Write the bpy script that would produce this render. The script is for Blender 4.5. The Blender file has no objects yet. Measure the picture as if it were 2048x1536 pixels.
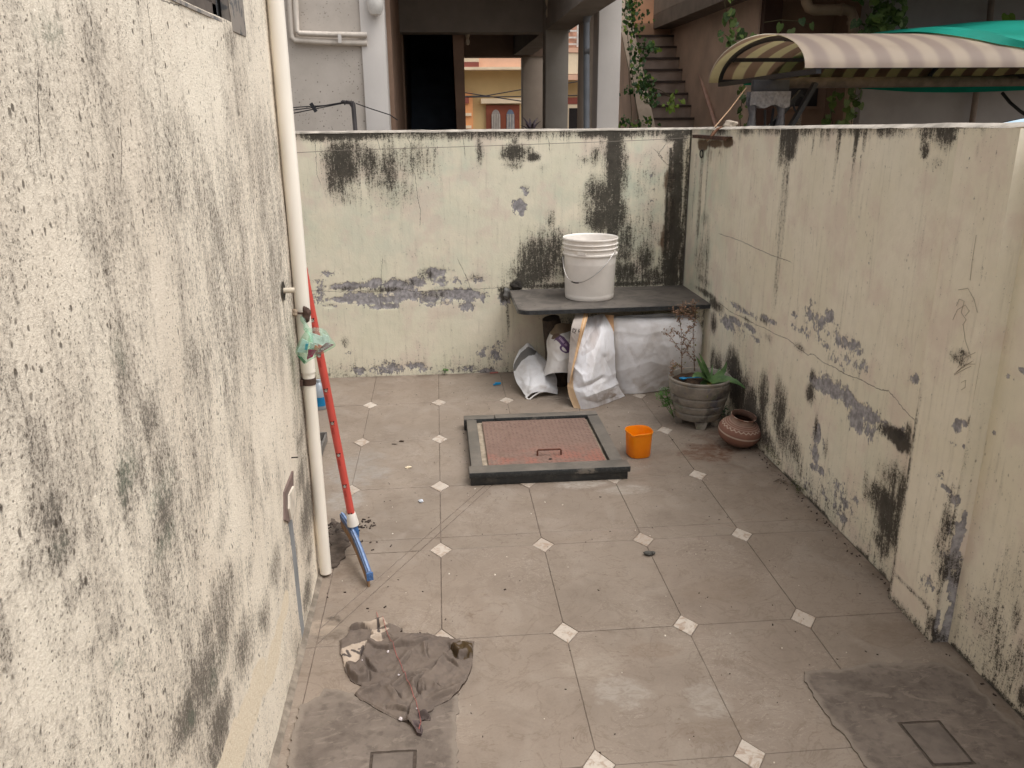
import bpy, bmesh, math, random
import numpy as np
from mathutils import Matrix, Vector

scene = bpy.context.scene
COL = scene.collection
rnd = random.Random(7)
R = math.radians

# ---------------------------------------------------------------- camera, sky, sun, exposure
cam_d = bpy.data.cameras.new('camera'); cam = bpy.data.objects.new('camera', cam_d); COL.objects.link(cam)
cam_d.sensor_width = 36.0; cam_d.lens = 28.98; cam_d.clip_start = 0.02; cam_d.clip_end = 600
_r, _u, _f = [[0.9960670525028479,-0.08825063181356302,-0.007890050874104862],[0.0346844121767178,0.3064283754838067,0.9512616055798271],[0.08153170224056759,0.9477940054056377,-0.30828413006006866]]
_m = Matrix(((_r[0], _u[0], -_f[0], 0), (_r[1], _u[1], -_f[1], 0), (_r[2], _u[2], -_f[2], 1.5), (0, 0, 0, 1)))
cam.matrix_world = _m
scene.camera = cam

SUN_EL, SUN_AZ = R(64), R(118)          # azimuth measured from +Y towards +X
world = bpy.data.worlds.new('World'); scene.world = world; world.use_nodes = True
wn = world.node_tree; wn.nodes.clear()
w_out = wn.nodes.new('ShaderNodeOutputWorld'); w_bg = wn.nodes.new('ShaderNodeBackground')
w_sky = wn.nodes.new('ShaderNodeTexSky'); w_sky.sky_type = 'NISHITA'; w_sky.sun_disc = False
w_sky.sun_elevation = SUN_EL; w_sky.sun_rotation = SUN_AZ; w_sky.dust_density = 4.0; w_sky.air_density = 1.0
w_hsv = wn.nodes.new('ShaderNodeHueSaturation'); w_hsv.inputs['Saturation'].default_value = 0.16
w_tint = wn.nodes.new('ShaderNodeMix'); w_tint.data_type = 'RGBA'; w_tint.blend_type = 'MULTIPLY'
w_tint.inputs[0].default_value = 1.0; w_tint.inputs[7].default_value = (1.0, 0.99, 0.985, 1)
wn.links.new(w_sky.outputs[0], w_hsv.inputs['Color']); wn.links.new(w_hsv.outputs[0], w_tint.inputs[6])
wn.links.new(w_tint.outputs[2], w_bg.inputs[0]); wn.links.new(w_bg.outputs[0], w_out.inputs[0])
w_bg.inputs[1].default_value = 0.15
sun_d = bpy.data.lights.new('sun', 'SUN'); sun_d.energy = 0.75; sun_d.angle = R(55); sun_d.color = (1.0, 0.975, 0.94)
sun = bpy.data.objects.new('sun', sun_d); COL.objects.link(sun)
_d = Vector((math.sin(SUN_AZ) * math.cos(SUN_EL), math.cos(SUN_AZ) * math.cos(SUN_EL), math.sin(SUN_EL)))
sun.rotation_euler = _d.to_track_quat('Z', 'Y').to_euler(); sun.location = (6, -4, 9)
vs = scene.view_settings
vs.view_transform = 'Standard'; vs.look = 'None'; vs.exposure = 0.80; vs.gamma = 1.0
try: vs.use_curve_mapping = False
except Exception: pass
scene.render.engine = 'CYCLES'
scene.cycles.max_bounces = 8; scene.cycles.diffuse_bounces = 5; scene.cycles.transparent_max_bounces = 12
scene.cycles.use_denoising = True
scene.cycles.sample_clamp_indirect = 6.0

# ---------------------------------------------------------------- object helpers
def setp(o, label=None, cat=None, group=None, kind=None):
    if label: o['label'] = label
    if cat: o['category'] = cat
    if group: o['group'] = group
    if kind: o['kind'] = kind
    return o
def thing(name, label, cat, loc=(0, 0, 0), group=None):
    o = bpy.data.objects.new(name, None); COL.objects.link(o); o.location = loc; o.empty_display_size = .05
    return setp(o, label, cat, group)
def world_loc(o):
    v = Vector((0, 0, 0))
    while o is not None: v += Vector(o.location); o = o.parent
    return v
def link(name, me, mat, parent=None, at=None):
    """at = world position of the mesh origin (None: vertices are in world space)"""
    o = bpy.data.objects.new(name, me); COL.objects.link(o)
    if mat is not None and len(me.materials) == 0: me.materials.append(mat)
    if parent is not None:
        o.parent = parent
        base = world_loc(parent)
        o.location = (Vector(at) if at is not None else Vector((0, 0, 0))) - base
    elif at is not None: o.location = at
    return o

class MB:
    def __init__(s): s.v = []; s.f = []; s.c = []
    def add(s, verts, faces, col=None):
        b = len(s.v); s.v += [tuple(p) for p in verts]; s.f += [tuple(i + b for i in f) for f in faces]
        if col is not None: s.c += [col] * len(verts)
        return s
    def box(s, x0, x1, y0, y1, z0, z1, col=None):
        return s.add([(x0,y0,z0),(x1,y0,z0),(x1,y1,z0),(x0,y1,z0),(x0,y0,z1),(x1,y0,z1),(x1,y1,z1),(x0,y1,z1)],
                     [(0,3,2,1),(4,5,6,7),(0,1,5,4),(1,2,6,5),(2,3,7,6),(3,0,4,7)], col)
    def bevbox(s, x0, x1, y0, y1, z0, z1, b=.004):
        bm = bmesh.new(); bmesh.ops.create_cube(bm, size=1)
        for v in bm.verts: v.co = Vector(((x0+x1)/2+v.co.x*(x1-x0), (y0+y1)/2+v.co.y*(y1-y0), (z0+z1)/2+v.co.z*(z1-z0)))
        bmesh.ops.bevel(bm, geom=bm.edges[:], offset=b, segments=2, affect='EDGES', profile=.5)
        bm.verts.index_update()
        s.add([v.co[:] for v in bm.verts], [[v.index for v in f.verts] for f in bm.faces]); bm.free(); return s
    def obox(s, p, ax, ay, az, col=None):
        """oriented box: corner-centred at p with half-axis vectors"""
        p, ax, ay, az = Vector(p), Vector(ax), Vector(ay), Vector(az)
        vs_ = [p+sx*ax+sy*ay+sz*az for sz in (-1,1) for sx, sy in ((-1,-1),(1,-1),(1,1),(-1,1))]
        return s.add(vs_, [(0,3,2,1),(4,5,6,7),(0,1,5,4),(1,2,6,5),(2,3,7,6),(3,0,4,7)], col)
    def tube(s, pts, r, n=10, cap=True, col=None):
        pts = [Vector(p) for p in pts]; rs = r if isinstance(r, (list, tuple)) else [r]*len(pts)
        vs_, fs = [], []
        up = None
        for i, p in enumerate(pts):
            t = (pts[min(i+1, len(pts)-1)] - pts[max(i-1, 0)]).normalized()
            if up is None:
                up = Vector((0,0,1)) if abs(t.z) < .9 else Vector((1,0,0))
            a = (up - t*up.dot(t)).normalized(); up = a; b = t.cross(a)
            for k in range(n):
                w = 2*math.pi*k/n
                vs_.append(p + (a*math.cos(w) + b*math.sin(w))*rs[i])
        for i in range(len(pts)-1):
            for k in range(n):
                fs.append((i*n+k, i*n+(k+1)%n, (i+1)*n+(k+1)%n, (i+1)*n+k))
        if cap:
            fs.append(tuple(range(n-1, -1, -1))); fs.append(tuple((len(pts)-1)*n+k for k in range(n)))
        return s.add(vs_, fs, col)
    def bar(s, a, b, w, h=None, col=None):
        a, b = Vector(a), Vector(b); t = (b-a); L = t.length; t.normalize()
        up = Vector((0,0,1)) if abs(t.z) < .95 else Vector((1,0,0))
        sd = t.cross(up).normalized(); u = sd.cross(t)
        return s.obox((a+b)/2, t*L/2, sd*w/2, u*(h or w)/2, col)
    def lathe(s, prof, c=(0,0,0), n=48, squ=0, close=False):
        """prof: list of (r,z); squ>0 rounds the section towards a square"""
        vs_, fs = [], []
        for r_, z in prof:
            for k in range(n):
                w = 2*math.pi*k/n; q = 1.0
                if squ:
                    e = squ; q = 1/((abs(math.cos(w))**e + abs(math.sin(w))**e)**(1/e))
                vs_.append((c[0]+r_*q*math.cos(w), c[1]+r_*q*math.sin(w), c[2]+z))
        for i in range(len(prof)-1):
            for k in range(n):
                fs.append((i*n+k, i*n+(k+1)%n, (i+1)*n+(k+1)%n, (i+1)*n+k))
        return s.add(vs_, fs)
    def grid(s, P, flip=False):
        """P: (m,n,3) array"""
        m, n = P.shape[:2]; b = [tuple(p) for p in P.reshape(-1, 3)]
        fs = []
        for i in range(m-1):
            for j in range(n-1):
                q = (i*n+j, i*n+j+1, (i+1)*n+j+1, (i+1)*n+j)
                fs.append(q[::-1] if flip else q)
        return s.add(b, fs)
    def prism(s, poly, z0, z1, bev=0):
        n = len(poly)
        if bev:
            q = inset(poly, bev)
            if len(q) == n:
                vs_ = [(x,y,z0) for x,y in poly]+[(x,y,z1-bev) for x,y in poly]+[(x,y,z1) for x,y in q]
                fs = [tuple(range(2*n, 3*n))]
                for k in range(n):
                    j = (k+1)%n; fs += [(k,j,n+j,n+k),(n+k,n+j,2*n+j,2*n+k)]
                return s.add(vs_, fs)
        vs_ = [(x,y,z0) for x,y in poly]+[(x,y,z1) for x,y in poly]
        fs = [tuple(range(n,2*n)), tuple(range(n-1,-1,-1))]+[(k,(k+1)%n,n+(k+1)%n,n+k) for k in range(n)]
        return s.add(vs_, fs)
    def mesh(s, name, smooth=True, off=None, angle=40):
        me = bpy.data.meshes.new(name)
        v = s.v if off is None else [(p[0]-off[0], p[1]-off[1], p[2]-off[2]) for p in s.v]
        me.from_pydata(v, [], s.f); me.update()
        if s.c and len(s.c) == len(s.v):
            a = me.attributes.new('stain', 'FLOAT_COLOR', 'POINT')
            a.data.foreach_set('color', np.array([c if len(c) == 4 else (*c, 1) for c in s.c], dtype=np.float32).ravel())
        if smooth:
            me.polygons.foreach_set('use_smooth', [True]*len(me.polygons))
            try: me.set_sharp_from_angle(angle=R(angle))
            except Exception: pass
        return me
    def build(s, name, mat, parent=None, smooth=True, angle=40):
        off = world_loc(parent) if parent is not None else None
        o = bpy.data.objects.new(name, s.mesh(name, smooth, off, angle)); COL.objects.link(o)
        if mat is not None: o.data.materials.append(mat)
        if parent is not None: o.parent = parent
        return o

# ---------------------------------------------------------------- polygons
def clip(poly, a, b, c):
    """keep a*x+b*y<=c"""
    out = []
    for i in range(len(poly)):
        p, q = poly[i], poly[(i+1) % len(poly)]
        dp, dq = a*p[0]+b*p[1]-c, a*q[0]+b*q[1]-c
        if dp <= 0: out.append(p)
        if (dp < 0 < dq) or (dq < 0 < dp):
            t = dp/(dp-dq); out.append((p[0]+t*(q[0]-p[0]), p[1]+t*(q[1]-p[1])))
    return out
def area(p): return sum(p[i][0]*p[(i+1)%len(p)][1]-p[(i+1)%len(p)][0]*p[i][1] for i in range(len(p)))/2
def inset(poly, d):
    out = list(poly)
    if area(poly) < 0: poly = poly[::-1]; out = list(poly)
    for i in range(len(poly)):
        p, q = poly[i], poly[(i+1) % len(poly)]
        dx, dy = q[0]-p[0], q[1]-p[1]; L = math.hypot(dx, dy)
        if L < 1e-6: continue
        a, b = dy/L, -dx/L
        out = clip(out, a, b, a*p[0]+b*p[1]-d)
        if len(out) < 3: return []
    o2 = []
    for p in out:
        if not o2 or math.hypot(p[0]-o2[-1][0], p[1]-o2[-1][1]) > 1e-4: o2.append(p)
    return o2

# ---------------------------------------------------------------- numpy noise and painted stain masks
def vnoise(u, v, seed):
    tab = np.random.RandomState(seed).rand(256, 256)
    iu, iv = np.floor(u).astype(int), np.floor(v).astype(int); fu, fv = u-iu, v-iv
    fu = fu*fu*(3-2*fu); fv = fv*fv*(3-2*fv)
    a = tab[iu % 256, iv % 256]; b = tab[(iu+1) % 256, iv % 256]; c = tab[iu % 256, (iv+1) % 256]; d = tab[(iu+1) % 256, (iv+1) % 256]
    return (a*(1-fu)+b*fu)*(1-fv)+(c*(1-fu)+d*fu)*fv
def fbm(u, v, seed, oct=4, gain=.5):
    s, a, t = 0, 1, 0
    for k in range(oct):
        s = s+a*vnoise(u*2**k+k*17.3, v*2**k+k*9.1, seed+k); t += a; a *= gain
    return s/t
def sstep(a, b, x):
    t = np.clip((x-a)/(b-a), 0, 1); return t*t*(3-2*t)
def ells(U, V, items, warp=.5, seed=3, sc=9.0, old=None):
    f = np.zeros_like(U) if old is None else old
    w1 = (fbm(U*sc, V*sc*.6, seed, 4)-.5)*2*warp
    for cu, cv, ru, rv, s in items:
        d = np.sqrt(((U-cu)/max(ru, 1e-3))**2+((V-cv)/max(rv, 1e-3))**2)+w1
        m = s*sstep(1.55, .1, d)
        f = np.maximum(f, m) if s > 0 else f+m
    return f
def streaks(U, V, items, seed=5, old=None):
    f = np.zeros_like(U) if old is None else old
    wob = (fbm(U*6, V*3, seed, 3)-.5)*.02
    for u, v0, v1, w, s0, s1 in items:
        d = np.abs(U+wob-u)/w
        t = np.clip((v0-V)/max(v0-v1, 1e-3), -.2, 1.25)
        a = np.where(V > v0+.01, 0, s0+(s1-s0)*np.clip(t, 0, 1))*sstep(1.25, .9, t)
        f = np.maximum(f, a*sstep(1.3, .4, d))
    return f
def cracks(U, V, lines, reach=.03):
    """signed distance to the nearest crack polyline, plus 0/1 presence"""
    best = np.full_like(U, 1e3); sd = np.ones_like(U)
    for pl in lines:
        for (x0, y0), (x1, y1) in zip(pl[:-1], pl[1:]):
            dx, dy = x1-x0, y1-y0; L = math.hypot(dx, dy)
            t = np.clip(((U-x0)*dx+(V-y0)*dy)/L**2, 0, 1)
            d = np.hypot(U-x0-t*dx, V-y0-t*dy)
            side = np.sign((U-x0)*dy-(V-y0)*dx)
            k = d < best; best = np.where(k, d, best); sd = np.where(k, d*np.where(side == 0, 1, side), sd)
    return sd, (best < reach).astype(float)
def wall_panel(name, o, du, dv, us, vs_, mat, parent, masks=None, bulge=.0015, seed=1, hole=None, nrm=None, crack=None, peel_depth=.002):
    """dense sheet: point = o + u*du + v*dv, outward normal nrm; masks: RGBA arrays"""
    U, V = np.meshgrid(us, vs_, indexing='ij')
    off = (fbm(U*5, V*5, seed+40, 4)-.5)*2*bulge
    if masks is not None: off = off-peel_depth*sstep(.35, .6, masks[1])
    n = np.array(nrm)
    P = np.array(o)[None, None]+U[..., None]*np.array(du)+V[..., None]*np.array(dv)+off[..., None]*n
    m, k = U.shape
    idx = np.arange(m*k).reshape(m, k)
    q = np.stack([idx[:-1, :-1], idx[1:, :-1], idx[1:, 1:], idx[:-1, 1:]], -1)
    if np.dot(np.cross(du, dv), n) < 0: q = q[..., ::-1]
    q = q.reshape(-1, 4)
    if hole is not None:
        uc = (U[:-1, :-1]+U[1:, 1:]).reshape(-1)/2; vc = (V[:-1, :-1]+V[1:, 1:]).reshape(-1)/2
        q = q[~((uc > hole[0]) & (uc < hole[1]) & (vc > hole[2]) & (vc < hole[3]))]
    off0 = np.array(world_loc(parent)) if parent is not None else np.zeros(3)
    me = bpy.data.meshes.new(name)
    me.vertices.add(m*k); me.vertices.foreach_set('co', (P-off0).reshape(-1))
    nf = len(q); me.loops.add(nf*4); me.polygons.add(nf)
    me.loops.foreach_set('vertex_index', q.reshape(-1).astype(np.int32))
    me.polygons.foreach_set('loop_start', np.arange(0, nf*4, 4, dtype=np.int32))
    me.polygons.foreach_set('use_smooth', np.ones(nf, dtype=bool))
    me.update(calc_edges=True)
    if masks is not None:
        a = me.attributes.new('stain', 'FLOAT_COLOR', 'POINT'); a.data.foreach_set('color', np.stack(masks, -1).astype(np.float32).ravel())
    sd, pres = crack if crack is not None else (np.ones_like(U), np.zeros_like(U))
    a = me.attributes.new('crack', 'FLOAT_VECTOR', 'POINT'); a.data.foreach_set('vector', np.stack([sd, pres, np.zeros_like(sd)], -1).astype(np.float32).ravel())
    return link(name, me, mat) if parent is None else _child(name, me, mat, parent)
def _child(name, me, mat, parent):
    o = bpy.data.objects.new(name, me); COL.objects.link(o); me.materials.append(mat); o.parent = parent; return o

# ---------------------------------------------------------------- materials
def lin(r, g, b):
    f = lambda c: (c/255/12.92) if c <= 10 else ((c/255+.055)/1.055)**2.4
    return (f(r), f(g), f(b), 1)
class NT:
    def __init__(s, name):
        s.m = bpy.data.materials.new(name); s.m.use_nodes = True; s.t = s.m.node_tree
        s.t.nodes.clear(); s.out = s.t.nodes.new('ShaderNodeOutputMaterial')
        s.b = s.t.nodes.new('ShaderNodeBsdfPrincipled'); s.t.links.new(s.b.outputs[0], s.out.inputs[0])
        s.geo = s.t.nodes.new('ShaderNodeNewGeometry'); s.pos = s.geo.outputs['Position']
    def put(s, sock, v):
        if hasattr(v, 'is_linked') or isinstance(v, bpy.types.NodeSocket): s.t.links.new(v, sock)
        elif isinstance(v, (tuple, list)) and len(v) == 3 and sock.type == 'RGBA': sock.default_value = (*v, 1)
        else: sock.default_value = v
    def m2(s, op, a, b=0.0, c=None, clamp=False):
        n = s.t.nodes.new('ShaderNodeMath'); n.operation = op; n.use_clamp = clamp
        s.put(n.inputs[0], a); s.put(n.inputs[1], b)
        if c is not None: s.put(n.inputs[2], c)
        return n.outputs[0]
    def add(s, a, b): return s.m2('ADD', a, b)
    def sub(s, a, b): return s.m2('SUBTRACT', a, b)
    def mul(s, a, b): return s.m2('MULTIPLY', a, b)
    def vmul(s, v, k):
        n = s.t.nodes.new('ShaderNodeVectorMath'); n.operation = 'MULTIPLY'; s.put(n.inputs[0], v); n.inputs[1].default_value = k; return n.outputs[0]
    def vadd(s, v, k):
        n = s.t.nodes.new('ShaderNodeVectorMath'); n.operation = 'ADD'; s.put(n.inputs[0], v); s.put(n.inputs[1], k); return n.outputs[0]
    def noise(s, scale, detail=4, rough=.55, k=None, vec=None, dist=0, col=False):
        n = s.t.nodes.new('ShaderNodeTexNoise'); v = vec if vec is not None else s.pos
        if k: v = s.vmul(v, k)
        s.t.links.new(v, n.inputs['Vector']); n.inputs['Scale'].default_value = scale; n.inputs['Detail'].default_value = detail
        n.inputs['Roughness'].default_value = rough; n.inputs['Distortion'].default_value = dist
        return n.outputs['Color' if col else 'Fac']
    def voro(s, scale, k=None, feature='F1', rand=1.0, vec=None, out='Distance'):
        n = s.t.nodes.new('ShaderNodeTexVoronoi'); n.feature = feature; v = vec if vec is not None else s.pos
        if k: v = s.vmul(v, k)
        s.t.links.new(v, n.inputs['Vector']); n.inputs['Scale'].default_value = scale; n.inputs['Randomness'].default_value = rand
        return n.outputs[out]
    def ramp(s, f, a, b, lo=0.0, hi=1.0):
        n = s.t.nodes.new('ShaderNodeMapRange'); n.interpolation_type = 'SMOOTHSTEP'; s.put(n.inputs[0], f)
        n.inputs[1].default_value = a; n.inputs[2].default_value = b; n.inputs[3].default_value = lo; n.inputs[4].default_value = hi
        return n.outputs[0]
    def mix(s, f, a, b, mode='MIX'):
        n = s.t.nodes.new('ShaderNodeMix'); n.data_type = 'RGBA'; n.blend_type = mode
        s.put(n.inputs[0], f); s.put(n.inputs[6], a); s.put(n.inputs[7], b); return n.outputs[2]
    def attr(s, name):
        n = s.t.nodes.new('ShaderNodeAttribute'); n.attribute_name = name; return n
    def sep(s, v, rgb=False):
        n = s.t.nodes.new('ShaderNodeSeparateColor' if rgb else 'ShaderNodeSeparateXYZ'); s.t.links.new(v, n.inputs[0]); return n.outputs
    def bump(s, h, strength=.4, dist=.01, prev=None):
        n = s.t.nodes.new('ShaderNodeBump'); s.put(n.inputs['Height'], h); n.inputs['Strength'].default_value = strength; n.inputs['Distance'].default_value = dist
        if prev is not None: s.t.links.new(prev, n.inputs['Normal'])
        return n.outputs[0]
    def objrand(s):
        n = s.t.nodes.new('ShaderNodeObjectInfo'); return n.outputs['Random']
    def fin(s, col, rough=.8, normal=None, spec=.35, **kw):
        s.put(s.b.inputs['Base Color'], col); s.put(s.b.inputs['Roughness'], rough); s.b.inputs['Specular IOR Level'].default_value = spec
        if normal is not None: s.t.links.new(normal, s.b.inputs['Normal'])
        for k, v in kw.items(): s.put(s.b.inputs[k.replace('_', ' ')], v)
        return s.m
def simple(name, rgb, rough=.7, var=.18, scale=12, dirt=0.0, dirtcol=(70, 60, 50), bs=.15, bscale=60, spec=.35, k=None, metal=0, rand=0.0, **kw):
    """flat colour broken up by noise, with optional dirt blotches and fine relief"""
    t = NT(name); c = lin(*rgb)
    lo = tuple(x*(1-var) for x in c[:3]); hi = tuple(min(1, x*(1+var)) for x in c[:3])
    col = t.mix(t.ramp(t.noise(scale, 5, k=k), .3, .7), lo, hi)
    if rand:
        col = t.mix(rand, col, t.mix(t.objrand(), tuple(x*.6 for x in c[:3]), tuple(min(1, x*1.45) for x in c[:3])))
    if dirt:
        d = t.mul(t.ramp(t.noise(scale*.45, 6, .65, k=k), .48, .72), dirt)
        col = t.mix(d, col, lin(*dirtcol))
    nb = t.bump(t.noise(bscale, 4, k=k), bs, .004) if bs else None
    return t.fin(col, rough, nb, spec, Metallic=float(metal), **kw)
def vcol(name, rough=.7, spec=.35, bs=.2, bscale=70, dirt=.25, dirtcol=(80, 68, 55), dscale=14, bd=.004, **kw):
    """colour from the mesh's own print (attribute stain) with dirt on top"""
    t = NT(name); a = t.attr('stain').outputs['Color']
    col = t.mix(t.mul(t.ramp(t.noise(dscale, 6, .65), .45, .75), dirt), a, lin(*dirtcol))
    return t.fin(col, rough, t.bump(t.noise(bscale, 4), bs, bd), spec, **kw)

def plaster(name, c1, c2, sc=1.0, moldcol=(46, 43, 38), peelcol=(178, 174, 175), rough_amt=.45, grime=.30):
    """old painted plaster: R mildew, G flaked-off paint, B rust run, A faint algae tint (from the painted masks) + cracks"""
    t = NT(name); a = t.attr('stain'); rgb = t.sep(a.outputs['Color'], True); al = a.outputs['Alpha']
    fine = t.noise(95, 4, .65); mid = t.noise(22, 6, .62); big = t.noise(3.2, 5, .6)
    str_ = t.noise(1, 6, .65, k=(48, 48, 4.0)); str2 = t.noise(1, 5, .6, k=(150, 150, 14))
    col = t.mix(t.ramp(big, .3, .7), lin(*c1), lin(*c2))
    grain = t.noise(240, 3, .7)
    col = t.mix(t.mul(t.ramp(mid, .35, .75), .25), col, tuple(x*.82 for x in lin(*c2)[:3]))
    col = t.mix(t.mul(t.ramp(str_, .5, .78), grime), col, lin(150, 140, 124))
    col = t.mix(t.mul(al, t.mul(t.ramp(t.noise(7, 5), .35, .65), .8)), col, lin(192, 200, 182))
    col = t.mix(t.mul(t.ramp(t.noise(5.3, 5, .6, vec=t.vadd(t.pos, (7.0, 3.0, 5.0))), .48, .66), .55), col, lin(214, 196, 182))
    specks = t.mul(t.ramp(t.voro(52, k=(1, 1, .6)), .2, .08), t.ramp(t.noise(5, 4), .56, .7))
    col = t.mix(t.mul(specks, .55), col, lin(92, 82, 68))
    # rust
    rf = t.add(t.mul(rgb[2], 1.3), t.add(t.mul(t.sub(str2, .5), .8), t.mul(t.sub(mid, .5), .7)))
    rf = t.ramp(rf, .35, .8)
    col = t.mix(t.mul(rf, .9), col, t.mix(t.ramp(fine, .3, .7), lin(62, 36, 18), lin(98, 68, 42)))
    # peel
    m45 = t.noise(46, 5, .7, k=(1, 1, .7))
    pf = t.add(t.mul(rgb[1], 1.05), t.add(t.mul(t.sub(mid, .5), 1.1), t.add(t.mul(t.sub(m45, .5), 1.7), t.mul(t.sub(fine, .5), .8))))
    pf_s = t.ramp(pf, .46, .53); edge = t.mul(t.ramp(pf, .39, .46), t.ramp(pf, .57, .50))
    pc = t.mix(t.ramp(t.noise(40, 5, .65), .35, .7), tuple(x*.5 for x in lin(*peelcol)[:3]), lin(*peelcol))
    col = t.mix(pf_s, col, pc); col = t.mix(t.mul(edge, .3), col, lin(96, 88, 80))
    # mildew
    mf = t.add(t.mul(rgb[0], 1.0), t.add(t.mul(t.sub(str_, .5), .9), t.add(t.mul(t.sub(fine, .5), 1.2), t.add(t.mul(t.sub(str2, .5), .9), t.add(t.mul(t.sub(grain, .5), 1.5), t.mul(t.sub(m45, .5), .8))))))
    mfs = t.ramp(mf, .30, .74)
    col = t.mix(t.mul(t.ramp(t.add(rgb[0], t.mul(t.sub(str_, .5), .4)), .06, .75), .58), col, lin(124, 115, 103))
    col = t.mix(t.mul(mfs, .92), col, t.mix(t.ramp(mid, .35, .65), lin(*moldcol), tuple(x*1.9 for x in lin(*moldcol)[:3])))
    # cracks
    cv = t.sep(t.attr('crack').outputs['Vector']); dsd = t.m2('ABSOLUTE', t.add(cv[0], t.mul(t.sub(t.noise(60, 5, .7), .5), .016)))
    wv = t.add(.0005, t.mul(t.noise(9, 3), .0016))
    cf = t.mul(t.m2('LESS_THAN', dsd, wv), cv[1])
    col = t.mix(t.mul(cf, .75), col, lin(52, 46, 40))
    h = t.add(t.mul(fine, .35), t.add(t.mul(mid, .5), t.add(t.mul(pf_s, -1.0), t.mul(cf, -1.2))))
    return t.fin(col, .88, t.bump(h, rough_amt, .006), .25)

# ================================================================ SETTING
LW, RW, BW = -0.455, 1.47, 4.855        # left house face, right wall face, back wall face
WT = 1.425                               # top of the compound walls
M_cream = plaster('cream_plaster', (231, 222, 201), (222, 217, 194))
M_cream_r = plaster('cream_plaster_right', (232, 223, 204), (224, 215, 193), moldcol=(48, 44, 40))
M_coping = simple('coping_plaster', (164, 156, 145), .9, .25, 14, .55, (90, 84, 76), .5, 40)
M_dark_joint = simple('joint_mortar', (112, 100, 90), .95, .3, 40)

ground = MB().add([(-60,-40,-.35),(60,-40,-.35),(60,120,-.35),(-60,120,-.35)], [(0,1,2,3)]).build('ground', simple('ground_earth', (120, 110, 98), .95, .3, 3), smooth=False)
setp(ground, kind='structure')

# ---- stone floor: rectangular slabs with clipped corners, little marble inlays at the crossings
SX, SY, X0, Y0 = 0.3760, 0.5464, -0.0347, 1.5940
def floor_mat(name, c1, c2, marble=False):
    t = NT(name)
    if marble:
        v = t.ramp(t.noise(24, 8, .72, dist=1.6), .46, .62); r = t.objrand()
        col = t.mix(t.mul(v, .8), t.mix(r, lin(*c1), lin(*c2)), lin(154, 132, 114))
        col = t.mix(t.mul(t.ramp(t.noise(90, 5), .5, .75), .35), col, lin(140, 126, 108))
        return t.fin(col, .55, t.bump(t.noise(80, 4), .15, .002), .4)
    r = t.objrand()
    big = t.noise(2.4, 6, .6); mid = t.noise(13, 7, .66, dist=.8); fine = t.noise(150, 4, .6)
    col = t.mix(t.ramp(big, .32, .68), lin(*c1), lin(*c2))
    col = t.mix(t.mul(r, .35), col, lin(136, 121, 108))
    # dust wiped about with a wet broom: pale films, brown drag marks
    film = t.ramp(t.add(t.noise(4.5, 7, .68, k=(1, .8, 1), dist=1.5), t.mul(t.sub(fine, .5), .12)), .5, .62)
    col = t.mix(t.mul(film, .4), col, lin(148, 137, 125))
    drag = t.mul(t.ramp(t.noise(13, 9, .74, k=(1, 2.2, 1), dist=2.6), .575, .63), t.ramp(t.noise(2.1, 3), .36, .58))
    col = t.mix(t.mul(drag, .55), col, lin(104, 86, 72))
    scr = t.ramp(t.m2('ABSOLUTE', t.sub(t.noise(11, 7, .66, k=(1, 1.6, 1), dist=2.0), .5)), .012, .0); col = t.mix(t.mul(scr, t.mul(t.ramp(t.noise(3, 3, vec=t.vadd(t.pos, (4.0, 2.0, 1.0))), .48, .6), .55)), col, lin(178, 166, 154))
    vein = t.ramp(t.m2('ABSOLUTE', t.sub(t.noise(5, 6, .6, dist=1.4), .5)), .018, .0)
    col = t.mix(t.mul(vein, .3), col, lin(100, 84, 68))
    spots = t.mul(t.ramp(t.voro(26), .13, .06), t.ramp(t.noise(3.7, 3), .55, .66))
    col = t.mix(t.mul(spots, .45), col, lin(88, 74, 62))
    col = t.mix(t.mul(t.ramp(fine, .35, .8), .16), col, lin(96, 82, 68))
    col = t.mix(t.mul(t.ramp(t.noise(6.5, 8, .7, dist=.6), .46, .70), .38), col, lin(112, 98, 86)); col = t.mix(t.mul(t.ramp(t.noise(34, 6, .7), .52, .72), .28), col, lin(108, 94, 82))
    # stains with places of their own
    xyz = t.sep(t.pos); wob = t.mul(t.sub(t.noise(7, 6, .68), .5), 1.6); wob2 = t.mul(t.sub(t.noise(24, 5, .7), .5), 1.0)
    brk = t.add(.25, t.mul(t.ramp(t.noise(21, 8, .74, k=(1, 1.7, 1), dist=1.2), .40, .60), .75))
    def blob(cx, cy, rx, ry):
        dx = t.mul(t.sub(xyz[0], cx), 1/rx); dy = t.mul(t.sub(xyz[1], cy), 1/ry)
        d = t.m2('SQRT', t.add(t.mul(dx, dx), t.mul(dy, dy)))
        return t.mul(t.ramp(t.add(t.add(d, wob), wob2), 1.1, .65), brk)
    for cx, cy, rx, ry, s, c in FLOOR_STAINS:
        col = t.mix(t.mul(blob(cx, cy, rx, ry), s), col, lin(*c))
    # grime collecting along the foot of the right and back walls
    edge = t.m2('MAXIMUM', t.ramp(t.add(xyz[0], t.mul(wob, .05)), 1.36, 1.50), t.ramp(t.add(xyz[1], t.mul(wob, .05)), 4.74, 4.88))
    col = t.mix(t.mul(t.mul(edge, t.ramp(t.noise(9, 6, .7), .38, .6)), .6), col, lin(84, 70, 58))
    rough = t.ramp(film, 0, 1, .52, .8)
    return t.fin(col, rough, t.bump(t.add(t.mul(mid, .6), t.mul(fine, .25)), .22, .003), .32)
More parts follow.
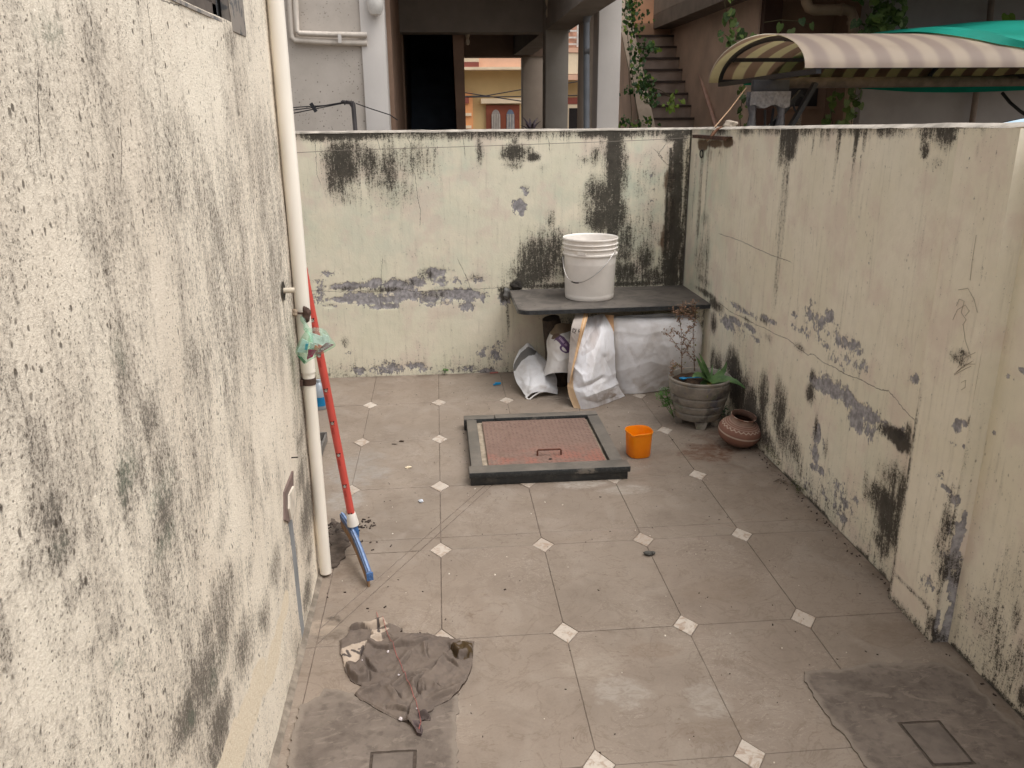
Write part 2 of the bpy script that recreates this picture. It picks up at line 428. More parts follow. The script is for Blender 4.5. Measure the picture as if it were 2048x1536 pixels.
FLOOR_STAINS = [e + (c,) for e, c in zip([(0.462,1.851,0.082,0.078,0.55),(0.683,1.798,0.074,0.075,0.5),(0.591,2.028,0.088,0.042,0.35),(0.388,1.978,0.1,0.066,0.25),(0.66,1.686,0.114,0.043,0.35),(-0.042,1.83,0.053,0.111,0.4),(1.214,3.474,0.139,0.125,0.8),(1.346,3.617,0.144,0.152,0.6),(-0.391,3.443,0.134,0.211,0.35),(-0.426,3.141,0.083,0.115,0.4),(-0.375,2.199,0.061,0.036,0.6),(-0.372,2.278,0.028,0.033,0.7),(-0.41,2.241,0.061,0.047,0.5),(-0.091,4.648,0.077,0.095,0.4),(0.574,3.192,0.127,0.049,0.5),(0.904,2.322,0.148,0.086,0.3),(1.353,2.039,0.18,0.071,0.35),(-0.365,2.546,0.058,0.109,0.45),(0.742,3.114,0.126,0.047,0.45),(-0.393,2.817,0.045,0.077,0.5)],
    [(164,156,146),(164,156,146),(112,92,74),(176,166,152),(108,90,72),(190,178,162),(98,66,48),(92,64,48),(158,156,152),(166,164,160),(80,70,60),(50,42,36),(176,160,142),(112,94,80),(190,182,172),(116,98,80),(108,90,74),(92,78,66),(178,170,160),(74,62,54)])]
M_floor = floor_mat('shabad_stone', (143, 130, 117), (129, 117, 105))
M_marble = floor_mat('marble_inlay', (194, 184, 172), (170, 157, 144), True)

floor = MB().add([(-3.5,-1.0,-.0026),(RW,-1.0,-.0026),(RW,BW+.02,-.0026),(-3.5,BW+.02,-.0026)], [(0,1,2,3)]).build('floor', M_dark_joint, smooth=False)
setp(floor, kind='structure')
HX = 0.0410; HY = 0.0555
def has_inlay(i, j): return -8 < i <= 3 and -4 <= j <= 5 and not (i == -1 and j <= 2) and not (i < -1 and j < 3)
DIAG = [((.006, 2.961), (-.386, 2.279)), ((.036, 2.953), (-.364, 2.235))]
def house_split(poly):
    a = clip(poly, 0, -1, -2.78)             # beyond the house corner
    b = clip(clip(poly, 0, 1, 2.78), -1, 0, .452)
    return [p for p in (a, b) if len(p) > 2 and abs(area(p)) > 4e-4]
def add_piece(poly, name, mat, z=0.0, gap=.0010):
    q = inset(poly, gap)
    if len(q) < 3: return
    cx = sum(p[0] for p in q)/len(q); cy = sum(p[1] for p in q)/len(q)
    me = MB().prism([(x-cx, y-cy) for x, y in q], -.007, 0, .0012).mesh(name, False)
    o = link(name, me, mat, floor, at=(cx, cy, z+rnd.uniform(-.0007, .0007)))
    o.rotation_euler = (rnd.uniform(-.0012, .0012), rnd.uniform(-.0012, .0012), 0)
for i in range(-8, 4):
    for j in range(-4, 6):
        x0, x1 = X0+SX*i, X0+SX*(i+1); y0, y1 = Y0+SY*j, Y0+SY*(j+1)
        if y1 < .35 and i < 0 and x1 < LW: continue
        poly = []
        for (x, y, a, b, sx, sy) in ((x0,y0,i,j,1,1),(x1,y0,i+1,j,-1,1),(x1,y1,i+1,j+1,-1,-1),(x0,y1,i,j+1,1,-1)):
            if has_inlay(a, b):
                p, q = (x, y+sy*HY), (x+sx*HX, y)
                poly += [p, q] if sx == sy else [q, p]
            else: poly.append((x, y))
        poly = clip(clip(poly, 1, 0, RW), 0, 1, BW)
        if len(poly) < 3: continue
        pieces = house_split(poly)
        if i in (-1, 0) and j in (0, 1, 2):
            for (p, q) in DIAG:
                nx, ny = q[1]-p[1], -(q[0]-p[0]); c = nx*p[0]+ny*p[1]
                pieces = [r for s_ in pieces for r in (clip(s_, nx, ny, c), clip(s_, -nx, -ny, -c)) if len(r) > 2 and abs(area(r)) > 1e-5]
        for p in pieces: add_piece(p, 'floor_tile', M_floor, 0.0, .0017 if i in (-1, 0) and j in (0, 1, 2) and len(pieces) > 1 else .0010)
        if has_inlay(i, j):
            d = clip([(x0-HX, y0), (x0, y0-HY), (x0+HX, y0), (x0, y0+HY)], 1, 0, RW)
            if not (x0 < LW and y0 < 2.78): add_piece(d, 'marble_inlay', M_marble, .0008, .0012)

# ---- rough cement patches with the outline of a cover pressed into each
def cement_mat():
    t = NT('cement_screed'); big = t.noise(6, 6, .65); mid = t.noise(30, 6, .65); fine = t.noise(160, 3)
    col = t.mix(t.ramp(big, .32, .68), lin(98, 88, 80), lin(118, 107, 98))
    col = t.mix(t.mul(t.ramp(mid, .46, .68), .55), col, lin(76, 68, 61)); col = t.mix(t.mul(t.ramp(t.noise(9, 8, .74, k=(1, 2.4, 1), dist=1.6), .54, .62), .45), col, lin(138, 126, 115))
    col = t.mix(t.mul(t.ramp(t.noise(3.3, 5, dist=1.5), .52, .66), .35), col, lin(128, 117, 106))
    ed = t.attr('rim').outputs['Fac']
    col = t.mix(t.mul(t.ramp(t.add(ed, t.mul(t.sub(t.noise(14, 6, .68), .5), 1.7)), .75, .15), .9), col, lin(129, 118, 107))
    return t.fin(col, .85, t.bump(t.add(mid, t.mul(fine, .5)), .45, .004), .25)
M_cement = cement_mat()
M_cover = simple('cement_cover', (106, 96, 88), .9, .2, 20, .4, (86, 77, 70), .5, 60)
M_groove = simple('groove_shade', (78, 68, 60), .95, .3, 60)  # dark bed colour stands in for the shade of the shallow recess
def rough_outline(poly, seg=.012, amp=.007, seed=0):
    out = []
    for k in range(len(poly)):
        p, q = poly[k], poly[(k+1) % len(poly)]; L = math.hypot(q[0]-p[0], q[1]-p[1]); n = max(1, int(L/seg))
        for t in range(n):
            x, y = p[0]+(q[0]-p[0])*t/n, p[1]+(q[1]-p[1])*t/n
            out.append((x+(float(fbm(np.array(x*40.+3), np.array(y*40.+9), 11+seed, 4))-.5)*2.6*amp, y+(float(fbm(np.array(x*40.+50), np.array(y*40.), 21+seed, 4))-.5)*2.6*amp))
    return out
def fill_mesh(outline, holes, zf, name, mat, parent, step=.02, thick=.008):
    from mathutils.geometry import delaunay_2d_cdt
    pts = [Vector(p) for p in outline]; n = len(pts); faces = [list(range(n))]
    hs = []
    for h in holes:
        b = len(pts); pts += [Vector(p) for p in h]; hs.append(list(range(b, b+len(h))))
    edges = [(k, (k+1) % n) for k in range(n)]+[(h[k], h[(k+1) % len(h)]) for h in hs for k in range(len(h))]
    xs = [p[0] for p in outline]; ys = [p[1] for p in outline]
    def inside(x, y, pl):
        c = False
        for k in range(len(pl)):
            (x1, y1), (x2, y2) = pl[k], pl[k-1]
            if (y1 > y) != (y2 > y) and x < (x2-x1)*(y-y1)/(y2-y1)+x1: c = not c
        return c
    gx = np.arange(min(xs), max(xs), step); gy = np.arange(min(ys), max(ys), step)
    for x in gx:
        for y in gy:
            xx, yy = x+rnd.uniform(-.2, .2)*step, y+rnd.uniform(-.2, .2)*step
            if inside(xx, yy, outline) and not any(inside(xx, yy, h) for h in holes): pts.append(Vector((xx, yy)))
    V, E, F_, *_r = delaunay_2d_cdt(pts, edges, [], 0, 1e-6)
    m = MB(); vv = [(p[0], p[1], zf(p[0], p[1])) for p in V]; ff = []
    for f in F_:
        cx = sum(V[k][0] for k in f)/len(f); cy = sum(V[k][1] for k in f)/len(f)
        if inside(cx, cy, outline) and not any(inside(cx, cy, h) for h in holes):
            a = area([tuple(V[k]) for k in f]); ff.append(tuple(f) if a > 0 else tuple(f[::-1]))
    m.add(vv, ff)
    for loop in [outline]+list(holes):
        b = len(m.v); k = len(loop)
        m.add([(x, y, zf(x, y)) for x, y in loop]+[(x, y, zf(x, y)-thick) for x, y in loop], [(i, (i+1) % k, k+(i+1) % k, k+i) for i in range(k)]+[((i+1) % k, i, k+i, k+(i+1) % k) for i in range(0)])
    return m.build(name, mat, parent, angle=50)
for nm, outl, rect, seed in (('cement_patch', [(-0.387,1.551),(-0.409,1.66),(-0.419,1.735),(-0.417,1.812),(-0.414,1.882),(-0.376,1.913),(-0.354,1.942),(-0.31,1.929),(-0.265,1.907),(-0.198,1.872),(-0.145,1.867),(-0.004,1.887),(0.012,1.886),(0.002,1.797),(-0.007,1.715),(0.001,1.621),(0.005,1.513)], [(-.215, 1.689), (-.101, 1.687), (-.100, 1.535), (-.214, 1.537)], 0),
                         ('cement_patch', [(0.975,1.878),(1.016,1.893),(1.09,1.882),(1.184,1.902),(1.291,1.898),(1.392,1.884),(1.426,1.811),(1.424,1.738),(1.436,1.598),(1.423,1.442),(0.997,1.426),(0.976,1.525),(0.979,1.643),(0.97,1.733),(0.968,1.816)], [(1.134, 1.663), (1.247, 1.660), (1.248, 1.506), (1.139, 1.509)], 5)):
    base = rough_outline(outl, .008, .011, seed=seed)
    hole = rough_outline(rect[::-1], .01, .0012, seed)
    zf = lambda x, y: .0035+.0022*float(fbm(np.array(x*22.), np.array(y*22.), 31, 3))
    po = fill_mesh(base, [hole], zf, nm, M_cement, None, .016, .004); setp(po, kind='structure')
    ob = base+[base[0]]; arr = np.array(ob); dd = []
    for v in po.data.vertices:
        dd.append(min(1.0, float(np.min(np.hypot(arr[:, 0]-v.co.x, arr[:, 1]-v.co.y)))/.028))
    at_ = po.data.attributes.new('rim', 'FLOAT', 'POINT'); at_.data.foreach_set('value', np.array(dd, dtype=np.float32))
    g = MB().prism(rect[::-1], .0005, .0016).build('groove_bed', M_groove, po, smooth=False)
    inner = inset(rect, .0085); inner = rough_outline(inner, .012, .0014, seed+3)
    MB().prism(inner, .001, .0052, 0).build('drain_cover', M_cover, po, smooth=False)

# ---- back wall
us = np.arange(-1.75, RW+.001, .0075); vs_ = np.linspace(0, WT, 190)
U, V = np.meshgrid(us, vs_, indexing='ij')
mold = ells(U, V, [(-0.528,1.264,0.117,0.137,0.95),(-0.57,1.182,0.078,0.11,0.7),(-0.369,1.262,0.084,0.138,0.72),(-0.277,1.26,0.078,0.151,0.68),(-0.426,1.33,0.194,0.068,0.5),(-0.136,1.272,0.154,0.123,0.45),(-0.243,1.108,0.169,0.112,0.35),(-0.526,1.085,0.112,0.07,0.4),(0.446,1.307,0.097,0.061,0.9),(0.549,1.281,0.052,0.028,0.9),(0.431,1.243,0.072,0.038,0.5),(0.246,1.309,0.026,0.072,0.55),(0.604,1.222,0.041,0.028,0.3),(1.018,1.314,0.064,0.126,0.98),(1.016,1.174,0.065,0.142,0.95),(0.908,1.288,0.046,0.073,0.6),(0.856,1.26,0.07,0.039,0.4),(1.081,1.173,0.029,0.171,0.6),(0.978,1.047,0.112,0.139,0.92),(0.961,0.917,0.119,0.105,0.98),(0.885,0.991,0.065,0.116,0.55),(1.065,0.945,0.054,0.147,0.7),(1.372,1.379,0.077,0.038,1.0),(1.384,1.268,0.066,0.073,0.8),(1.389,1.183,0.036,0.079,0.9),(1.397,1.026,0.039,0.146,0.95),(1.403,0.821,0.068,0.12,1.0),(1.374,0.672,0.074,0.138,1.0),(1.402,0.549,0.093,0.049,1.0),(0.576,0.69,0.173,0.151,0.82),(0.531,0.616,0.168,0.097,0.85),(0.68,0.747,0.102,0.162,0.75),(0.655,0.923,0.041,0.087,0.5),(0.771,0.685,0.18,0.135,0.72),(1.102,0.738,0.067,0.181,0.7),(1.107,0.602,0.11,0.098,0.85),(1.226,0.675,0.074,0.122,0.7),(1.292,0.583,0.123,0.068,0.75),(1.19,0.825,0.06,0.089,0.35),(0.956,0.533,0.581,0.022,0.95),(0.45,0.549,0.045,0.04,1.3),(0.38,0.484,0.036,0.037,1.0),(0.386,0.514,0.054,0.024,0.8),(0.397,0.329,0.012,0.188,0.5),(0.386,0.204,0.03,0.095,0.3),(0.838,0.316,0.185,0.094,0.45),(0.777,0.255,0.124,0.063,0.5),(-0.586,0.219,0.029,0.049,0.5),(1.206,1.143,0.118,0.143,0.25),(1.218,0.883,0.121,0.178,0.35),(0.638,0.353,0.092,0.043,0.3),(1.275,0.272,0.189,0.128,0.3),(-0.038,0.495,0.118,0.028,0.5),(-0.535,0.546,0.174,0.02,0.6),(-0.36,0.533,0.146,0.018,0.6),(-0.078,0.622,0.065,0.042,0.55),(-0.183,0.57,0.058,0.029,0.4),(0.202,0.594,0.089,0.03,0.35)], .45, 3, 9)
mold = streaks(U, V, [(1.021,1.419,0.828,0.049,1.0,0.9),(1.064,1.418,1.23,0.017,0.9,0.3),(0.238,1.426,1.24,0.011,0.75,0.2),(-0.448,1.432,1.0,0.017,0.65,0.2),(1.398,1.415,0.503,0.041,0.9,1.0),(1.349,1.311,0.504,0.012,0.8,0.9),(1.453,1.309,0.501,0.015,0.5,0.9),(1.474,1.415,0.485,0.014,1.0,1.0),(-0.518,1.331,1.057,0.038,0.7,0.3),(-0.379,1.329,1.083,0.02,0.7,0.2),(-0.28,1.301,1.095,0.025,0.6,0.15),(-0.603,1.278,1.072,0.017,0.5,0.2),(-0.181,1.327,1.107,0.014,0.5,0.1),(-0.202,1.43,1.328,0.014,0.4,0.1),(-0.011,1.428,1.325,0.012,0.4,0.1),(0.051,1.427,1.352,0.011,0.4,0.1),(0.849,1.42,1.288,0.011,0.35,0.1),(0.948,1.419,1.231,0.017,0.5,0.3),(0.446,1.424,1.21,0.025,0.55,0.2),(-0.264,1.328,1.164,0.011,0.6,0.2),(-0.091,1.429,1.245,0.011,0.4,0.1),(1.197,1.417,1.312,0.017,0.3,0.1),(-0.67,1.434,1.333,0.013,0.3,0.1),(-0.724,1.435,1.374,0.022,0.3,0.1)], 5, mold)
top = sstep(WT-.075, WT-.01, V)*np.clip(.25+.9*(fbm(U*5, V*0+3, 8, 4)-.3)*1.5+.55*np.exp(-((U+.42)/.42)**2)+.4*np.exp(-((U-.98)/.18)**2)+.35*np.exp(-((U-1.38)/.1)**2), 0, 1)
mold = np.maximum(mold, top)
foot = sstep(.22, .0, V)*(.12+.30*fbm(U*7, V*7, 18, 4)); mold = np.maximum(mold, foot)
peel = ells(U, V, [(0.47,1.007,0.044,0.046,1.1),(0.481,0.961,0.02,0.023,1.0),(0.491,1.103,0.035,0.026,0.62),(0.508,1.083,0.023,0.023,0.55),(-0.272,0.546,0.135,0.048,1.0),(-0.033,0.629,0.094,0.038,0.95),(-0.005,0.584,0.065,0.054,0.6),(-0.153,0.573,0.076,0.036,0.75),(-0.388,0.57,0.07,0.042,0.95),(-0.563,0.559,0.144,0.027,0.9),(-0.568,0.484,0.128,0.027,0.9),(-0.364,0.473,0.176,0.03,0.95),(-0.45,0.505,0.204,0.027,0.7),(-0.201,0.499,0.088,0.042,0.95),(-0.337,0.433,0.106,0.021,0.95),(0.066,0.498,0.178,0.043,1.0),(0.17,0.483,0.102,0.049,0.95),(-0.039,0.476,0.118,0.03,0.8),(0.153,0.416,0.066,0.036,0.8),(-0.01,0.442,0.119,0.021,0.55),(0.217,0.578,0.06,0.03,0.62),(0.054,0.577,0.118,0.03,0.5),(-0.707,0.566,0.04,0.066,0.5),(-0.673,0.639,0.046,0.024,0.5),(-0.328,0.044,0.133,0.048,0.8),(-0.524,0.038,0.078,0.028,0.75),(-0.176,0.058,0.104,0.026,0.7),(-0.116,0.037,0.067,0.023,0.6),(0.238,0.14,0.049,0.058,0.6),(0.314,0.105,0.049,0.07,0.7),(0.144,0.028,0.061,0.032,0.6),(0.267,0.011,0.074,0.02,0.65),(0.346,0.174,0.024,0.051,0.5),(0.374,0.465,0.036,0.049,0.8),(1.233,1.205,0.023,0.022,0.5),(1.248,1.08,0.021,0.02,0.5),(1.244,1.171,0.015,0.014,0.5),(1.259,1.022,0.014,0.014,0.5),(1.186,1.072,0.015,0.014,0.4),(-0.714,0.482,0.058,0.03,0.5),(-0.658,0.445,0.058,0.021,0.6),(-0.561,0.156,0.059,0.019,0.3),(0.036,0.019,0.122,0.02,0.5)], .42, 13, 15)
rust = ells(U, V, [(1.355,1.141,0.041,0.115,0.7),(1.366,0.939,0.048,0.147,0.8),(1.343,0.792,0.049,0.15,0.8),(1.417,0.671,0.068,0.184,0.5),(1.29,0.613,0.093,0.092,0.35),(1.418,1.197,0.024,0.085,0.3)], .35, 23, 9)
tint = np.clip(.25+.9*(fbm(U*2.2, V*2.2, 27, 3)-.4), 0, 1)*sstep(.2, .55, V)*sstep(1.4, 1.1, V)+ells(U, V, [(1.179,1.087,0.179,0.321,0.8),(0.649,0.981,0.176,0.175,0.5),(0.075,1.27,0.34,0.138,0.4)])
crk = cracks(U, V, [[(-0.825,0.536),(-0.709,0.539),(-0.594,0.527),(-0.478,0.53),(-0.361,0.524),(-0.243,0.536),(-0.156,0.516),(-0.037,0.522),(0.067,0.522),(0.171,0.522),(0.275,0.526),(0.35,0.53),(0.386,0.514)], [(-0.159,1.395),(-0.141,1.354),(-0.141,1.3),(-0.146,1.245),(-0.126,1.19),(-0.121,1.12),(-0.115,1.05),(-0.103,0.994),(-0.11,0.908)],
        [(0.149,1.405),(0.157,1.351),(0.161,1.296)], [(0.41,1.424),(0.435,1.375),(0.446,1.32)], [(0.623,1.417),(0.641,1.359),(0.644,1.318)], [(-0.67,1.386),(-0.673,1.279),(-0.674,1.197),(-0.661,1.156)], [(0.104,0.7),(0.132,0.64),(0.16,0.58),(0.171,0.534)], [(-0.338,1.41),(-0.321,1.369),(-0.315,1.329)],
        [(-0.336,0.71),(-0.351,0.592),(-0.364,0.473),(-0.36,0.443)], [(1.316,1.338),(1.277,1.283),(1.336,1.226),(1.445,1.239)], [(1.258,1.311),(1.304,1.269)], [(1.447,1.415),(1.45,1.253),(1.458,1.025),(1.465,0.79),(1.473,0.548)]])
back_wall = thing('compound_wall', 'stained cream back wall with black mildew runs and a ragged band of flaked grey plaster', 'wall', (0, BW, 0))
wall_panel('plaster_face', (0, BW, 0), (1,0,0), (0,0,1), us, vs_, M_cream, back_wall, (mold, peel, rust, np.clip(tint, 0, 1)), .002, 1, None, (0,-1,0), crk)
m = MB().box(-3.5, -1.75, BW, BW+.11, 0, WT).box(-1.75, RW+.11, BW+.006, BW+.11, -.3, WT-.002)
m.build('masonry', M_coping, back_wall, smooth=False)
def coping(parent, a, b, axis, c0, c1, z, name='coping', n=260):
    s_ = np.linspace(a, b, n); w = np.linspace(c0, c1, 7)
    S, W = np.meshgrid(s_, w, indexing='ij'); Z = z+.011+.006*(fbm(S*9, W*9, 61, 4)-.5)
    Z[:, 0] -= .012; Z[:, -1] -= .012
    W2 = W+(fbm(S*30, W*5, 63, 3)-.5)*.006
    Pp = np.stack([S, W2, Z] if axis == 'x' else [W2, S, Z], -1)
    return MB().grid(Pp, axis == 'y').build(name, M_coping, parent)
coping(back_wall, -1.75, RW+.11, 'x', BW-.004, BW+.115, WT-.003)

# ---- right wall with its pilaster
us = np.arange(.2, BW+.001, .0075); vs_ = np.linspace(0, WT, 190)
U, V = np.meshgrid(us, vs_, indexing='ij')
mold = ells(U, V, [(3.464,1.389,0.112,0.052,0.95),(3.463,1.339,0.081,0.048,0.85),(3.37,1.411,0.144,0.027,0.6),(2.459,1.417,0.058,0.034,0.7),(2.462,1.359,0.024,0.029,0.9),(2.368,1.412,0.069,0.055,0.75),(2.361,1.433,0.073,0.024,0.8),(2.34,1.399,0.024,0.021,0.9),(2.396,1.326,0.05,0.028,0.35),(3.896,0.253,0.153,0.115,0.85),(3.79,0.168,0.173,0.148,0.9),(3.645,0.14,0.161,0.144,1.0),(3.539,0.102,0.129,0.117,1.0),(3.507,0.239,0.069,0.115,0.85),(3.302,0.239,0.092,0.13,0.75),(3.231,0.172,0.129,0.107,0.7),(3.12,0.147,0.094,0.062,0.6),(3.437,0.067,0.169,0.069,0.8),(4.142,0.192,0.109,0.107,0.7),(3.054,0.084,0.064,0.062,0.4),(2.403,0.479,0.102,0.032,1.3),(2.357,0.479,0.044,0.022,1.2),(2.466,0.475,0.065,0.029,0.7),(2.336,0.514,0.022,0.038,0.8),(2.398,0.337,0.097,0.065,0.55),(2.421,0.234,0.106,0.074,0.95),(2.375,0.182,0.097,0.083,0.9),(2.404,0.1,0.077,0.051,0.7),(2.326,0.298,0.032,0.096,0.8),(2.315,0.195,0.027,0.097,0.8),(3.038,0.421,0.043,0.051,0.9),(3.033,0.497,0.043,0.039,0.6),(3.495,0.53,0.056,0.031,0.45),(3.804,0.549,0.091,0.014,0.6),(3.57,0.593,0.058,0.022,0.6),(4.237,0.523,0.127,0.037,0.9),(4.248,0.415,0.064,0.08,0.9),(4.233,0.221,0.049,0.108,0.7),(4.389,0.552,0.256,0.019,0.7),(3.171,0.573,0.065,0.02,0.5),(4.516,0.948,0.07,0.059,0.4),(4.56,0.718,0.109,0.166,0.4),(4.454,0.735,0.078,0.216,0.45),(2.862,0.254,0.032,0.05,0.5),(2.962,0.299,0.016,0.059,0.6),(2.85,0.023,0.121,0.059,0.2),(3.844,0.412,0.134,0.146,0.2),(3.343,0.318,0.047,0.087,0.6),(4.493,0.616,0.141,0.038,0.5),(2.051,0.619,0.013,0.014,0.8),(1.764,0.079,0.052,0.066,0.5),(1.828,0.081,0.044,0.055,0.4),(1.744,0.233,0.026,0.077,0.6),(1.666,0.052,0.025,0.039,0.8),(1.799,0.133,0.125,0.174,0.4),(1.765,0.31,0.084,0.154,0.36),(1.869,0.15,0.095,0.097,0.34),(1.697,0.129,0.065,0.103,0.45),(2.032,0.229,0.056,0.087,0.01)], .45, 33, 9)
mold = streaks(U, V, [(3.516,1.434,1.275,0.071,1.0,0.45),(3.425,1.436,1.34,0.049,0.9,0.3),(3.479,1.298,0.695,0.046,0.4,0.26),(3.172,1.439,1.35,0.021,0.8,0.2),(3.118,1.44,1.37,0.033,0.7,0.2),(3.029,1.441,1.305,0.019,0.95,0.3),(3.031,1.321,1.14,0.015,0.4,0.1),(2.898,1.443,1.33,0.018,1.0,0.5),(2.895,1.328,1.205,0.014,0.4,0.1),(2.838,1.444,1.35,0.017,1.0,0.4),(2.845,1.331,1.21,0.01,0.4,0.1),(2.811,1.445,1.38,0.013,0.7,0.2),(3.238,1.438,1.31,0.014,0.6,0.1),(3.306,1.437,1.365,0.028,0.5,0.1),(2.953,1.443,1.395,0.037,0.3,0.1),(2.48,1.45,1.35,0.023,0.8,0.4),(2.415,1.451,1.395,0.025,0.8,0.3),(2.354,1.451,1.355,0.02,0.9,0.3),(4.068,1.426,1.36,0.081,0.5,0.1),(3.809,1.43,1.38,0.048,0.55,0.1),(2.238,1.453,1.405,0.015,0.5,0.1),(2.164,1.454,1.42,0.018,0.5,0.1),(4.637,1.317,0.85,0.035,0.35,0.5),(4.529,1.347,0.835,0.017,0.5,0.2),(4.742,1.286,0.89,0.028,0.3,0.2)], 35, mold)
mold = np.maximum(mold, sstep(WT-.05, WT-.008, V)*np.clip(.15+.8*(fbm(U*6, V*0+1, 38, 4)-.3)*1.5, 0, .8))
mold = np.maximum(mold, sstep(.30, 0, V)*(.10+.35*fbm(U*5, V*5, 39, 4))); mold = np.maximum(mold, sstep(.03, 0, V)*.8*sstep(.4, .5, fbm(U*12, V*3, 45, 3)))
peel = ells(U, V, [(3.249,0.692,0.048,0.016,0.6),(3.087,0.72,0.165,0.035,0.66),(2.962,0.75,0.056,0.037,0.7),(3.188,0.643,0.111,0.028,0.55),(2.842,0.683,0.113,0.032,0.62),(2.73,0.695,0.07,0.045,0.62),(2.957,0.642,0.105,0.026,0.5),(2.752,0.633,0.128,0.029,0.52),(2.645,0.646,0.059,0.034,0.5),(3.936,0.505,0.125,0.02,0.9),(4.04,0.466,0.132,0.03,0.95),(3.73,0.517,0.101,0.018,0.85),(3.881,0.581,0.27,0.021,0.62),(3.561,0.607,0.091,0.018,0.7),(3.473,0.61,0.054,0.013,0.8),(3.658,0.487,0.121,0.014,0.55),(2.961,0.478,0.09,0.031,0.95),(3.028,0.477,0.051,0.035,0.9),(2.857,0.492,0.108,0.033,1.0),(2.739,0.503,0.093,0.033,1.0),(2.641,0.489,0.093,0.031,0.95),(2.554,0.493,0.081,0.024,0.95),(2.647,0.439,0.088,0.045,0.75),(2.575,0.438,0.065,0.041,0.75),(2.469,0.488,0.071,0.029,0.8),(2.377,0.498,0.05,0.026,0.8),(2.939,0.276,0.037,0.047,1.0),(2.939,0.2,0.041,0.051,0.95),(2.883,0.159,0.048,0.023,0.95),(2.882,0.245,0.024,0.057,0.5),(2.948,0.142,0.042,0.02,0.8),(2.755,0.164,0.09,0.034,0.55),(2.662,0.115,0.092,0.026,0.55),(2.669,0.06,0.064,0.026,0.75),(2.796,0.071,0.069,0.023,0.5),(2.945,0.032,0.06,0.018,0.5),(2.598,0.167,0.047,0.025,0.5),(3.0,0.063,0.053,0.02,0.5),(2.338,0.69,0.027,0.021,0.9),(2.303,0.586,0.018,0.031,0.6),(2.293,0.933,0.012,0.015,1.2),(1.891,0.848,0.017,0.01,0.8),(1.942,0.818,0.026,0.008,0.6),(1.951,0.659,0.015,0.008,0.6),(3.019,0.716,0.21,0.064,0.42),(2.794,0.649,0.183,0.072,0.4),(4.005,0.48,0.289,0.04,0.5),(2.798,0.502,0.186,0.047,0.7),(2.568,0.478,0.127,0.05,0.6),(2.702,0.116,0.182,0.093,0.42)], .42, 43, 15)
rust = ells(U, V, [(4.643,1.343,0.108,0.037,0.9),(4.429,1.35,0.163,0.031,0.9),(4.234,1.361,0.105,0.029,0.9),(4.501,1.296,0.084,0.078,0.45),(4.338,1.303,0.063,0.065,0.4),(4.648,1.236,0.054,0.108,0.3)], .4, 53, 9)
tint = np.clip(.9*(fbm(U*2, V*2, 57, 3)-.4), 0, 1)+.7*sstep(3.9, 4.6, U)*sstep(.3, .7, V)
crk = cracks(U, V, [[(4.201,0.547),(4.018,0.537),(3.804,0.549),(3.672,0.551),(3.55,0.563),(3.434,0.565),(3.3,0.577),(3.194,0.566),(3.096,0.562),(3.053,0.579),(2.961,0.57),(2.857,0.578),(2.777,0.577),(2.667,0.591),(2.596,0.592),(2.529,0.596),(2.483,0.608),(2.434,0.599),(2.384,0.582),(2.312,0.566)], [(4.252,0.9),(3.952,0.904),(3.816,0.9),(3.567,0.892),(3.348,0.896)], [(2.618,1.435),(2.644,1.419),(2.664,1.4)]])
right_wall = thing('compound_wall', 'weathered cream right hand wall with a square pilaster and flaking plaster low down', 'wall', (RW, 2.0, 0))
wall_panel('plaster_face', (RW, 0, 0), (0,1,0), (0,0,1), us, vs_, M_cream_r, right_wall, (mold, peel, rust, np.clip(tint, 0, 1)), .0025, 2, None, (-1,0,0), crk)
m = MB().box(RW+.006, RW+.11, .2, BW+.11, -.3, WT-.002).box(RW, RW+.11, -1.2, .2, -.3, WT)
m.build('masonry', M_coping, right_wall, smooth=False)
coping(right_wall, -1.2, BW+.115, 'y', RW-.004, RW+.115, WT-.001, n=420)
# pilaster: front and two returns, plus a worn arris
PXF, PY0, PY1 = 1.415, 1.978, 2.224
pil = thing('pilaster', None, None, (PXF, 2.1, 0)); pil.parent = right_wall; pil.location = Vector((PXF, 2.1, 0))-world_loc(right_wall)
us = np.linspace(PY0, PY1, 42); vs_ = np.linspace(0, WT-.004, 200); U, V = np.meshgrid(us, vs_, indexing='ij')
mold = ells(U, V, [(2.126,1.427,0.008,0.025,0.7),(2.132,1.369,0.008,0.025,0.4),(2.066,0.831,0.052,0.022,0.55),(2.049,0.85,0.038,0.013,0.6),(2.0,0.444,0.025,0.097,0.4),(2.009,0.295,0.035,0.1,0.5),(1.948,0.249,0.062,0.084,0.8),(1.94,0.172,0.054,0.07,0.8),(2.003,0.363,0.03,0.084,0.7),(1.971,0.051,0.044,0.043,0.8),(2.117,0.095,0.147,0.012,0.5),(2.259,0.42,0.021,0.138,0.5),(1.971,0.682,0.02,0.018,0.7)], .4, 63, 9)
mold = np.maximum(mold, sstep(.05, 0, V)*.6); mold = np.maximum(mold, sstep(WT-.04, WT, V)*.45*fbm(U*30, V*4, 64, 3))
mold = np.maximum(mold, sstep(.03, .0, np.abs(U-PY1))*sstep(.95, .5, V)*.55)
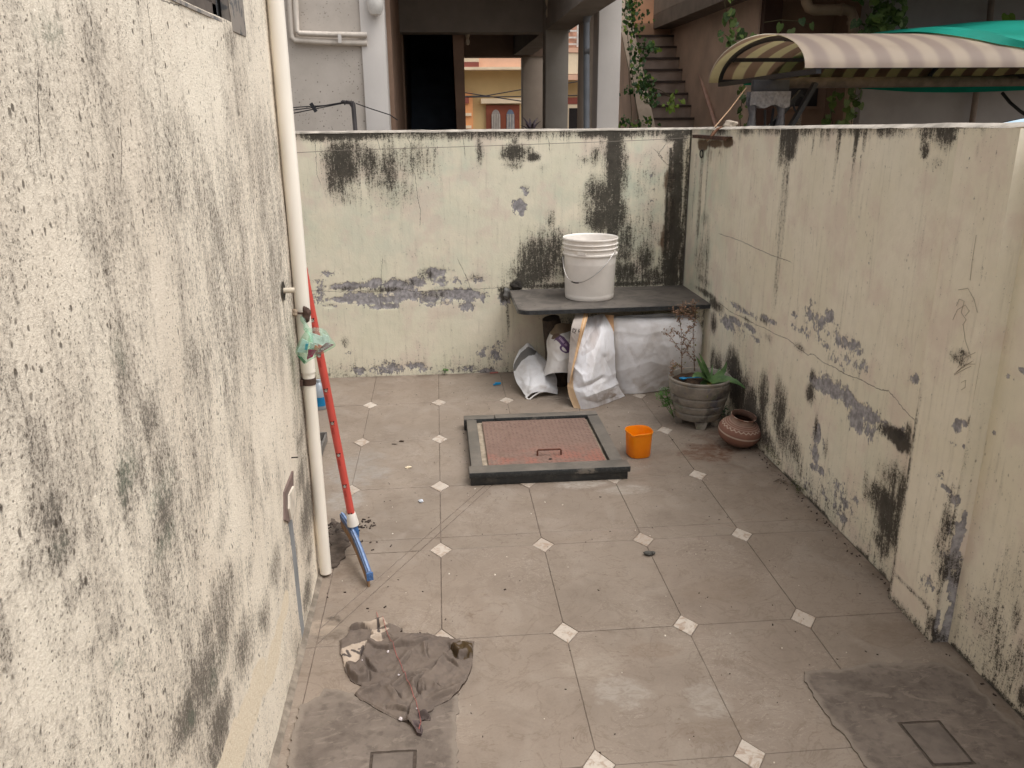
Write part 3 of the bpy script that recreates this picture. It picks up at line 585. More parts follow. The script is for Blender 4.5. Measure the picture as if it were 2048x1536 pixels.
peel = ells(U, V, [(2.027,0.654,0.025,0.022,0.8),(2.001,0.671,0.024,0.011,0.85),(2.029,0.6,0.017,0.011,0.6),(1.985,0.61,0.01,0.006,0.8),(2.061,0.493,0.026,0.022,0.7),(2.03,0.468,0.043,0.011,0.75),(1.989,0.449,0.03,0.014,0.75),(1.965,0.446,0.021,0.036,0.8),(1.991,0.273,0.056,0.057,0.5),(2.027,0.168,0.068,0.038,0.5),(1.981,0.374,0.016,0.041,0.7),(1.969,1.068,0.007,0.013,1.0),(1.968,0.989,0.006,0.05,1.0),(1.955,0.925,0.008,0.025,1.0),(1.938,0.255,0.029,0.069,0.6),(1.944,0.17,0.025,0.057,0.6)], .4, 73, 15)
crkz = None
wall_panel('pilaster_face', (PXF, 0, 0), (0,1,0), (0,0,1), us, vs_, M_cream_r, pil, (mold, peel, mold*0, mold*0), .0015, 4, None, (-1,0,0), crkz)
us = np.linspace(PXF, RW+.01, 12); U, V = np.meshgrid(us, vs_, indexing='ij')
mold = sstep(.55, .2, V)*.55*sstep(.40, .66, fbm(U*30, V*12, 84, 4))+sstep(.02, .0, U-PXF)*sstep(1.0, .3, V)*.4
peel = sstep(.7, .3, V)*.75*sstep(.48, .64, fbm(U*34, V*11, 85, 4))
wall_panel('pilaster_return', (0, PY0, 0), (1,0,0), (0,0,1), us, vs_, M_cream_r, pil, (mold, peel, mold*0, mold*0), .001, 5, None, (0,-1,0))
wall_panel('pilaster_return', (0, PY1, 0), (1,0,0), (0,0,1), us, vs_, M_cream_r, pil, (mold, peel, mold*0, mold*0), .001, 6, None, (0,1,0))

# ---- left house: roughcast side wall with a bit of a window, and its far return
def roughcast():
    t = NT('roughcast_plaster'); a = t.attr('stain'); rgb = t.sep(a.outputs['Color'], True)
    gr = t.noise(330, 4, .7); gr2 = t.noise(110, 5, .68); mid = t.noise(16, 6, .64, k=(1, 1, .45)); big = t.noise(2.6, 5, .6, k=(1, 1, .6)); cl = t.noise(4.2, 7, .62, k=(1, 1, .6))
    wp = t.vadd(t.pos, t.vmul(t.noise(5, 3, col=True), (.06, .06, .06)))
    st = t.noise(1, 7, .68, k=(32, 32, 6.0), vec=wp); st2 = t.noise(1, 5, .68, k=(100, 100, 24), vec=wp)
    col = t.mix(t.ramp(big, .3, .7), lin(238, 228, 210), lin(224, 212, 194))
    col = t.mix(t.mul(t.ramp(gr2, .4, .75), .22), col, lin(206, 190, 168))
    # grime film following the runs
    gf = t.add(t.mul(rgb[0], .95), t.add(t.mul(t.sub(st, .5), .9), t.add(t.mul(t.sub(cl, .5), 1.25), t.add(t.mul(t.sub(mid, .5), 1.0), t.mul(t.sub(gr2, .5), 1.2)))))
    col = t.mix(t.mul(t.ramp(gf, .08, .85), .68), col, lin(140, 130, 119))
    # black mildew grains sitting in the pits
    mf = t.add(t.mul(rgb[0], 1.12), t.add(t.mul(t.add(t.sub(st, .5), t.sub(cl, .5)), .85), t.add(t.mul(t.sub(gr, .5), 2.2), t.add(t.mul(t.sub(gr2, .5), 1.9), t.add(t.mul(t.sub(st2, .5), 1.1), t.mul(t.sub(mid, .5), .7))))))
    col = t.mix(t.mul(t.ramp(mf, .50, 1.12), .82), col, lin(88, 83, 75))
    # algae
    ga = t.mul(t.ramp(t.add(rgb[1], t.mul(t.sub(mid, .5), 1.2)), .3, .7), t.ramp(gr2, .3, .6))
    col = t.mix(t.mul(ga, .62), col, lin(102, 114, 98))
    # separate dark pits
    wv = t.vadd(t.pos, t.vmul(t.noise(30, 3, col=True), (.012, .012, .03)))
    sp = t.ramp(t.voro(46, k=(1, 1, .7), vec=wv), .21, .10); sel = t.ramp(t.noise(8, 4, .6), .42, .56)
    col = t.mix(t.mul(t.mul(sp, sel), .8), col, lin(64, 56, 48))
    sp2 = t.mul(t.ramp(t.voro(110), .24, .12), t.ramp(t.add(t.noise(13, 4), t.mul(rgb[0], .15)), .44, .56))
    col = t.mix(t.mul(sp2, .75), col, lin(82, 74, 64))
    # bare smooth cream repair and grey cement strip
    col = t.mix(t.ramp(t.add(rgb[2], t.mul(t.sub(mid, .5), .5)), .45, .6), col, t.mix(t.ramp(gr2, .3, .7), lin(236, 224, 202), lin(222, 206, 180)))
    gs = t.ramp(t.add(a.outputs['Alpha'], t.mul(t.sub(gr2, .5), .35)), .48, .56)
    col = t.mix(gs, col, t.mix(t.ramp(mid, .3, .7), lin(122, 124, 126), lin(150, 150, 150)))
    cv = t.sep(t.attr('crack').outputs['Vector'])
    cf = t.mul(t.m2('LESS_THAN', t.m2('ABSOLUTE', t.add(cv[0], t.mul(t.sub(t.noise(60, 5, .7), .5), .016))), .0014), cv[1])
    col = t.mix(t.mul(cf, .75), col, lin(60, 52, 46))
    h = t.add(t.mul(gr, .8), t.add(t.mul(gr2, .9), t.mul(sp, -.6)))
    return t.fin(col, .92, t.bump(t.mul(h, t.sub(1.0, t.mul(gs, .8))), .6, .005), .2)
M_rough = roughcast()
us = np.arange(.45, 2.781, .0065); vs_ = np.arange(0, 2.31, .0065); U, V = np.meshgrid(us, vs_, indexing='ij')
mold = ells(U, V, [(1.47,1.412,0.159,0.126,0.4),(1.731,1.346,0.188,0.185,0.42),(2.13,1.393,0.285,0.248,0.4),(2.256,1.14,0.264,0.195,0.42),(1.61,1.465,0.158,0.103,0.36),(1.903,1.254,0.431,0.073,0.46),(0.986,1.229,0.113,0.039,0.42),(1.006,1.172,0.133,0.051,0.5),(1.167,1.235,0.104,0.052,0.48),(1.151,1.152,0.069,0.078,0.55),(1.239,1.059,0.082,0.077,0.6),(1.252,0.978,0.064,0.072,0.62),(1.329,1.095,0.093,0.052,0.46),(0.908,1.07,0.044,0.042,0.75),(0.915,1.021,0.057,0.038,0.68),(1.141,0.987,0.106,0.073,0.62),(1.244,0.903,0.128,0.073,0.62),(1.514,1.037,0.152,0.094,0.4),(1.602,1.071,0.067,0.054,0.55),(1.585,0.866,0.208,0.09,0.36),(0.999,1.358,0.098,0.033,0.36),(0.939,1.3,0.055,0.025,0.36),(0.929,0.951,0.085,0.028,0.5),(1.001,0.845,0.072,0.031,0.55),(0.938,0.858,0.037,0.022,0.6),(0.834,1.041,0.047,0.029,0.5),(1.316,0.533,0.182,0.096,0.92),(1.191,0.538,0.129,0.073,0.88),(1.38,0.596,0.14,0.066,0.7),(1.565,0.556,0.141,0.083,0.62),(1.587,0.405,0.149,0.095,0.85),(1.783,0.351,0.102,0.094,0.8),(1.362,0.395,0.141,0.067,0.9),(1.032,0.636,0.08,0.039,0.55),(0.952,0.771,0.08,0.036,0.4),(0.819,0.822,0.059,0.031,0.5),(1.703,0.535,0.125,0.069,0.55),(1.902,0.391,0.105,0.066,0.5),(2.38,0.438,0.159,0.093,0.7),(2.4,0.291,0.181,0.121,0.85),(2.191,0.268,0.181,0.075,0.5),(2.332,0.079,0.127,0.066,0.7),(2.131,0.398,0.091,0.073,0.6),(2.441,0.547,0.148,0.069,0.55),(2.411,0.159,0.101,0.054,0.7),(2.102,0.565,0.099,0.071,0.4),(2.113,-0.039,0.067,0.073,0.8),(1.943,-0.026,0.057,0.057,0.8),(2.619,0.273,0.097,0.087,0.5),(2.051,1.659,0.07,0.043,0.45),(2.259,1.652,0.085,0.06,0.45),(1.058,1.566,0.103,0.038,0.3),(1.098,1.602,0.083,0.034,0.32),(0.758,0.988,0.024,0.056,0.5),(1.803,0.624,0.184,0.093,0.36),(1.332,0.781,0.151,0.062,0.45),(1.558,0.723,0.102,0.054,0.4)], .75, 93, 6)
mold = np.clip(mold*.98, 0, .95)+.14*sstep(.3, .7, fbm(U*9, V*4, 96, 4)); mold = np.maximum(mold, .17+.30*sstep(.38, .68, fbm(U*2.4, V*1.6, 94, 4)))
alg = ells(U, V, [(1.101,1.607,0.069,0.033,0.5),(1.167,1.191,0.105,0.078,0.45),(1.155,1.02,0.108,0.073,0.6),(1.209,0.937,0.142,0.063,0.6),(1.063,1.117,0.089,0.036,0.4),(1.225,0.859,0.105,0.057,0.55),(1.334,0.497,0.189,0.081,0.5),(0.997,0.792,0.072,0.037,0.6),(1.08,0.747,0.068,0.019,0.6),(2.53,1.372,0.159,0.109,0.4),(0.902,1.022,0.067,0.032,0.45),(1.209,0.512,0.134,0.044,0.5),(1.493,0.311,0.102,0.046,0.4)], .6, 95, 5)
cream = ells(U, V, [(2.001,0.231,0.082,0.047,1.1),(1.917,0.217,0.098,0.045,1.0),(1.82,0.195,0.149,0.054,1.1),(1.611,0.241,0.158,0.068,1.1),(1.466,0.256,0.187,0.08,1.1),(1.354,0.295,0.172,0.051,1.1),(2.577,0.162,0.067,0.072,0.7)], .3, 97, 6)
GSP = [(2.171,0.409),(2.191,0.334),(2.198,0.247),(2.198,0.163),(2.197,0.077),(2.201,0.013)]
gs = np.zeros_like(U)
for k, ((a, b), (c, d)) in enumerate(zip(GSP[:-1], GSP[1:])):
    t_ = np.clip(((U-a)*(c-a)+(V-b)*(d-b))/((c-a)**2+(d-b)**2), 0, 1); gs = np.maximum(gs, sstep(1.5, .6, np.hypot(U-a-t_*(c-a), V-b-t_*(d-b))/.026))
cream = cream*(1-gs)
crk = cracks(U, V, [[(1.58,1.692),(1.637,1.694),(1.678,1.697),(1.727,1.708)], [(1.06,1.556),(1.049,1.523),(1.04,1.495),(1.031,1.468)], [(1.496,1.676),(1.494,1.653),(1.495,1.627)], [(1.306,1.493),(1.293,1.459),(1.272,1.417)]])
house = thing('house', 'tall house side wall of roughcast plaster streaked with grey mildew, nearest the viewer', 'house', (LW, 1.5, 0))
wall_panel('roughcast_face', (LW, 0, 0), (0,1,0), (0,0,1), us, vs_, M_rough, house, (mold, alg, cream, gs), .004, 9, (1.18, 2.082, 1.707, 2.26), (1,0,0), crk, 0)
m = MB().box(-3.5, LW, -1.2, .45, -.3, 3.1).box(-3.5, LW-.09, .45, 2.774, -.3, 3.1).box(LW-.09, LW, .45, 2.78, 2.3, 3.1).box(LW-.08, LW-.03, .46, 1.17, .0, 2.3).box(LW-.08, LW-.03, 2.1, 2.77, 0, 2.3).box(LW-.085, LW-.03, .46, 2.77, 0, 1.69)
m.build('masonry', M_rough, house, smooth=False)
us = np.arange(-3.4, LW+.001, .02); vs2 = np.arange(0, 2.5, .02); U2, V2 = np.meshgrid(us, vs2, indexing='ij')
wall_panel('roughcast_return', (0, 2.78, 0), (1,0,0), (0,0,1), us, vs2, M_rough, house, (U2*0+.45, U2*0, U2*0, U2*0), .003, 10, None, (0,1,0), None, 0)
# worn rounded arris along the corner
MB().tube([(LW-.006+.004*math.sin(z*9), 2.775+.003*math.sin(z*7), z) for z in np.arange(0, 3.0, .05)], [.010+.003*math.sin(z*23)+.002*math.sin(z*57) for z in np.arange(0, 3.0, .05)], 8).build('corner_edge', M_rough, house)
roof = MB().box(-3.6, LW+.12, -1.3, 2.9, 3.1, 3.22).build('roof', M_coping, house, smooth=False)
win = MB().box(LW-.075, LW-.055, 1.19, 2.08, 1.707, 2.26).build('window', simple('dark_glass', (58, 52, 48), .25, .25, 5, spec=.6), house, smooth=False)
MB().box(LW-.056, LW-.028, 1.20, 1.24, 1.72, 2.25).box(LW-.056, LW-.028, 2.045, 2.079, 1.72, 2.25).box(LW-.056, LW-.028, 1.62, 1.66, 1.72, 2.25).box(LW-.056, LW-.028, 1.20, 2.079, 1.709, 1.745).build('window_frame', simple('grey_frame', (92, 84, 78), .6, .25), win, smooth=False)
def surround_mat():
    t = NT('flaking_surround'); n1 = t.noise(26, 6, .65, k=(1, 1, .8)); 
    col = t.mix(t.ramp(n1, .50, .56), lin(150, 142, 134), lin(104, 104, 104)); return t.fin(col, .85, t.bump(n1, .5, .004))
M_sur = surround_mat()
MB().bevbox(LW-.02, LW+.004, 2.084, 2.222, 1.690, 2.34, .003).build('window_surround', M_sur, house)
MB().box(LW-.05, LW+.0015, 1.18, 2.083, 1.700, 1.7065).build('window_sill', M_sur, house, smooth=False)
# meter hatch plate with a plastic cover, nail above it
plate = MB().add([(LW+.006, *p) for p in [(2.088,0.451),(2.123,0.518),(2.266,0.519),(2.219,0.432),(2.141,0.416)]]+[(LW-.004, *p) for p in [(2.088,0.451),(2.123,0.518),(2.266,0.519),(2.219,0.432),(2.141,0.416)]],
        [(0,1,2,3,4),(0,5,6,1),(1,6,7,2),(2,7,8,3),(3,8,9,4),(4,9,5,0)]).build('switch_plate', simple('plate_brown', (116, 98, 92), .5, .2), house, smooth=False)
MB().add([(LW+.012, *p) for p in [(2.133,0.462),(2.152,0.496),(2.224,0.49),(2.243,0.461),(2.225,0.429),(2.145,0.422)]]+[(LW+.0065, *p) for p in [(2.133,0.462),(2.152,0.496),(2.224,0.49),(2.243,0.461),(2.225,0.429),(2.145,0.422)]],
        [(0,1,2,3,4,5),(0,6,7,1),(1,7,8,2),(2,8,9,3),(3,9,10,4),(4,10,11,5),(5,11,6,0)]).build('cover', simple('cover_cream', (214, 204, 188), .5, .1, 30, .3), plate, smooth=False)
MB().tube([(LW-.01, 2.285, .553), (LW+.018, 2.287, .553)], .0022, 6).build('nail', simple('iron_dark', (52, 44, 40), .7, .3), house)

MB().add([(LW-.002, .3, .0008), (LW+.016, .3, .0008), (LW+.016, 2.60, .0008), (LW-.002, 2.60, .0008), (LW-.002, .3, .012), (LW-.002, 2.60, .012)], [(1,2,5,4),(0,1,4),(2,3,5)]).build('foot_grout', simple('grey_grout', (128, 118, 106), .95, .3, 30, .5, (84, 76, 68), .5), house, smooth=False)
def slope_top(o):
    off = world_loc(o)
    if o.type == 'MESH':
        me = o.data; co = np.empty(len(me.vertices)*3); me.vertices.foreach_get('co', co); co = co.reshape(-1, 3)
        y = co[:, 1]+off.y; z = co[:, 2]+off.z; z = np.where(z > 0, z*(1+(BW-y)*.0105), z); co[:, 2] = z-off.z
        me.vertices.foreach_set('co', co.reshape(-1)); me.update()
    for c in [c for c in bpy.data.objects if c.parent == o]: slope_top(c)
slope_top(right_wall)

# ================================================================ THINGS IN THE YARD
# ---- stone shelf in the corner
ZS = .515
def slate_mat():
    t = NT('dusty_slate'); n = t.noise(7, 6, .65, dist=1); f = t.noise(60, 5, .65)
    col = t.mix(t.ramp(n, .35, .65), lin(80, 75, 70), lin(105, 98, 91))
    col = t.mix(t.mul(t.ramp(t.noise(16, 6, .7, dist=2), .56, .66), .5), col, lin(62, 58, 54))
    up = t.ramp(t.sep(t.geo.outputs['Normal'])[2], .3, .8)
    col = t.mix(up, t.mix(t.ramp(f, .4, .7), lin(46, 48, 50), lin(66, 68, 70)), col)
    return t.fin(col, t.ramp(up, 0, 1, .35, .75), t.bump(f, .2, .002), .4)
M_slate = slate_mat()
shelf = thing('stone_shelf', 'dark slate shelf slab with one rounded corner built across the corner of the walls', 'shelf', (.94, 4.6, ZS))
poly = [(.405, BW+.01), (.405, 4.345)]
for k in range(9):
    w = math.pi+(math.pi/2)*k/8; poly.append((.405+.07+.07*math.cos(w), 4.30+.07+.07*math.sin(w)))
poly += [(RW+.01, 4.33), (RW+.01, BW+.01)]
poly = [p for i, p in enumerate(poly) if i != 1]
MB().prism(poly, ZS-.028, ZS, .005).build('slab', M_slate, shelf, angle=30)
us = np.linspace(4.40, BW-.002, 40); vs_ = np.linspace(0, ZS-.03, 50); U, V = np.meshgrid(us, vs_, indexing='ij')
m = MB().box(1.418, RW-.001, 4.415, BW-.002, .001, ZS-.029)
m.c = [(.35, .2, .15, .2)]*8
m.build('side_support', M_cream, shelf, smooth=False)
# blob of blackened mortar where the slab enters the wall
def lump(name, c, r, mat, parent=None, seed=0, amp=.35, sq=(1,1,1), n=3):
    bm = bmesh.new(); bmesh.ops.create_icosphere(bm, subdivisions=n, radius=1)
    rs = np.random.RandomState(seed); ph = rs.rand(6)*6
    m = MB(); vv = []
    for v in bm.verts:
        p = v.co; d = 1+amp*(.5*math.sin(3.1*p.x+ph[0])*math.sin(2.7*p.y+ph[1])+.4*math.sin(5.3*p.z+ph[2]+2*p.x)+.25*math.sin(9*p.x+ph[3])*math.sin(8*p.y+ph[4]+3*p.z))
        vv.append((c[0]+p.x*d*r*sq[0], c[1]+p.y*d*r*sq[1], c[2]+p.z*d*r*sq[2]))
    m.add(vv, [[v.index for v in f.verts] for f in bm.faces]); bm.free()
    return m.build(name, mat, parent)
M_blackmortar = simple('black_mortar', (48, 44, 40), .95, .4, 60, 0, bs=.8, bscale=90)
lump('mortar_lump', (.445, BW-.005, ZS+.022), .030, M_blackmortar, shelf, 3, .4, (1.2, .6, .9))
lump('mortar_lump', (.395, BW-.004, ZS-.02), .026, simple('grey_mortar', (120, 118, 114), .95, .3, 40, .5, (50, 46, 42)), shelf, 4, .4, (.9, .5, 1.3))

# ---- white paint bucket
bc = (.842, 4.585, ZS+.001)
M_bucket = simple('bucket_plastic', (234, 228, 221), .42, .06, 9, .36, (186, 168, 146), .06, 30, .45)
bucket = thing('bucket', 'tall white plastic paint bucket with wire bail standing on the slate shelf', 'bucket', bc)
prof = [(0,.004),(.128,.004),(.133,0),(.137,.004),(.1385,.02),(.1455,.235),(.152,.237),(.1535,.241),(.1525,.246),(.1475,.248),(.148,.268),(.1535,.270),(.154,.274),(.1485,.277),(.149,.290),(.1545,.292),(.155,.296),(.150,.299),(.1505,.312),(.152,.316),(.155,.318),(.1555,.324),(.1535,.327),(.1505,.325),(.148,.316),(.139,.03),(.132,.012),(0,.011)]
prof = [(r_, z*1.05) for r_, z in prof]
MB().lathe(prof, bc, 72).build('body', M_bucket, bucket, angle=50)
M_wire = simple('wire_steel', (176, 172, 168), .35, .1, 30, metal=1)
for k, az in enumerate((R(-118), R(-38))):
    dx, dy = math.cos(az), math.sin(az); p = Vector((bc[0]+dx*.150, bc[1]+dy*.150, bc[2]+.269)); tx = Vector((-dy, dx, 0))
    MB().obox(p, tx*(.024 if k == 0 else .010), Vector((dx, dy, 0))*.004, Vector((0, 0, .0085))).build('ear', M_bucket, bucket, smooth=False)
pts = []
eA, eB = Vector((bc[0]-.1535, bc[1]-.01, bc[2]+.236)), Vector((bc[0]+.110, bc[1]-.112, bc[2]+.268))
for k in range(25):
    t = k/24; p = eA.lerp(eB, t)
    p.z -= (.155*math.sin(math.pi*t**.8)*(1-.25*t)) ; r0 = Vector((p.x-bc[0], p.y-bc[1], 0)); ang = math.atan2(r0.y, r0.x)
    a0 = math.atan2(eA.y-bc[1], eA.x-bc[0])+2*math.pi; a1 = math.atan2(eB.y-bc[1], eB.x-bc[0])+2*math.pi
    if a0 > a1: a0 = a0
    w = math.pi+.065+(a1-math.pi-.065)*t
    rr = .1575+.006*math.sin(math.pi*t)
    pts.append((bc[0]+rr*math.cos(w), bc[1]+rr*math.sin(w), p.z))
bail = MB().tube(pts, .0021, 6).build('bail', M_wire, bucket)
MB().tube(pts[7:11], .004, 8).build('bail_grip', simple('grip_black', (50, 46, 44), .6), bucket)

# ---- cloth helper: catmull-rom control net -> dense sheet; control points carry (x,y,z,printx,printy)
def cr_axis(P, n):
    m = P.shape[0]; t = np.linspace(0, m-1, n); i = np.clip(t.astype(int), 0, m-2); f = (t-i)[(...,)+(None,)*(P.ndim-1)]
    g = lambda k: P[np.clip(k, 0, m-1)]
    p0, p1, p2, p3 = g(i-1), g(i), g(i+1), g(i+2)
    p0 = np.where((i == 0)[(...,)+(None,)*(P.ndim-1)], 2*p1-p2, p0); p3 = np.where((i >= m-2)[(...,)+(None,)*(P.ndim-1)], 2*p2-p1, p3)
    return .5*((2*p1)+(-p0+p2)*f+(2*p0-5*p1+4*p2-p3)*f*f+(-p0+3*p1-3*p2+p3)*f**3)
def cloth(rows, n=130, m=130):
    P = np.array(rows, float); return cr_axis(cr_axis(P, m).swapaxes(0, 1), n).swapaxes(0, 1)
def normals(P):
    a = np.gradient(P, axis=0); b = np.gradient(P, axis=1); N = np.cross(a, b); return N/np.maximum(np.linalg.norm(N, axis=-1, keepdims=True), 1e-9)
def crumple(P, amp, sc, seed, edge=.0):
    N = normals(P[..., :3]); x0_, y0_ = P[..., 0]*sc, P[..., 2]*sc; ca, sa = math.cos(.6+seed), math.sin(.6+seed)
    x, y = (x0_*ca+y0_*sa)*1.35, (-x0_*sa+y0_*ca)*.62
    rid = 0
    for k, a in ((1, 1.0), (2.1, .6), (4.3, .33)):
        w = fbm(x*k*.5+seed, y*k*.5, seed+7, 3)*2.2
        rid = rid+a*(1-2*np.abs(vnoise(x*k+w, y*k*1.3+w*1.4, seed+int(k*3))-.5))**2.2
    d = amp*(rid-.8)+amp*1.4*(fbm(x*.6, y*.6, seed+31, 2)-.5)
    Q = P.copy(); Q[..., :3] += N*d[..., None]; return Q
def creases(P, lines):
    """fold lines given in the cloth's own print coordinates: (polyline, half width, height)"""
    N = normals(P[..., :3]); u, v = P[..., 3], P[..., 4]; d_ = np.zeros(u.shape); wob = (fbm(u*.09, v*.09, 201, 3)-.5)*7
    for pl, w, h in lines:
        best = np.full(u.shape, 1e9)
        for (x0, y0), (x1, y1) in zip(pl[:-1], pl[1:]):
            dx, dy = x1-x0, y1-y0; t = np.clip(((u-x0)*dx+(v-y0)*dy)/(dx*dx+dy*dy), 0, 1); best = np.minimum(best, np.hypot(u-x0-t*dx, v-y0-t*dy))
        q = np.clip(1-np.abs(best+wob*.35)/(w*2.2), 0, 1); d_ = d_+h*q**1.6
    if np.mean(N[..., 1]) > 0: N = -N
    Q = P.copy(); Q[..., :3] += N*d_[..., None]; return Q
CR_C = [([(1205,640),(1197,680),(1188,720),(1180,760)], 11, .020), ([(1165,692),(1180,667),(1196,650)], 5, -.009), ([(1156,776),(1180,770),(1206,757)], 4, -.011), ([(1175,792),(1215,777),(1240,766)], 6, .009), ([(1210,715),(1224,742),(1233,772)], 5, -.008), ([(1150,735),(1165,750),(1170,768)], 4, .006), ([(1168,800),(1195,806),(1230,795)], 4, -.005)]
CR_D = [([(1238,742),(1300,722),(1362,738)], 7, .008), ([(1260,700),(1276,740),(1266,772)], 4, -.006), ([(1330,690),(1346,730),(1336,762)], 5, .008), ([(1288,772),(1330,752),(1382,746)], 4, -.006), ([(1234,662),(1290,670),(1350,656)], 4, .004), ([(1300,640),(1312,680),(1305,715)], 4, -.005), ([(1355,650),(1372,690),(1366,730)], 5, .006)]
CR_A = [([(1042,762),(1070,746),(1102,736)], 4, -.007), ([(1055,722),(1059,760),(1053,786)], 3, -.005), ([(1050,787),(1075,771),(1110,779)], 5, .007), ([(1070,715),(1085,740),(1090,765)], 4, .005)]
def poly_in(x, y, pl):
    c = np.zeros(x.shape, bool)
    for k in range(len(pl)):
        (x1, y1), (x2, y2) = pl[k], pl[k-1]
        if y1 == y2: continue
        c ^= ((y1 > y) != (y2 > y)) & (x < (x2-x1)*(y-y1)/(y2-y1)+x1)
    return c
def sack_part(name, P, colf, back, mat, parent):
    """front sheet P plus a back sheet offset by back(u,v) along +Y"""
    m_, n_ = P.shape[:2]; v, u = np.meshgrid(np.linspace(0, 1, m_), np.linspace(0, 1, n_), indexing='ij')
    C = colf(u, v, P[..., 3], P[..., 4])
    mb = MB().grid(P[..., :3]); cols = [tuple(c) for c in C.reshape(-1, C.shape[-1])]
    if back is not None:
        B = P[::2, ::2, :3].copy(); uu, vv = u[::2, ::2], v[::2, ::2]
        B = B+back(uu, vv)
        mb.grid(B, True); cols += [tuple(c) for c in C[::2, ::2].reshape(-1, C.shape[-1])]
    mb.c = [c if len(c) == 4 else (*c, 1) for c in cols]
    return mb.build(name, mat, parent, angle=80)
M_woven = vcol('woven_sack', .75, .25, .25, 240, .34, (150, 132, 112), 9, .002)
def cfill(u, rgb): c = np.zeros(u.shape+(3,)); c[...] = lin(*rgb)[:3]; return c
def cmix(c, mask, rgb): mm = np.clip(mask, 0, 1)[..., None].astype(float); return c*(1-mm)+np.array(lin(*rgb)[:3])*mm
PUFF = lambda d: (lambda u, v: np.stack([u*0, d*np.sin(np.pi*u)*np.sin(np.pi*np.clip(v, 0, 1))+.002, u*0], -1))

# wide sheet draped on the right
def col_d(u, v, px_, py_):
    c = cfill(u, (236, 235, 237)); n = fbm(u*5, v*6, 71, 4)
    c = cmix(c, sstep(.5, .75, n)*.3, (170, 162, 156)); c = cmix(c, sstep(.72, .95, v)*sstep(.4, .6, fbm(u*9, v*9, 72))*.45, (158, 142, 124))
    return cmix(c, sstep(.06, .0, u)*.4, (190, 172, 150))
Pd = cloth([[(0.99,4.62,0.338,1225,650),(1.153,4.62,0.336,1280,649),(1.333,4.62,0.334,1340,648),(1.465,4.62,0.33,1384,648),(1.509,4.64,0.306,1396,654)],[(0.943,4.38,0.441,1227,635),(1.089,4.37,0.439,1280,635),(1.259,4.37,0.434,1340,635),(1.387,4.39,0.426,1383,635),(1.46,4.46,0.384,1400,643)],[(0.944,4.34,0.323,1229,680),(1.08,4.31,0.327,1280,680),(1.248,4.31,0.333,1340,676),(1.412,4.34,0.331,1395,672),(1.485,4.46,0.316,1407,666)],[(0.956,4.35,0.161,1231,735),(1.094,4.32,0.165,1282,735),(1.261,4.33,0.171,1340,730),(1.422,4.37,0.177,1392,722),(1.483,4.47,0.176,1402,712)],[(0.992,4.37,-0.001,1240,787),(1.117,4.35,0.004,1285,786),(1.286,4.41,0.002,1338,778),(1.439,4.46,0.011,1385,768),(1.492,4.52,0.039,1397,752)]], 190, 150)
sd_ = thing('woven_sack', 'wide white woven sack sheet draped under the shelf behind the flower pot', 'sack', (1.15, 4.4, 0), 'white sacks stored under the shelf')
sack_part('sheet', crumple(creases(Pd, [(a_, b_, c_*.6) for a_, b_, c_ in CR_D]), .0022, 9, 5), col_d, lambda u, v: np.stack([u*0, .16*np.sin(np.pi*u)*sstep(0, .4, v)*(1-.6*v)+.002, u*0], -1), M_woven, sd_)
# tall sack with beige edge
def col_c(u, v, px_, py_):
    c = cfill(u, (226, 225, 228)); n = fbm(u*4, v*5, 81, 4)
    c = cmix(c, sstep(.45, .7, n)*.25, (182, 168, 156))
    c = cmix(c, poly_in(px_, py_, [(1160,628),(1210,628),(1204,660),(1186,700),(1165,712),(1150,700)])*.45*sstep(.3, .7, fbm(u*6, v*6, 82)), (138, 118, 106))
    c = cmix(c, sstep(.05, .3, v-.52-.35*(1-u)*0)*sstep(.25, .9, u)*sstep(.35, .6, fbm(u*7, v*8, 83, 4))*.75, (150, 128, 108))
    c = cmix(c, (u < .10+.05*np.clip((v-.6)*3, 0, 1)+.015*fbm(u*0, v*14, 84)), (206, 176, 142))
    c = cmix(c, poly_in(px_, py_, [(1207,626),(1230,626),(1231,690),(1227,664),(1216,640)]), (206, 164, 126))
    return c
Pc = cloth([[(0.756,4.38,0.432,1160,640),(0.819,4.42,0.438,1180,634),(0.889,4.42,0.444,1205,631),(0.938,4.36,0.46,1227,630)],[(0.698,4.3,0.313,1143,690),(0.767,4.24,0.327,1172,690),(0.851,4.25,0.322,1202,690),(0.938,4.31,0.303,1229,690)],[(0.671,4.24,0.175,1136,745),(0.745,4.165,0.196,1168,745),(0.845,4.19,0.185,1203,745),(0.947,4.29,0.15,1232,745)],[(0.666,4.2,0.074,1136,785),(0.751,4.125,0.088,1172,788),(0.858,4.17,0.077,1208,785),(0.972,4.3,0.059,1239,775)],[(0.693,4.155,-0.003,1148,817),(0.771,4.135,-0.002,1178,818),(0.89,4.21,0.002,1216,806),(1.008,4.315,0.002,1250,792)]], 150, 170)
sc_ = thing('woven_sack', 'tall white woven sack with a beige edge leaning out under the shelf middle', 'sack', (.85, 4.2, 0), 'white sacks stored under the shelf')
sack_part('body', crumple(creases(Pc, CR_C), .0036, 8, 15), col_c, PUFF(.14), M_woven, sc_)
def col_flap(u, v, px_, py_):
    c = cfill(u, (176, 166, 158)); c = cmix(c, u > .62, (204, 164, 122)); c = cmix(c, (np.abs(u-.80) < .05), (224, 190, 152))
    g = (vnoise(px_*1.3, py_*1.1, 91) > .42)
    c = cmix(c, poly_in(px_, py_, [(1145,657),(1154,657),(1151,668),(1143,668)]) & g, (58, 52, 50))
    c = cmix(c, poly_in(px_, py_, [(1157,658),(1161,658),(1160,666),(1156,665)]) & g, (70, 62, 58)); return c
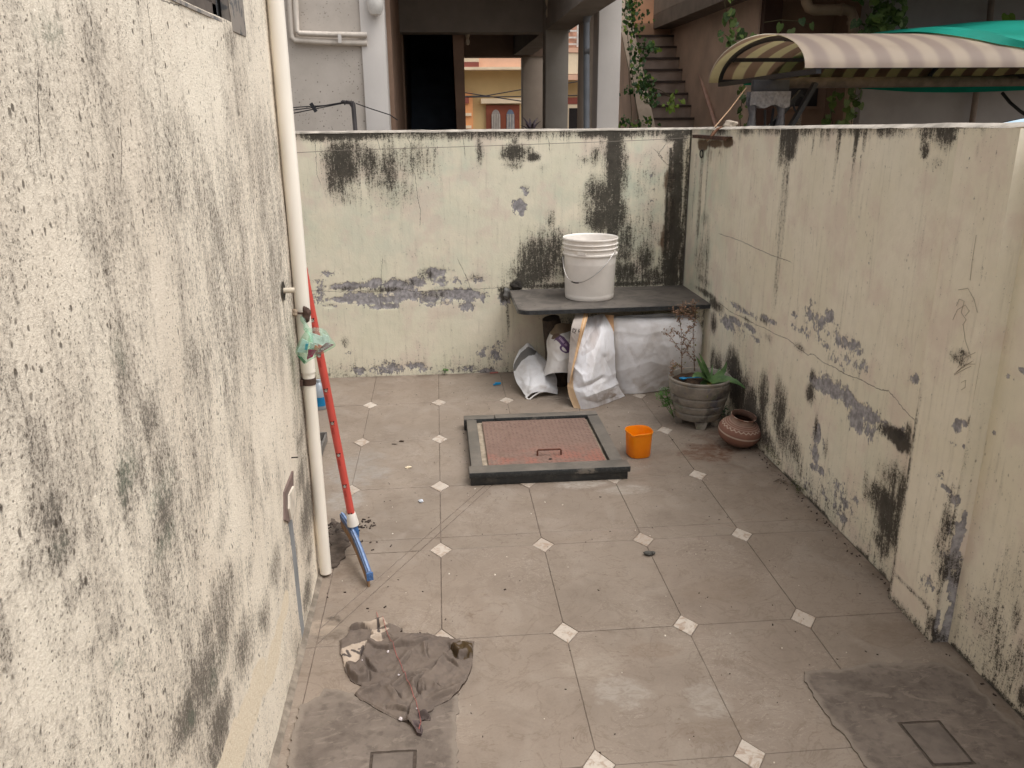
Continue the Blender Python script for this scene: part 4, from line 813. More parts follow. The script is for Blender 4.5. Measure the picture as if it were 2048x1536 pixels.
Pf = cloth([[(0.73,4.36,0.477,1152,626),(0.765,4.36,0.476,1165,626),(0.799,4.36,0.472,1177,627)],[(0.692,4.275,0.415,1143,656),(0.73,4.26,0.418,1158,656),(0.768,4.26,0.439,1172,648)],[(0.681,4.265,0.295,1139,700),(0.709,4.25,0.304,1150,698),(0.735,4.245,0.327,1160,690)],[(0.668,4.225,0.18,1136,745),(0.679,4.205,0.186,1141,745),(0.692,4.2,0.195,1146,742)],[(0.664,4.21,0.128,1135,765),(0.671,4.2,0.128,1138,766),(0.677,4.19,0.134,1141,765)]], 60, 200)
sack_part('folded_flap', crumple(Pf, .0015, 18, 25), col_flap, PUFF(.012), M_woven, sc_)
# sack with the purple print, mouth open downwards
def col_b(u, v, px_, py_):
    c = cfill(u, (220, 217, 214)); c = cmix(c, poly_in(px_, py_, [(1100,645),(1146,640),(1146,660),(1128,666),(1108,672),(1100,668)]), (134, 116, 96))
    c = cmix(c, poly_in(px_, py_, [(1102,677),(1108,668),(1117,667),(1122,671),(1113,677),(1106,679)]), (104, 84, 72))
    pur = poly_in(px_, py_, [(1107,682),(1112,676),(1121,670),(1128,674),(1136,684),(1141,692),(1141,698),(1134,703),(1130,697),(1123,691),(1117,684),(1112,680)])
    e = np.hypot((px_-1129)/9.0+.45*(py_-699)/9.0*0, (py_-698)/8.0); th = .5
    xr = (px_-1129.5)*math.cos(th)+(py_-698)*math.sin(th); yr = -(px_-1129.5)*math.sin(th)+(py_-698)*math.cos(th)
    ring = np.hypot(xr/11, yr/7.2); pur |= (ring < 1) & (ring > .60)
    c = cmix(c, pur, (98, 74, 112))
    # the pale lettering along the band, read sideways
    tx = (px_-1119)*math.cos(.85)+(py_-675)*math.sin(.85); ty = -(px_-1119)*math.sin(.85)+(py_-675)*math.cos(.85)
    gl = (np.abs(ty-.2) < 1.9) & (tx > -.5) & (tx < 22) & (np.mod(tx, 2.9) < 2.1) & ((np.mod(tx, 2.9) < .8) | (np.abs(np.abs(ty-.2)-1.4) < .55)) & ~((tx > 14.5) & (tx < 17))
    return cmix(c, gl, (206, 184, 210))
Pb = cloth([[(0.631,4.56,0.355,1106,653),(0.648,4.5,0.384,1115,648),(0.685,4.5,0.388,1128,646),(0.729,4.52,0.376,1142,648)],[(0.589,4.5,0.286,1094,682),(0.614,4.41,0.315,1107,680),(0.66,4.38,0.321,1125,680),(0.725,4.4,0.303,1147,684)],[(0.59,4.48,0.203,1095,712),(0.614,4.39,0.228,1108,712),(0.658,4.36,0.235,1125,712),(0.72,4.38,0.221,1146,714)],[(0.571,4.47,0.129,1089,738),(0.595,4.37,0.167,1102,735),(0.647,4.34,0.18,1122,733),(0.709,4.36,0.166,1143,735)],[(0.557,4.47,0.073,1084,757),(0.584,4.37,0.13,1098,748),(0.641,4.335,0.147,1120,745),(0.702,4.35,0.138,1141,746)]], 180, 200)
sb_ = thing('woven_sack', 'white sack with a purple printed band, open mouth down beside the tall sack', 'sack', (.66, 4.42, 0), 'white sacks stored under the shelf')
sack_part('body', crumple(creases(Pb, [([(1098,700),(1118,722),(1142,714)], 4, .005), ([(1104,740),(1112,715),(1108,690)], 3, -.003)]), .0018, 14, 35), col_b, lambda u, v: np.stack([u*0, .17*np.sin(np.pi*u)*sstep(0, .5, v)+.003, u*0-.01*v*np.sin(np.pi*u)], -1), M_woven, sb_)
MB().tube([(.62, 4.58, .40), (.66, 4.60, .2), (.68, 4.6, .0)], [.05, .07, .075], 14).build('bundle', simple('dark_stuffing', (64, 54, 46), .95, .35, 30, bs=.5), sb_)
# small sack lying by the wall
def col_a(u, v, px_, py_):
    c = cfill(u, (220, 219, 220)); c = cmix(c, sstep(.5, .7, fbm(u*5, v*5, 101))*.3, (176, 168, 158))
    c = cmix(c, poly_in(px_, py_, [(1056,693),(1074,702),(1070,709),(1057,711),(1043,722),(1030,742),(1026,742),(1028,728),(1041,705)]), (112, 110, 108)); return c
Pa = cloth([[(0.446,4.68,0.188,1038,700),(0.478,4.7,0.206,1048,692),(0.508,4.7,0.22,1058,687),(0.554,4.66,0.177,1075,704)],[(0.405,4.6,0.12,1027,730),(0.452,4.54,0.151,1045,725),(0.517,4.52,0.164,1068,722),(0.594,4.56,0.15,1093,722)],[(0.406,4.48,0.066,1031,760),(0.467,4.41,0.092,1055,758),(0.547,4.41,0.098,1083,755),(0.638,4.47,0.085,1112,752)],[(0.429,4.4,0.037,1042,778),(0.482,4.36,0.066,1062,772),(0.556,4.37,0.063,1088,771),(0.636,4.41,0.044,1114,772)],[(0.454,4.335,0.008,1053,795),(0.496,4.335,0.036,1068,785),(0.563,4.355,0.029,1091,784),(0.635,4.385,0.002,1115,789)]], 130, 130)
sa_ = thing('woven_sack', 'small limp white sack with a grey printed corner slumped on the floor', 'sack', (.53, 4.45, 0), 'white sacks stored under the shelf')
sack_part('body', crumple(creases(Pa, CR_A), .0030, 9, 45), col_a, lambda u, v: np.stack([u*0, .06*np.sin(np.pi*u)*sstep(0, .6, v)*(1-.4*v)+.003, -.012*np.sin(np.pi*u)*sstep(.4, 1, v)], -1), M_woven, sa_)
MB().tube([(0.449,4.34,0.012),(0.458,4.325,0.002),(0.472,4.32,0.003),(0.492,4.33,0.017),(0.525,4.345,0.031),(0.561,4.36,0.031)], .0042, 6).build('hem_strap', simple('hem_white', (212, 208, 204), .6), sa_)

# ---- inspection chamber: low granite kerb and a rusty red chequer plate
man = thing('inspection_cover', 'rusty red chequer plate inspection cover set in a low dark granite kerb', 'manhole', (.43, 3.58, 0))
def granite_mat():
    t = NT('granite_kerb'); f = t.noise(120, 3); n = t.noise(8, 6, .65)
    col = t.mix(t.ramp(n, .35, .68), lin(94, 89, 82), lin(116, 108, 99)); col = t.mix(t.mul(t.ramp(f, .5, .7), .3), col, lin(92, 88, 83))
    side = t.ramp(t.m2('ABSOLUTE', t.sep(t.geo.outputs['Normal'])[2]), .75, .3)
    dk = t.mix(t.ramp(f, .45, .7), lin(40, 42, 43), lin(62, 63, 63)); dk = t.mix(t.ramp(t.noise(9, 6, .7), .56, .64), dk, lin(112, 106, 98))
    return t.fin(t.mix(side, col, dk), .5, t.bump(f, .12, .002), .45)
M_gran = granite_mat()
M_grout = simple('cement_bedding', (156, 142, 124), .95, .25, 30, .4, (100, 88, 76), .6, 60)
mx0, mx1, my0, my1, mz = .095, .776, 3.225, 3.935, .062
MB().bevbox(mx0-.004, mx1+.012, my0-.012, my0+.068, mz-.026, mz+.002, .005).build('kerb_strip', M_gran, man)
MB().bevbox(mx0+.002, mx1+.002, my0-.002, my0+.060, 0, mz-.0265, .002).build('kerb_face', simple('black_granite_face', (38, 40, 41), .3, .25, 40, .35, (104, 98, 90), .1, 50, .5), man)
MB().bevbox(mx0+.008, mx0+.006+.052, my0+.0685, my1-.056, .0, mz-.004, .004).build('kerb_strip', M_gran, man)
MB().bevbox(mx1-.062, mx1-.004, my0+.0685, my1-.056, .0, mz-.004, .004).build('kerb_strip', M_gran, man)
MB().bevbox(mx0-.004, mx0+.150, my1-.055, my1+.004, 0, mz-.002, .004).build('kerb_strip', M_gran, man)
MB().bevbox(mx0+.152, mx1-.006, my1-.055, my1+.004, 0, mz-.001, .004).build('kerb_strip', M_gran, man)
ix0, ix1, iy0, iy1 = mx0+.059, mx1-.063, my0+.069, my1-.056
xs = np.linspace(ix0, ix1, 60); ys = np.linspace(iy0, iy1, 60); A, B = np.meshgrid(xs, ys, indexing='ij')
MB().grid(np.stack([A, B, .034+.007*fbm(A*18, B*18, 5, 4)], -1)).build('cement_bed', M_grout, man)
def plate_mat():
    t = NT('rusty_red_plate'); n = t.noise(5, 6, .65); f = t.noise(60, 5, .65)
    col = t.mix(t.ramp(n, .35, .68), lin(122, 98, 87), lin(132, 109, 97)); col = t.mix(t.mul(t.ramp(f, .48, .68), .5), col, lin(108, 88, 78))
    xyz = t.sep(t.pos); near = t.mul(t.ramp(xyz[1], 3.58, 3.36), t.ramp(t.noise(7, 5), .42, .58)); col = t.mix(t.mul(near, .6), col, lin(150, 92, 77))
    col = t.mix(t.mul(t.ramp(t.noise(11, 6, .7), .56, .7), .45), col, lin(96, 76, 64))
    return t.fin(col, .62, t.bump(f, .2, .002), .35)
M_plate = plate_mat()
px0, px1, py0, py1, pz = ix0+.026, ix1-.012, iy0+.022, iy1-.012, .050
MB().bevbox(px0, px1, py0, py1, pz-.006, pz, .0025).build('plate', M_plate, man)
b = MB(); k = 0
for gx in np.arange(px0+.016, px1-.012, .0205):
    for gy in np.arange(py0+.016, py1-.012, .0205):
        s_ = 1 if (int(round((gx-px0)/.0205))+int(round((gy-py0)/.0205))) % 2 else -1
        c_, sn = .0092*math.cos(s_*.785), .0092*math.sin(s_*.785); nx, ny = -sn*.3, c_*.3
        b.add([(gx-c_, gy-sn, pz), (gx+nx, gy+ny, pz), (gx+c_, gy+sn, pz), (gx-nx, gy-ny, pz), (gx-c_*.45, gy-sn*.45, pz+.0018), (gx+c_*.45, gy+sn*.45, pz+.0018)],
              [(0,4,1),(1,4,5),(1,5,2),(2,5,3),(3,5,4),(3,4,0)])
tr = b.build('tread_bumps', simple('worn_tread', (116, 95, 86), .55, .2, 20, .4, (140, 98, 84)), man, smooth=False); tr['kind'] = 'stuff'
hx = (.405, .512); hy = 3.405
MB().tube([(hx[0], hy, pz-.002), (hx[0], hy, pz+.022), (hx[0]+.004, hy, pz+.027), (hx[1]-.004, hy, pz+.027), (hx[1], hy, pz+.022), (hx[1], hy, pz-.002)], .0042, 8).build('handle', simple('rusty_iron', (92, 54, 42), .8, .3, 60, bs=.4), man)
MB().lathe([(0, .0012), (.009, .0012), (.009, -.001)], (.458, 3.358, pz), 14).build('key_hole', simple('hole_black', (30, 24, 20), .9), man)

# ---- orange plastic mug
mc = (.886, 3.485, .001)
mug = thing('measuring_mug', 'bright orange square plastic mug on the tiles beside the inspection cover', 'mug', mc)
m = MB(); n = 64; vs2 = []; fs2 = []
prof = [(0,.003),(.046,.003),(.0495,0),(.052,.004),(.0575,.112),(.0605,.114),(.0608,.122),(.0585,.123),(.056,.116),(.0505,.007),(0,.006)]
for r_, z in prof:
    for k in range(n):
        w = 2*math.pi*k/n+.14; e = 2.8; q = 1/((abs(math.cos(w-.14))**e+abs(math.sin(w-.14))**e)**(1/e))
        spout = math.exp(-((math.atan2(math.sin(w-R(238)), math.cos(w-R(238))))/.20)**2)*max(0, (z-.092)/.03)
        vs2.append((mc[0]+(r_*q+.011*spout)*math.cos(w), mc[1]+(r_*q+.011*spout)*math.sin(w), mc[2]+z-.004*spout))
for i in range(len(prof)-1):
    for k in range(n): fs2.append((i*n+k, i*n+(k+1)%n, (i+1)*n+(k+1)%n, (i+1)*n+k))
t = NT('orange_plastic'); MO = t.fin(t.mix(t.ramp(t.noise(14, 4), .3, .7), lin(232, 132, 6), lin(242, 144, 8)), .38, None, .4)
t.b.inputs['Subsurface Weight'].default_value = .25; t.b.inputs['Subsurface Radius'].default_value = (.02, .01, .003); t.b.inputs['Subsurface Scale'].default_value = .5
m.add(vs2, fs2); m.build('body', MO, mug, angle=50)

# ---- cement planter with its plants
pc = (1.285, 3.87, 0)
planter = thing('planter', 'round grey cement planter with stepped bands and stubby feet by the right wall', 'planter', pc)
def planter_mat():
    t = NT('painted_cement_pot'); n = t.noise(12, 6, .65); f = t.noise(90, 4)
    col = t.mix(t.ramp(n, .35, .66), lin(124, 118, 110), lin(154, 147, 137))
    for seed, thr, c, s in ((3.1, .60, (74, 80, 104), .55), (7.7, .62, (88, 104, 76), .5), (13.3, .58, (58, 52, 52), .6), (19.1, .6, (142, 128, 108), .5)):
        col = t.mix(t.mul(t.ramp(t.noise(11, 5, .6, vec=t.vadd(t.pos, (seed, seed*2, seed))), thr-.03, thr+.08), s), col, lin(*c))
    return t.fin(col, .85, t.bump(t.add(f, n), .4, .003), .25)
M_pot = planter_mat()
def ctilt(z): return z
prof = [(0,.034),(.100,.034),(.108,.038)]
zb = [.038, .080, .122, .166, .236]; rb = [.111, .122, .133, .144, .155]
for k in range(4):
    z0, z1 = zb[k], zb[k+1]; r0, r1 = rb[k]+.001, rb[k+1]
    prof += [(r0, z0+.002), (r0+.004, z0+.007), (r1+.001, z1-.007), (r1-.006, z1-.0005)]
prof += [(.152,.236),(.157,.239),(.158,.247),(.154,.252),(.146,.250),(.140,.240),(.134,.215)]
pl = MB().lathe(prof, pc, 72).build('pot', M_pot, planter, angle=35)
for az in (R(262), R(325), R(80), R(170)):
    dx, dy = math.cos(az), math.sin(az); tx, ty = -dy, dx; v8 = []
    for z, hw, r0, r1 in ((.0, .020, .080, .112), (.038, .032, .076, .116)):
        for a_, r_ in ((-1, r0), (1, r0), (1, r1), (-1, r1)):
            v8.append((pc[0]+dx*r_+tx*a_*hw, pc[1]+dy*r_+ty*a_*hw, z+.0005))
    MB().add(v8, [(0,1,2,3),(7,6,5,4),(0,4,5,1),(1,5,6,2),(2,6,7,3),(3,7,4,0)]).build('foot', M_pot, planter, smooth=False)
A, B = np.meshgrid(np.linspace(0, 1, 18), np.linspace(0, 2*math.pi, 60), indexing='ij')
Xs, Ys = pc[0]+A*.142*np.cos(B), pc[1]+A*.142*np.sin(B)
MB().grid(np.stack([Xs, Ys, .216+.016*fbm(Xs*40, Ys*40, 9, 4)], -1)).build('soil', simple('potting_soil', (66, 50, 38), .95, .4, 60, .4, (112, 88, 66), .9, 120), planter)

# aloe
aloe = thing('aloe_plant', 'green spiky aloe growing in the cement planter', 'plant', (1.325, 3.84, .225))
def aloe_mat():
    t = NT('aloe_leaf'); n = t.noise(18, 4); f = t.ramp(t.voro(120), .25, .1)
    col = t.mix(t.ramp(n, .35, .65), lin(62, 92, 50), lin(92, 122, 72)); col = t.mix(t.mul(f, .35), col, lin(136, 158, 112))
    return t.fin(col, .45, None, .45)
M_aloe = aloe_mat(); M_aloey = simple('aloe_leaf_yellow', (128, 128, 66), .5, .25, 20)
ab = Vector((1.325, 3.84, .228))
def aloe_leaf(mid, tip, w, mat=M_aloe, base=None):
    p0 = Vector(base) if base else ab; p1, p2 = Vector(mid), Vector(tip); n = 12; vs_, fs = [], []
    for i in range(n+1):
        t = i/n; p = p0*(1-t)**2+p1*2*t*(1-t)+p2*t*t; d = ((p1-p0)*(1-t)+(p2-p1)*t).normalized()
        up = Vector((0,0,1)); sd = d.cross(up)
        if sd.length < .2: sd = d.cross(Vector((0,1,0)))
        sd = (sd.normalized()*.6+d.cross(Vector((0,-.75,.66))).normalized()*.8); sd.normalize(); nn = sd.cross(d).normalized(); hw = w*(1-t**1.6)*.5*(1 if i % 2 == 0 or t > .95 else .93)+.0006; th = w*.20*(1-t)+.0008
        for a_, b_ in ((-1, .35), (-.5, -.55), (0, -.9), (.5, -.55), (1, .35), (.5, .1), (0, -.05), (-.5, .1)):
            vs_.append(p+sd*hw*a_+nn*th*b_)
    for i in range(n):
        for k in range(8): fs.append((i*8+k, i*8+(k+1)%8, (i+1)*8+(k+1)%8, (i+1)*8+k))
    fs.append(tuple(n*8+k for k in range(8)))
    return MB().add(vs_, fs).build('leaf', mat, aloe)
T = [(1.259,3.83,0.382),(1.406,3.84,0.332),(1.476,3.72,0.217),(1.196,3.72,0.291),(1.276,3.715,0.185),(1.462,3.82,0.245),(1.259,3.88,0.352),(1.245,3.74,0.25),(1.373,3.95,0.285),(1.396,3.9,0.281)]
Mi = [(1.297,3.82,0.301),(1.4,3.83,0.257),(1.412,3.78,0.283),(1.235,3.74,0.317),(1.286,3.73,0.252),(1.38,3.78,0.227),(1.293,3.87,0.293),(1.262,3.76,0.232),(1.364,3.92,0.236),(1.377,3.88,0.243)]
for k, (w, mt) in enumerate(((.062, M_aloe), (.052, M_aloe), (.062, M_aloe), (.070, M_aloe), (.024, M_aloey), (.060, M_aloe), (.050, M_aloe), (.050, M_aloe), (.020, M_aloe), (.022, M_aloe))): aloe_leaf(Mi[k], T[k], w, mt)
# dried basil-like bush
dry = thing('dried_plant', 'tall withered brown herb with curled dry leaves standing in the planter', 'plant', (1.25, 3.86, .225))
M_stem = simple('dry_stem', (104, 82, 68), .9, .25, 40); M_dry = simple('dry_leaf', (142, 114, 94), .9, .35, 60); M_dryg = simple('half_dry_leaf', (112, 108, 70), .8, .35, 60)
lm, lmg, stm = MB(), MB(), MB()
def curl_leaf(mb, p, s):
    a, b_ = rnd.uniform(0, 6.28), rnd.uniform(-1, .6); d = Vector((math.cos(a)*math.cos(b_), math.sin(a)*math.cos(b_), math.sin(b_)))
    sd = d.cross(Vector((rnd.uniform(-1,1), rnd.uniform(-1,1), 1))).normalized(); nn = sd.cross(d); p = Vector(p)
    mb.add([p, p+d*s*.5+sd*s*.28+nn*s*.12, p+d*s*.5-sd*s*.28+nn*s*.15, p+d*s*.85+nn*s*.3, p+d*s*.45-nn*s*.06], [(0,1,4),(0,4,2),(1,3,4),(4,3,2)])
STEMS = [[(1.186,3.86,0.274),(1.181,3.86,0.391),(1.174,3.86,0.481),(1.153,3.86,0.585)], [(1.265,3.9,0.267),(1.255,3.9,0.378),(1.246,3.9,0.481),(1.234,3.9,0.604)], [(1.182,3.86,0.376),(1.138,3.84,0.434),(1.103,3.83,0.478),(1.082,3.83,0.491)],
    [(1.18,3.86,0.417),(1.191,3.84,0.478),(1.205,3.83,0.52)], [(1.178,3.86,0.453),(1.143,3.85,0.487),(1.122,3.85,0.498)], [(1.259,3.9,0.32),(1.219,3.88,0.369),(1.206,3.88,0.411)], [(1.183,3.86,0.36),(1.211,3.86,0.411),(1.229,3.86,0.451)],
    [(1.158,3.86,0.545),(1.167,3.85,0.592),(1.171,3.85,0.607)], [(1.169,3.86,0.519),(1.141,3.86,0.58),(1.122,3.86,0.596)], [(1.241,3.9,0.533),(1.213,3.88,0.554),(1.202,3.88,0.569)], [(1.121,3.82,0.27),(1.127,3.82,0.306),(1.123,3.82,0.327)], [(1.184,3.86,0.3),(1.154,3.84,0.325),(1.144,3.84,0.315)], [(1.248,3.9,0.494),(1.254,3.9,0.558),(1.245,3.9,0.593)]]
for i, st in enumerate(STEMS):
    stm.tube(st, [.0032 if i < 2 else .0017]+[.0012]*(len(st)-1), 5)
    for a_, b_ in zip(st[:-1], st[1:]):
        for q in range(17 if i else 13):
            t = rnd.random(); p = Vector(a_).lerp(Vector(b_), t)
            if i < 2 and p.z < .30: continue
            p += Vector((rnd.gauss(0, .005), rnd.gauss(0, .005), rnd.gauss(0, .004)))
            curl_leaf(lmg if rnd.random() < .16 else lm, p, rnd.uniform(.008, .019))
    for q in range(30 if i in (0, 1, 7, 12, 9) else 11):
        p = Vector(st[-1])+Vector((rnd.gauss(0, .008), rnd.gauss(0, .008), rnd.gauss(0, .016))); curl_leaf(lm, p, rnd.uniform(.008, .017))
stm.build('stem', M_stem, dry); o = lm.build('dry_leaves', M_dry, dry, smooth=False); o['kind'] = 'stuff'; o = lmg.build('green_leaves', M_dryg, dry, smooth=False); o['kind'] = 'stuff'
# blue scoop
sp = thing('plastic_spoon', 'bright blue plastic scoop lying on the soil of the planter', 'spoon', (1.26, 3.8, .24))
Mb = simple('blue_plastic', (14, 138, 190), .4, .08, 20, spec=.45)
s0, s1 = Vector((1.201,3.881,0.238)), Vector((1.286,3.886,0.236))
b = MB(); A, B = np.meshgrid(np.linspace(0, 1, 7), np.linspace(0, 2*math.pi, 25), indexing='ij')
b.grid(np.stack([s0.x+.019*A*np.cos(B), s0.y+.017*A*np.sin(B), s0.z-.010*(1-A**2)], -1)); b.grid(np.stack([s0.x+.0195*A*np.cos(B), s0.y+.0175*A*np.sin(B), s0.z-.0015-.010*(1-A**2)], -1), True)
b.build('bowl', Mb, sp); MB().bar(s0+Vector((.017, -.003, 0)), s1, .0035, .003).bar(s0+Vector((.017, .004, 0)), s1+Vector((0, .006, 0)), .0035, .003).bar(s1, s1+Vector((.022, 0, -.003)), .008, .003).build('handle', Mb, sp, smooth=False)
# weeds at the foot of the planter
def leaf_cluster(mb, c, r, n, s0_, s1_, flat=.6):
    for k in range(n):
        w = rnd.uniform(0, 6.28); q = rnd.random()**.5*r; p = Vector((c[0]+q*math.cos(w), c[1]+q*math.sin(w)*.7, c[2]+rnd.uniform(-flat, flat)*r))
        s = rnd.uniform(s0_, s1_); a = rnd.uniform(0, 6.28); el = rnd.uniform(-.4, .9); d = Vector((math.cos(a)*math.cos(el), math.sin(a)*math.cos(el), math.sin(el)))
        sd = d.cross(Vector((0, 0, 1))).normalized(); nn = sd.cross(d)
        mb.add([p, p+d*s*.45+sd*s*.33+nn*s*.08, p+d*s, p+d*s*.45-sd*s*.33+nn*s*.08, p+d*s*.5], [(0,1,4),(0,4,3),(1,2,4),(4,2,3)])
M_weed = simple('weed_leaf', (88, 128, 62), .6, .35, 40, rand=0.0)
M_weed2 = simple('weed_leaf_dark', (52, 76, 42), .6, .35, 40)
w1 = thing('weed', 'bushy bright green weed growing at the left foot of the planter', 'weed', (1.15, 3.9, 0))
b = MB(); st = MB()
for c, r, n in (((1.123,3.92,0.159), .024, 46), ((1.109,3.9,0.134), .032, 80), ((1.133,3.88,0.107), .030, 80), ((1.168,3.92,0.108), .03, 50), ((1.145,3.86,0.07), .012, 14), ((1.115,3.87,0.098), .014, 20)):
    leaf_cluster(b, c, r*1.15, int(n*1.5), .009, .017); st.tube([(1.185, 3.93, 0), c], .0014, 5)
st.build('stem', simple('weed_stem', (84, 104, 58), .7), w1); o = b.build('leaves', M_weed, w1, smooth=False); o['kind'] = 'stuff'
w2 = thing('weed', 'dark leafy weed half hidden between the planter and the right wall', 'weed', (1.43, 3.92, 0))
b = MB(); st = MB()
for c in [(1.433,3.9,0.028),(1.462,3.95,0.045),(1.425,3.88,0.003),(1.431,3.95,0.027)]: leaf_cluster(b, c, .022, 12, .016, .03); st.tube([(1.42, 3.95, 0), c], .0016, 5)
st.build('stem', simple('weed_stem_dark', (50, 58, 38), .7), w2); o = b.build('leaves', M_weed2, w2, smooth=False); o['kind'] = 'stuff'
w3 = thing('weed', 'tiny green seedling sprouting where the back wall meets the floor', 'weed', (.0, 4.84, 0))
b = MB(); leaf_cluster(b, (0.003,4.83,0.031), .016, 14, .014, .022); MB().tube([(.0, 4.845, 0), (0.003,4.83,0.031)], .0014, 5).build('stem', M_weed2, w3); b.build('leaf', M_weed, w3, smooth=False)
for nm, pts in (('mossy green tuft along the foot of the right wall near the clay pot', [(1.46,3.319,0.053),(1.46,3.277,0.047),(1.46,3.242,0.038),(1.46,3.351,0.065)]), ('dry green tuft further along the foot of the right wall', [(1.46,3.058,0.026),(1.46,3.017,0.022),(1.46,2.991,0.018)])):
    w4 = thing('weed', nm, 'weed', (1.45, pts[0][1], 0)); b = MB()
    for c in pts: leaf_cluster(b, (c[0]-.006, c[1], max(.008, c[2])), .020, 40, .004, .009)
    o = b.build('leaves', simple('moss_leaf', (72, 76, 40), .85, .4, 60), w4, smooth=False); o['kind'] = 'stuff'

# ---- clay water pot
def matka_mat():
    return vcol('painted_clay', .75, .25, .3, 80, .35, (92, 66, 54), 13)
kc = (1.378, 3.555, 0)
matka = thing('clay_pot', 'small round red clay water pot painted with white bands on the floor', 'pot', kc)
prof = []
for k in range(25):
    w = -1.35+k*(1.35+.98)/24; prof.append((.101*math.cos(w)**.92, .074+.074*math.sin(w)*(1.0 if w < 0 else .82)))
prof += [(.053,.128),(.050,.133),(.0495,.139),(.052,.146),(.058,.151),(.060,.154),(.058,.1565),(.053,.154),(.047,.146),(.045,.138),(.047,.130),(.06,.118),(.07,.09),(.05,.03),(0,.02)]
prof = [(0,.0005)]+prof
rot = Matrix.Rotation(R(7), 3, 'Y') @ Matrix.Rotation(R(9), 3, 'X')
clay, inner_shade, white, dark = lin(128, 92, 78), lin(78, 56, 46), lin(176, 156, 140), lin(86, 68, 58)
# refine rows so that the painted bands have sharp edges
m2 = MB(); zz = []
fine = [prof[0]]
for (a0, b0), (a1, b1) in zip(prof[:-1], prof[1:]):
    n_ = max(1, int(math.hypot(a1-a0, b1-b0)/.0016))
    fine += [(a0+(a1-a0)*t/n_, b0+(b1-b0)*t/n_) for t in range(1, n_+1)]
m2.lathe(fine, (0,0,0), 180); zmax_i = max(range(len(fine)), key=lambda k: fine[k][1])
cols = []
for q, v in enumerate(m2.v):
    i = q//180; x, y, z = v; az = math.atan2(y, x); c = clay
    if i <= zmax_i:
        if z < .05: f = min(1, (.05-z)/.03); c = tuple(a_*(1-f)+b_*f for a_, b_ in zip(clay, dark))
        if .0725 < z < .0790: c = white
        wv = .0030*math.sin(az*24); nk = z > .1275
        if not nk and .1035+wv < z < .1075+wv: c = white
        if not nk and (.1120 < z < .1150 or .1180 < z < .1205 or .1228 < z < .127): c = tuple(.45*a_+.55*b_ for a_, b_ in zip(white, clay))
        if nk and z < .1475: c = tuple(.5*a_+.5*b_ for a_, b_ in zip(white, clay))
        if z > .151 and math.sin(az*7+1) > .3: c = tuple(.8*a_+.2*b_ for a_, b_ in zip(white, clay))
    else: c = inner_shade  # inside of the pot: shade of the hollow put into the colour
    cols.append(c)
m2.v = [tuple((rot @ Vector(v))+Vector(kc)+Vector((0,0,.004))) for v in m2.v]; m2.c = cols
m2.build('body', matka_mat(), matka, angle=60)

# ---- drain pipe on the house corner, with its clips
M_pvc = simple('pvc_cream', (232, 224, 211), .45, .06, 5, .5, (186, 166, 138), .04, 30, .4, k=(1, 1, .3))
M_rust = simple('rusty_band', (74, 56, 48), .8, .35, 50, bs=.5)
PX_, PY_ = -.430, 2.55
pipe = thing('drain_pipe', 'cream plastic drain pipe running down the corner of the roughcast house wall', 'pipe', (PX_, PY_, 0))
MB().tube([(PX_, PY_, .012), (PX_, PY_, .3), (PX_, PY_, .735)], .0198, 28).build('lower_pipe', M_pvc, pipe)
MB().tube([(PX_, PY_, .735), (PX_, PY_, .7352), (PX_, PY_, .80), (PX_, PY_, 3.0)], [.0212, .0232, .0232, .0222], 28).build('upper_pipe', M_pvc, pipe)
zb_ = .705
MB().tube([(PX_, PY_, zb_-.011), (PX_, PY_, zb_+.011)], .0222, 28).bar((PX_-.018, PY_-.014, zb_), (PX_-.034, PY_-.020, zb_), .018, .018).build('pipe_clip', M_rust, pipe)
cl = MB().tube([(PX_-.026, PY_-.035, .935), (PX_+.014, PY_-.036, .932)], .0035, 8)
cl.build('clamp_bolt', M_rust, pipe)
lump('clamp_nut', (PX_+.016, PY_-.036, .931), .016, M_rust, pipe, 8, .35, (.75, .75, 1.5)); lump('clamp_wing', (PX_-.020, PY_-.036, .935), .011, simple('pale_rust', (140, 124, 106), .85, .3, 40), pipe, 9, .3)
# grey water pipe stub poking from the wall
stub = thing('pipe_stub', 'short cream pipe stub poking from a dark hole in the roughcast wall', 'pipe', (LW, 2.40, 1.03))
MB().tube([(LW-.01, 2.385, 1.03), (LW+.034, 2.390, 1.03)], .0080, 14).build('stub', simple('stub_cream', (200, 188, 168), .5, .1, 30), stub)
hm = MB(); hm.add([(LW+.0042, 2.385+.024*math.cos(w*math.pi/9)*(1+.2*math.sin(w*2.3)), 1.03+.030*math.sin(w*math.pi/9)*(1+.15*math.cos(w*3.1))) for w in range(18)], [tuple(range(18))]); hm.build('wall_hole', simple('hole_shadow', (50, 44, 38), .95), stub, smooth=False)

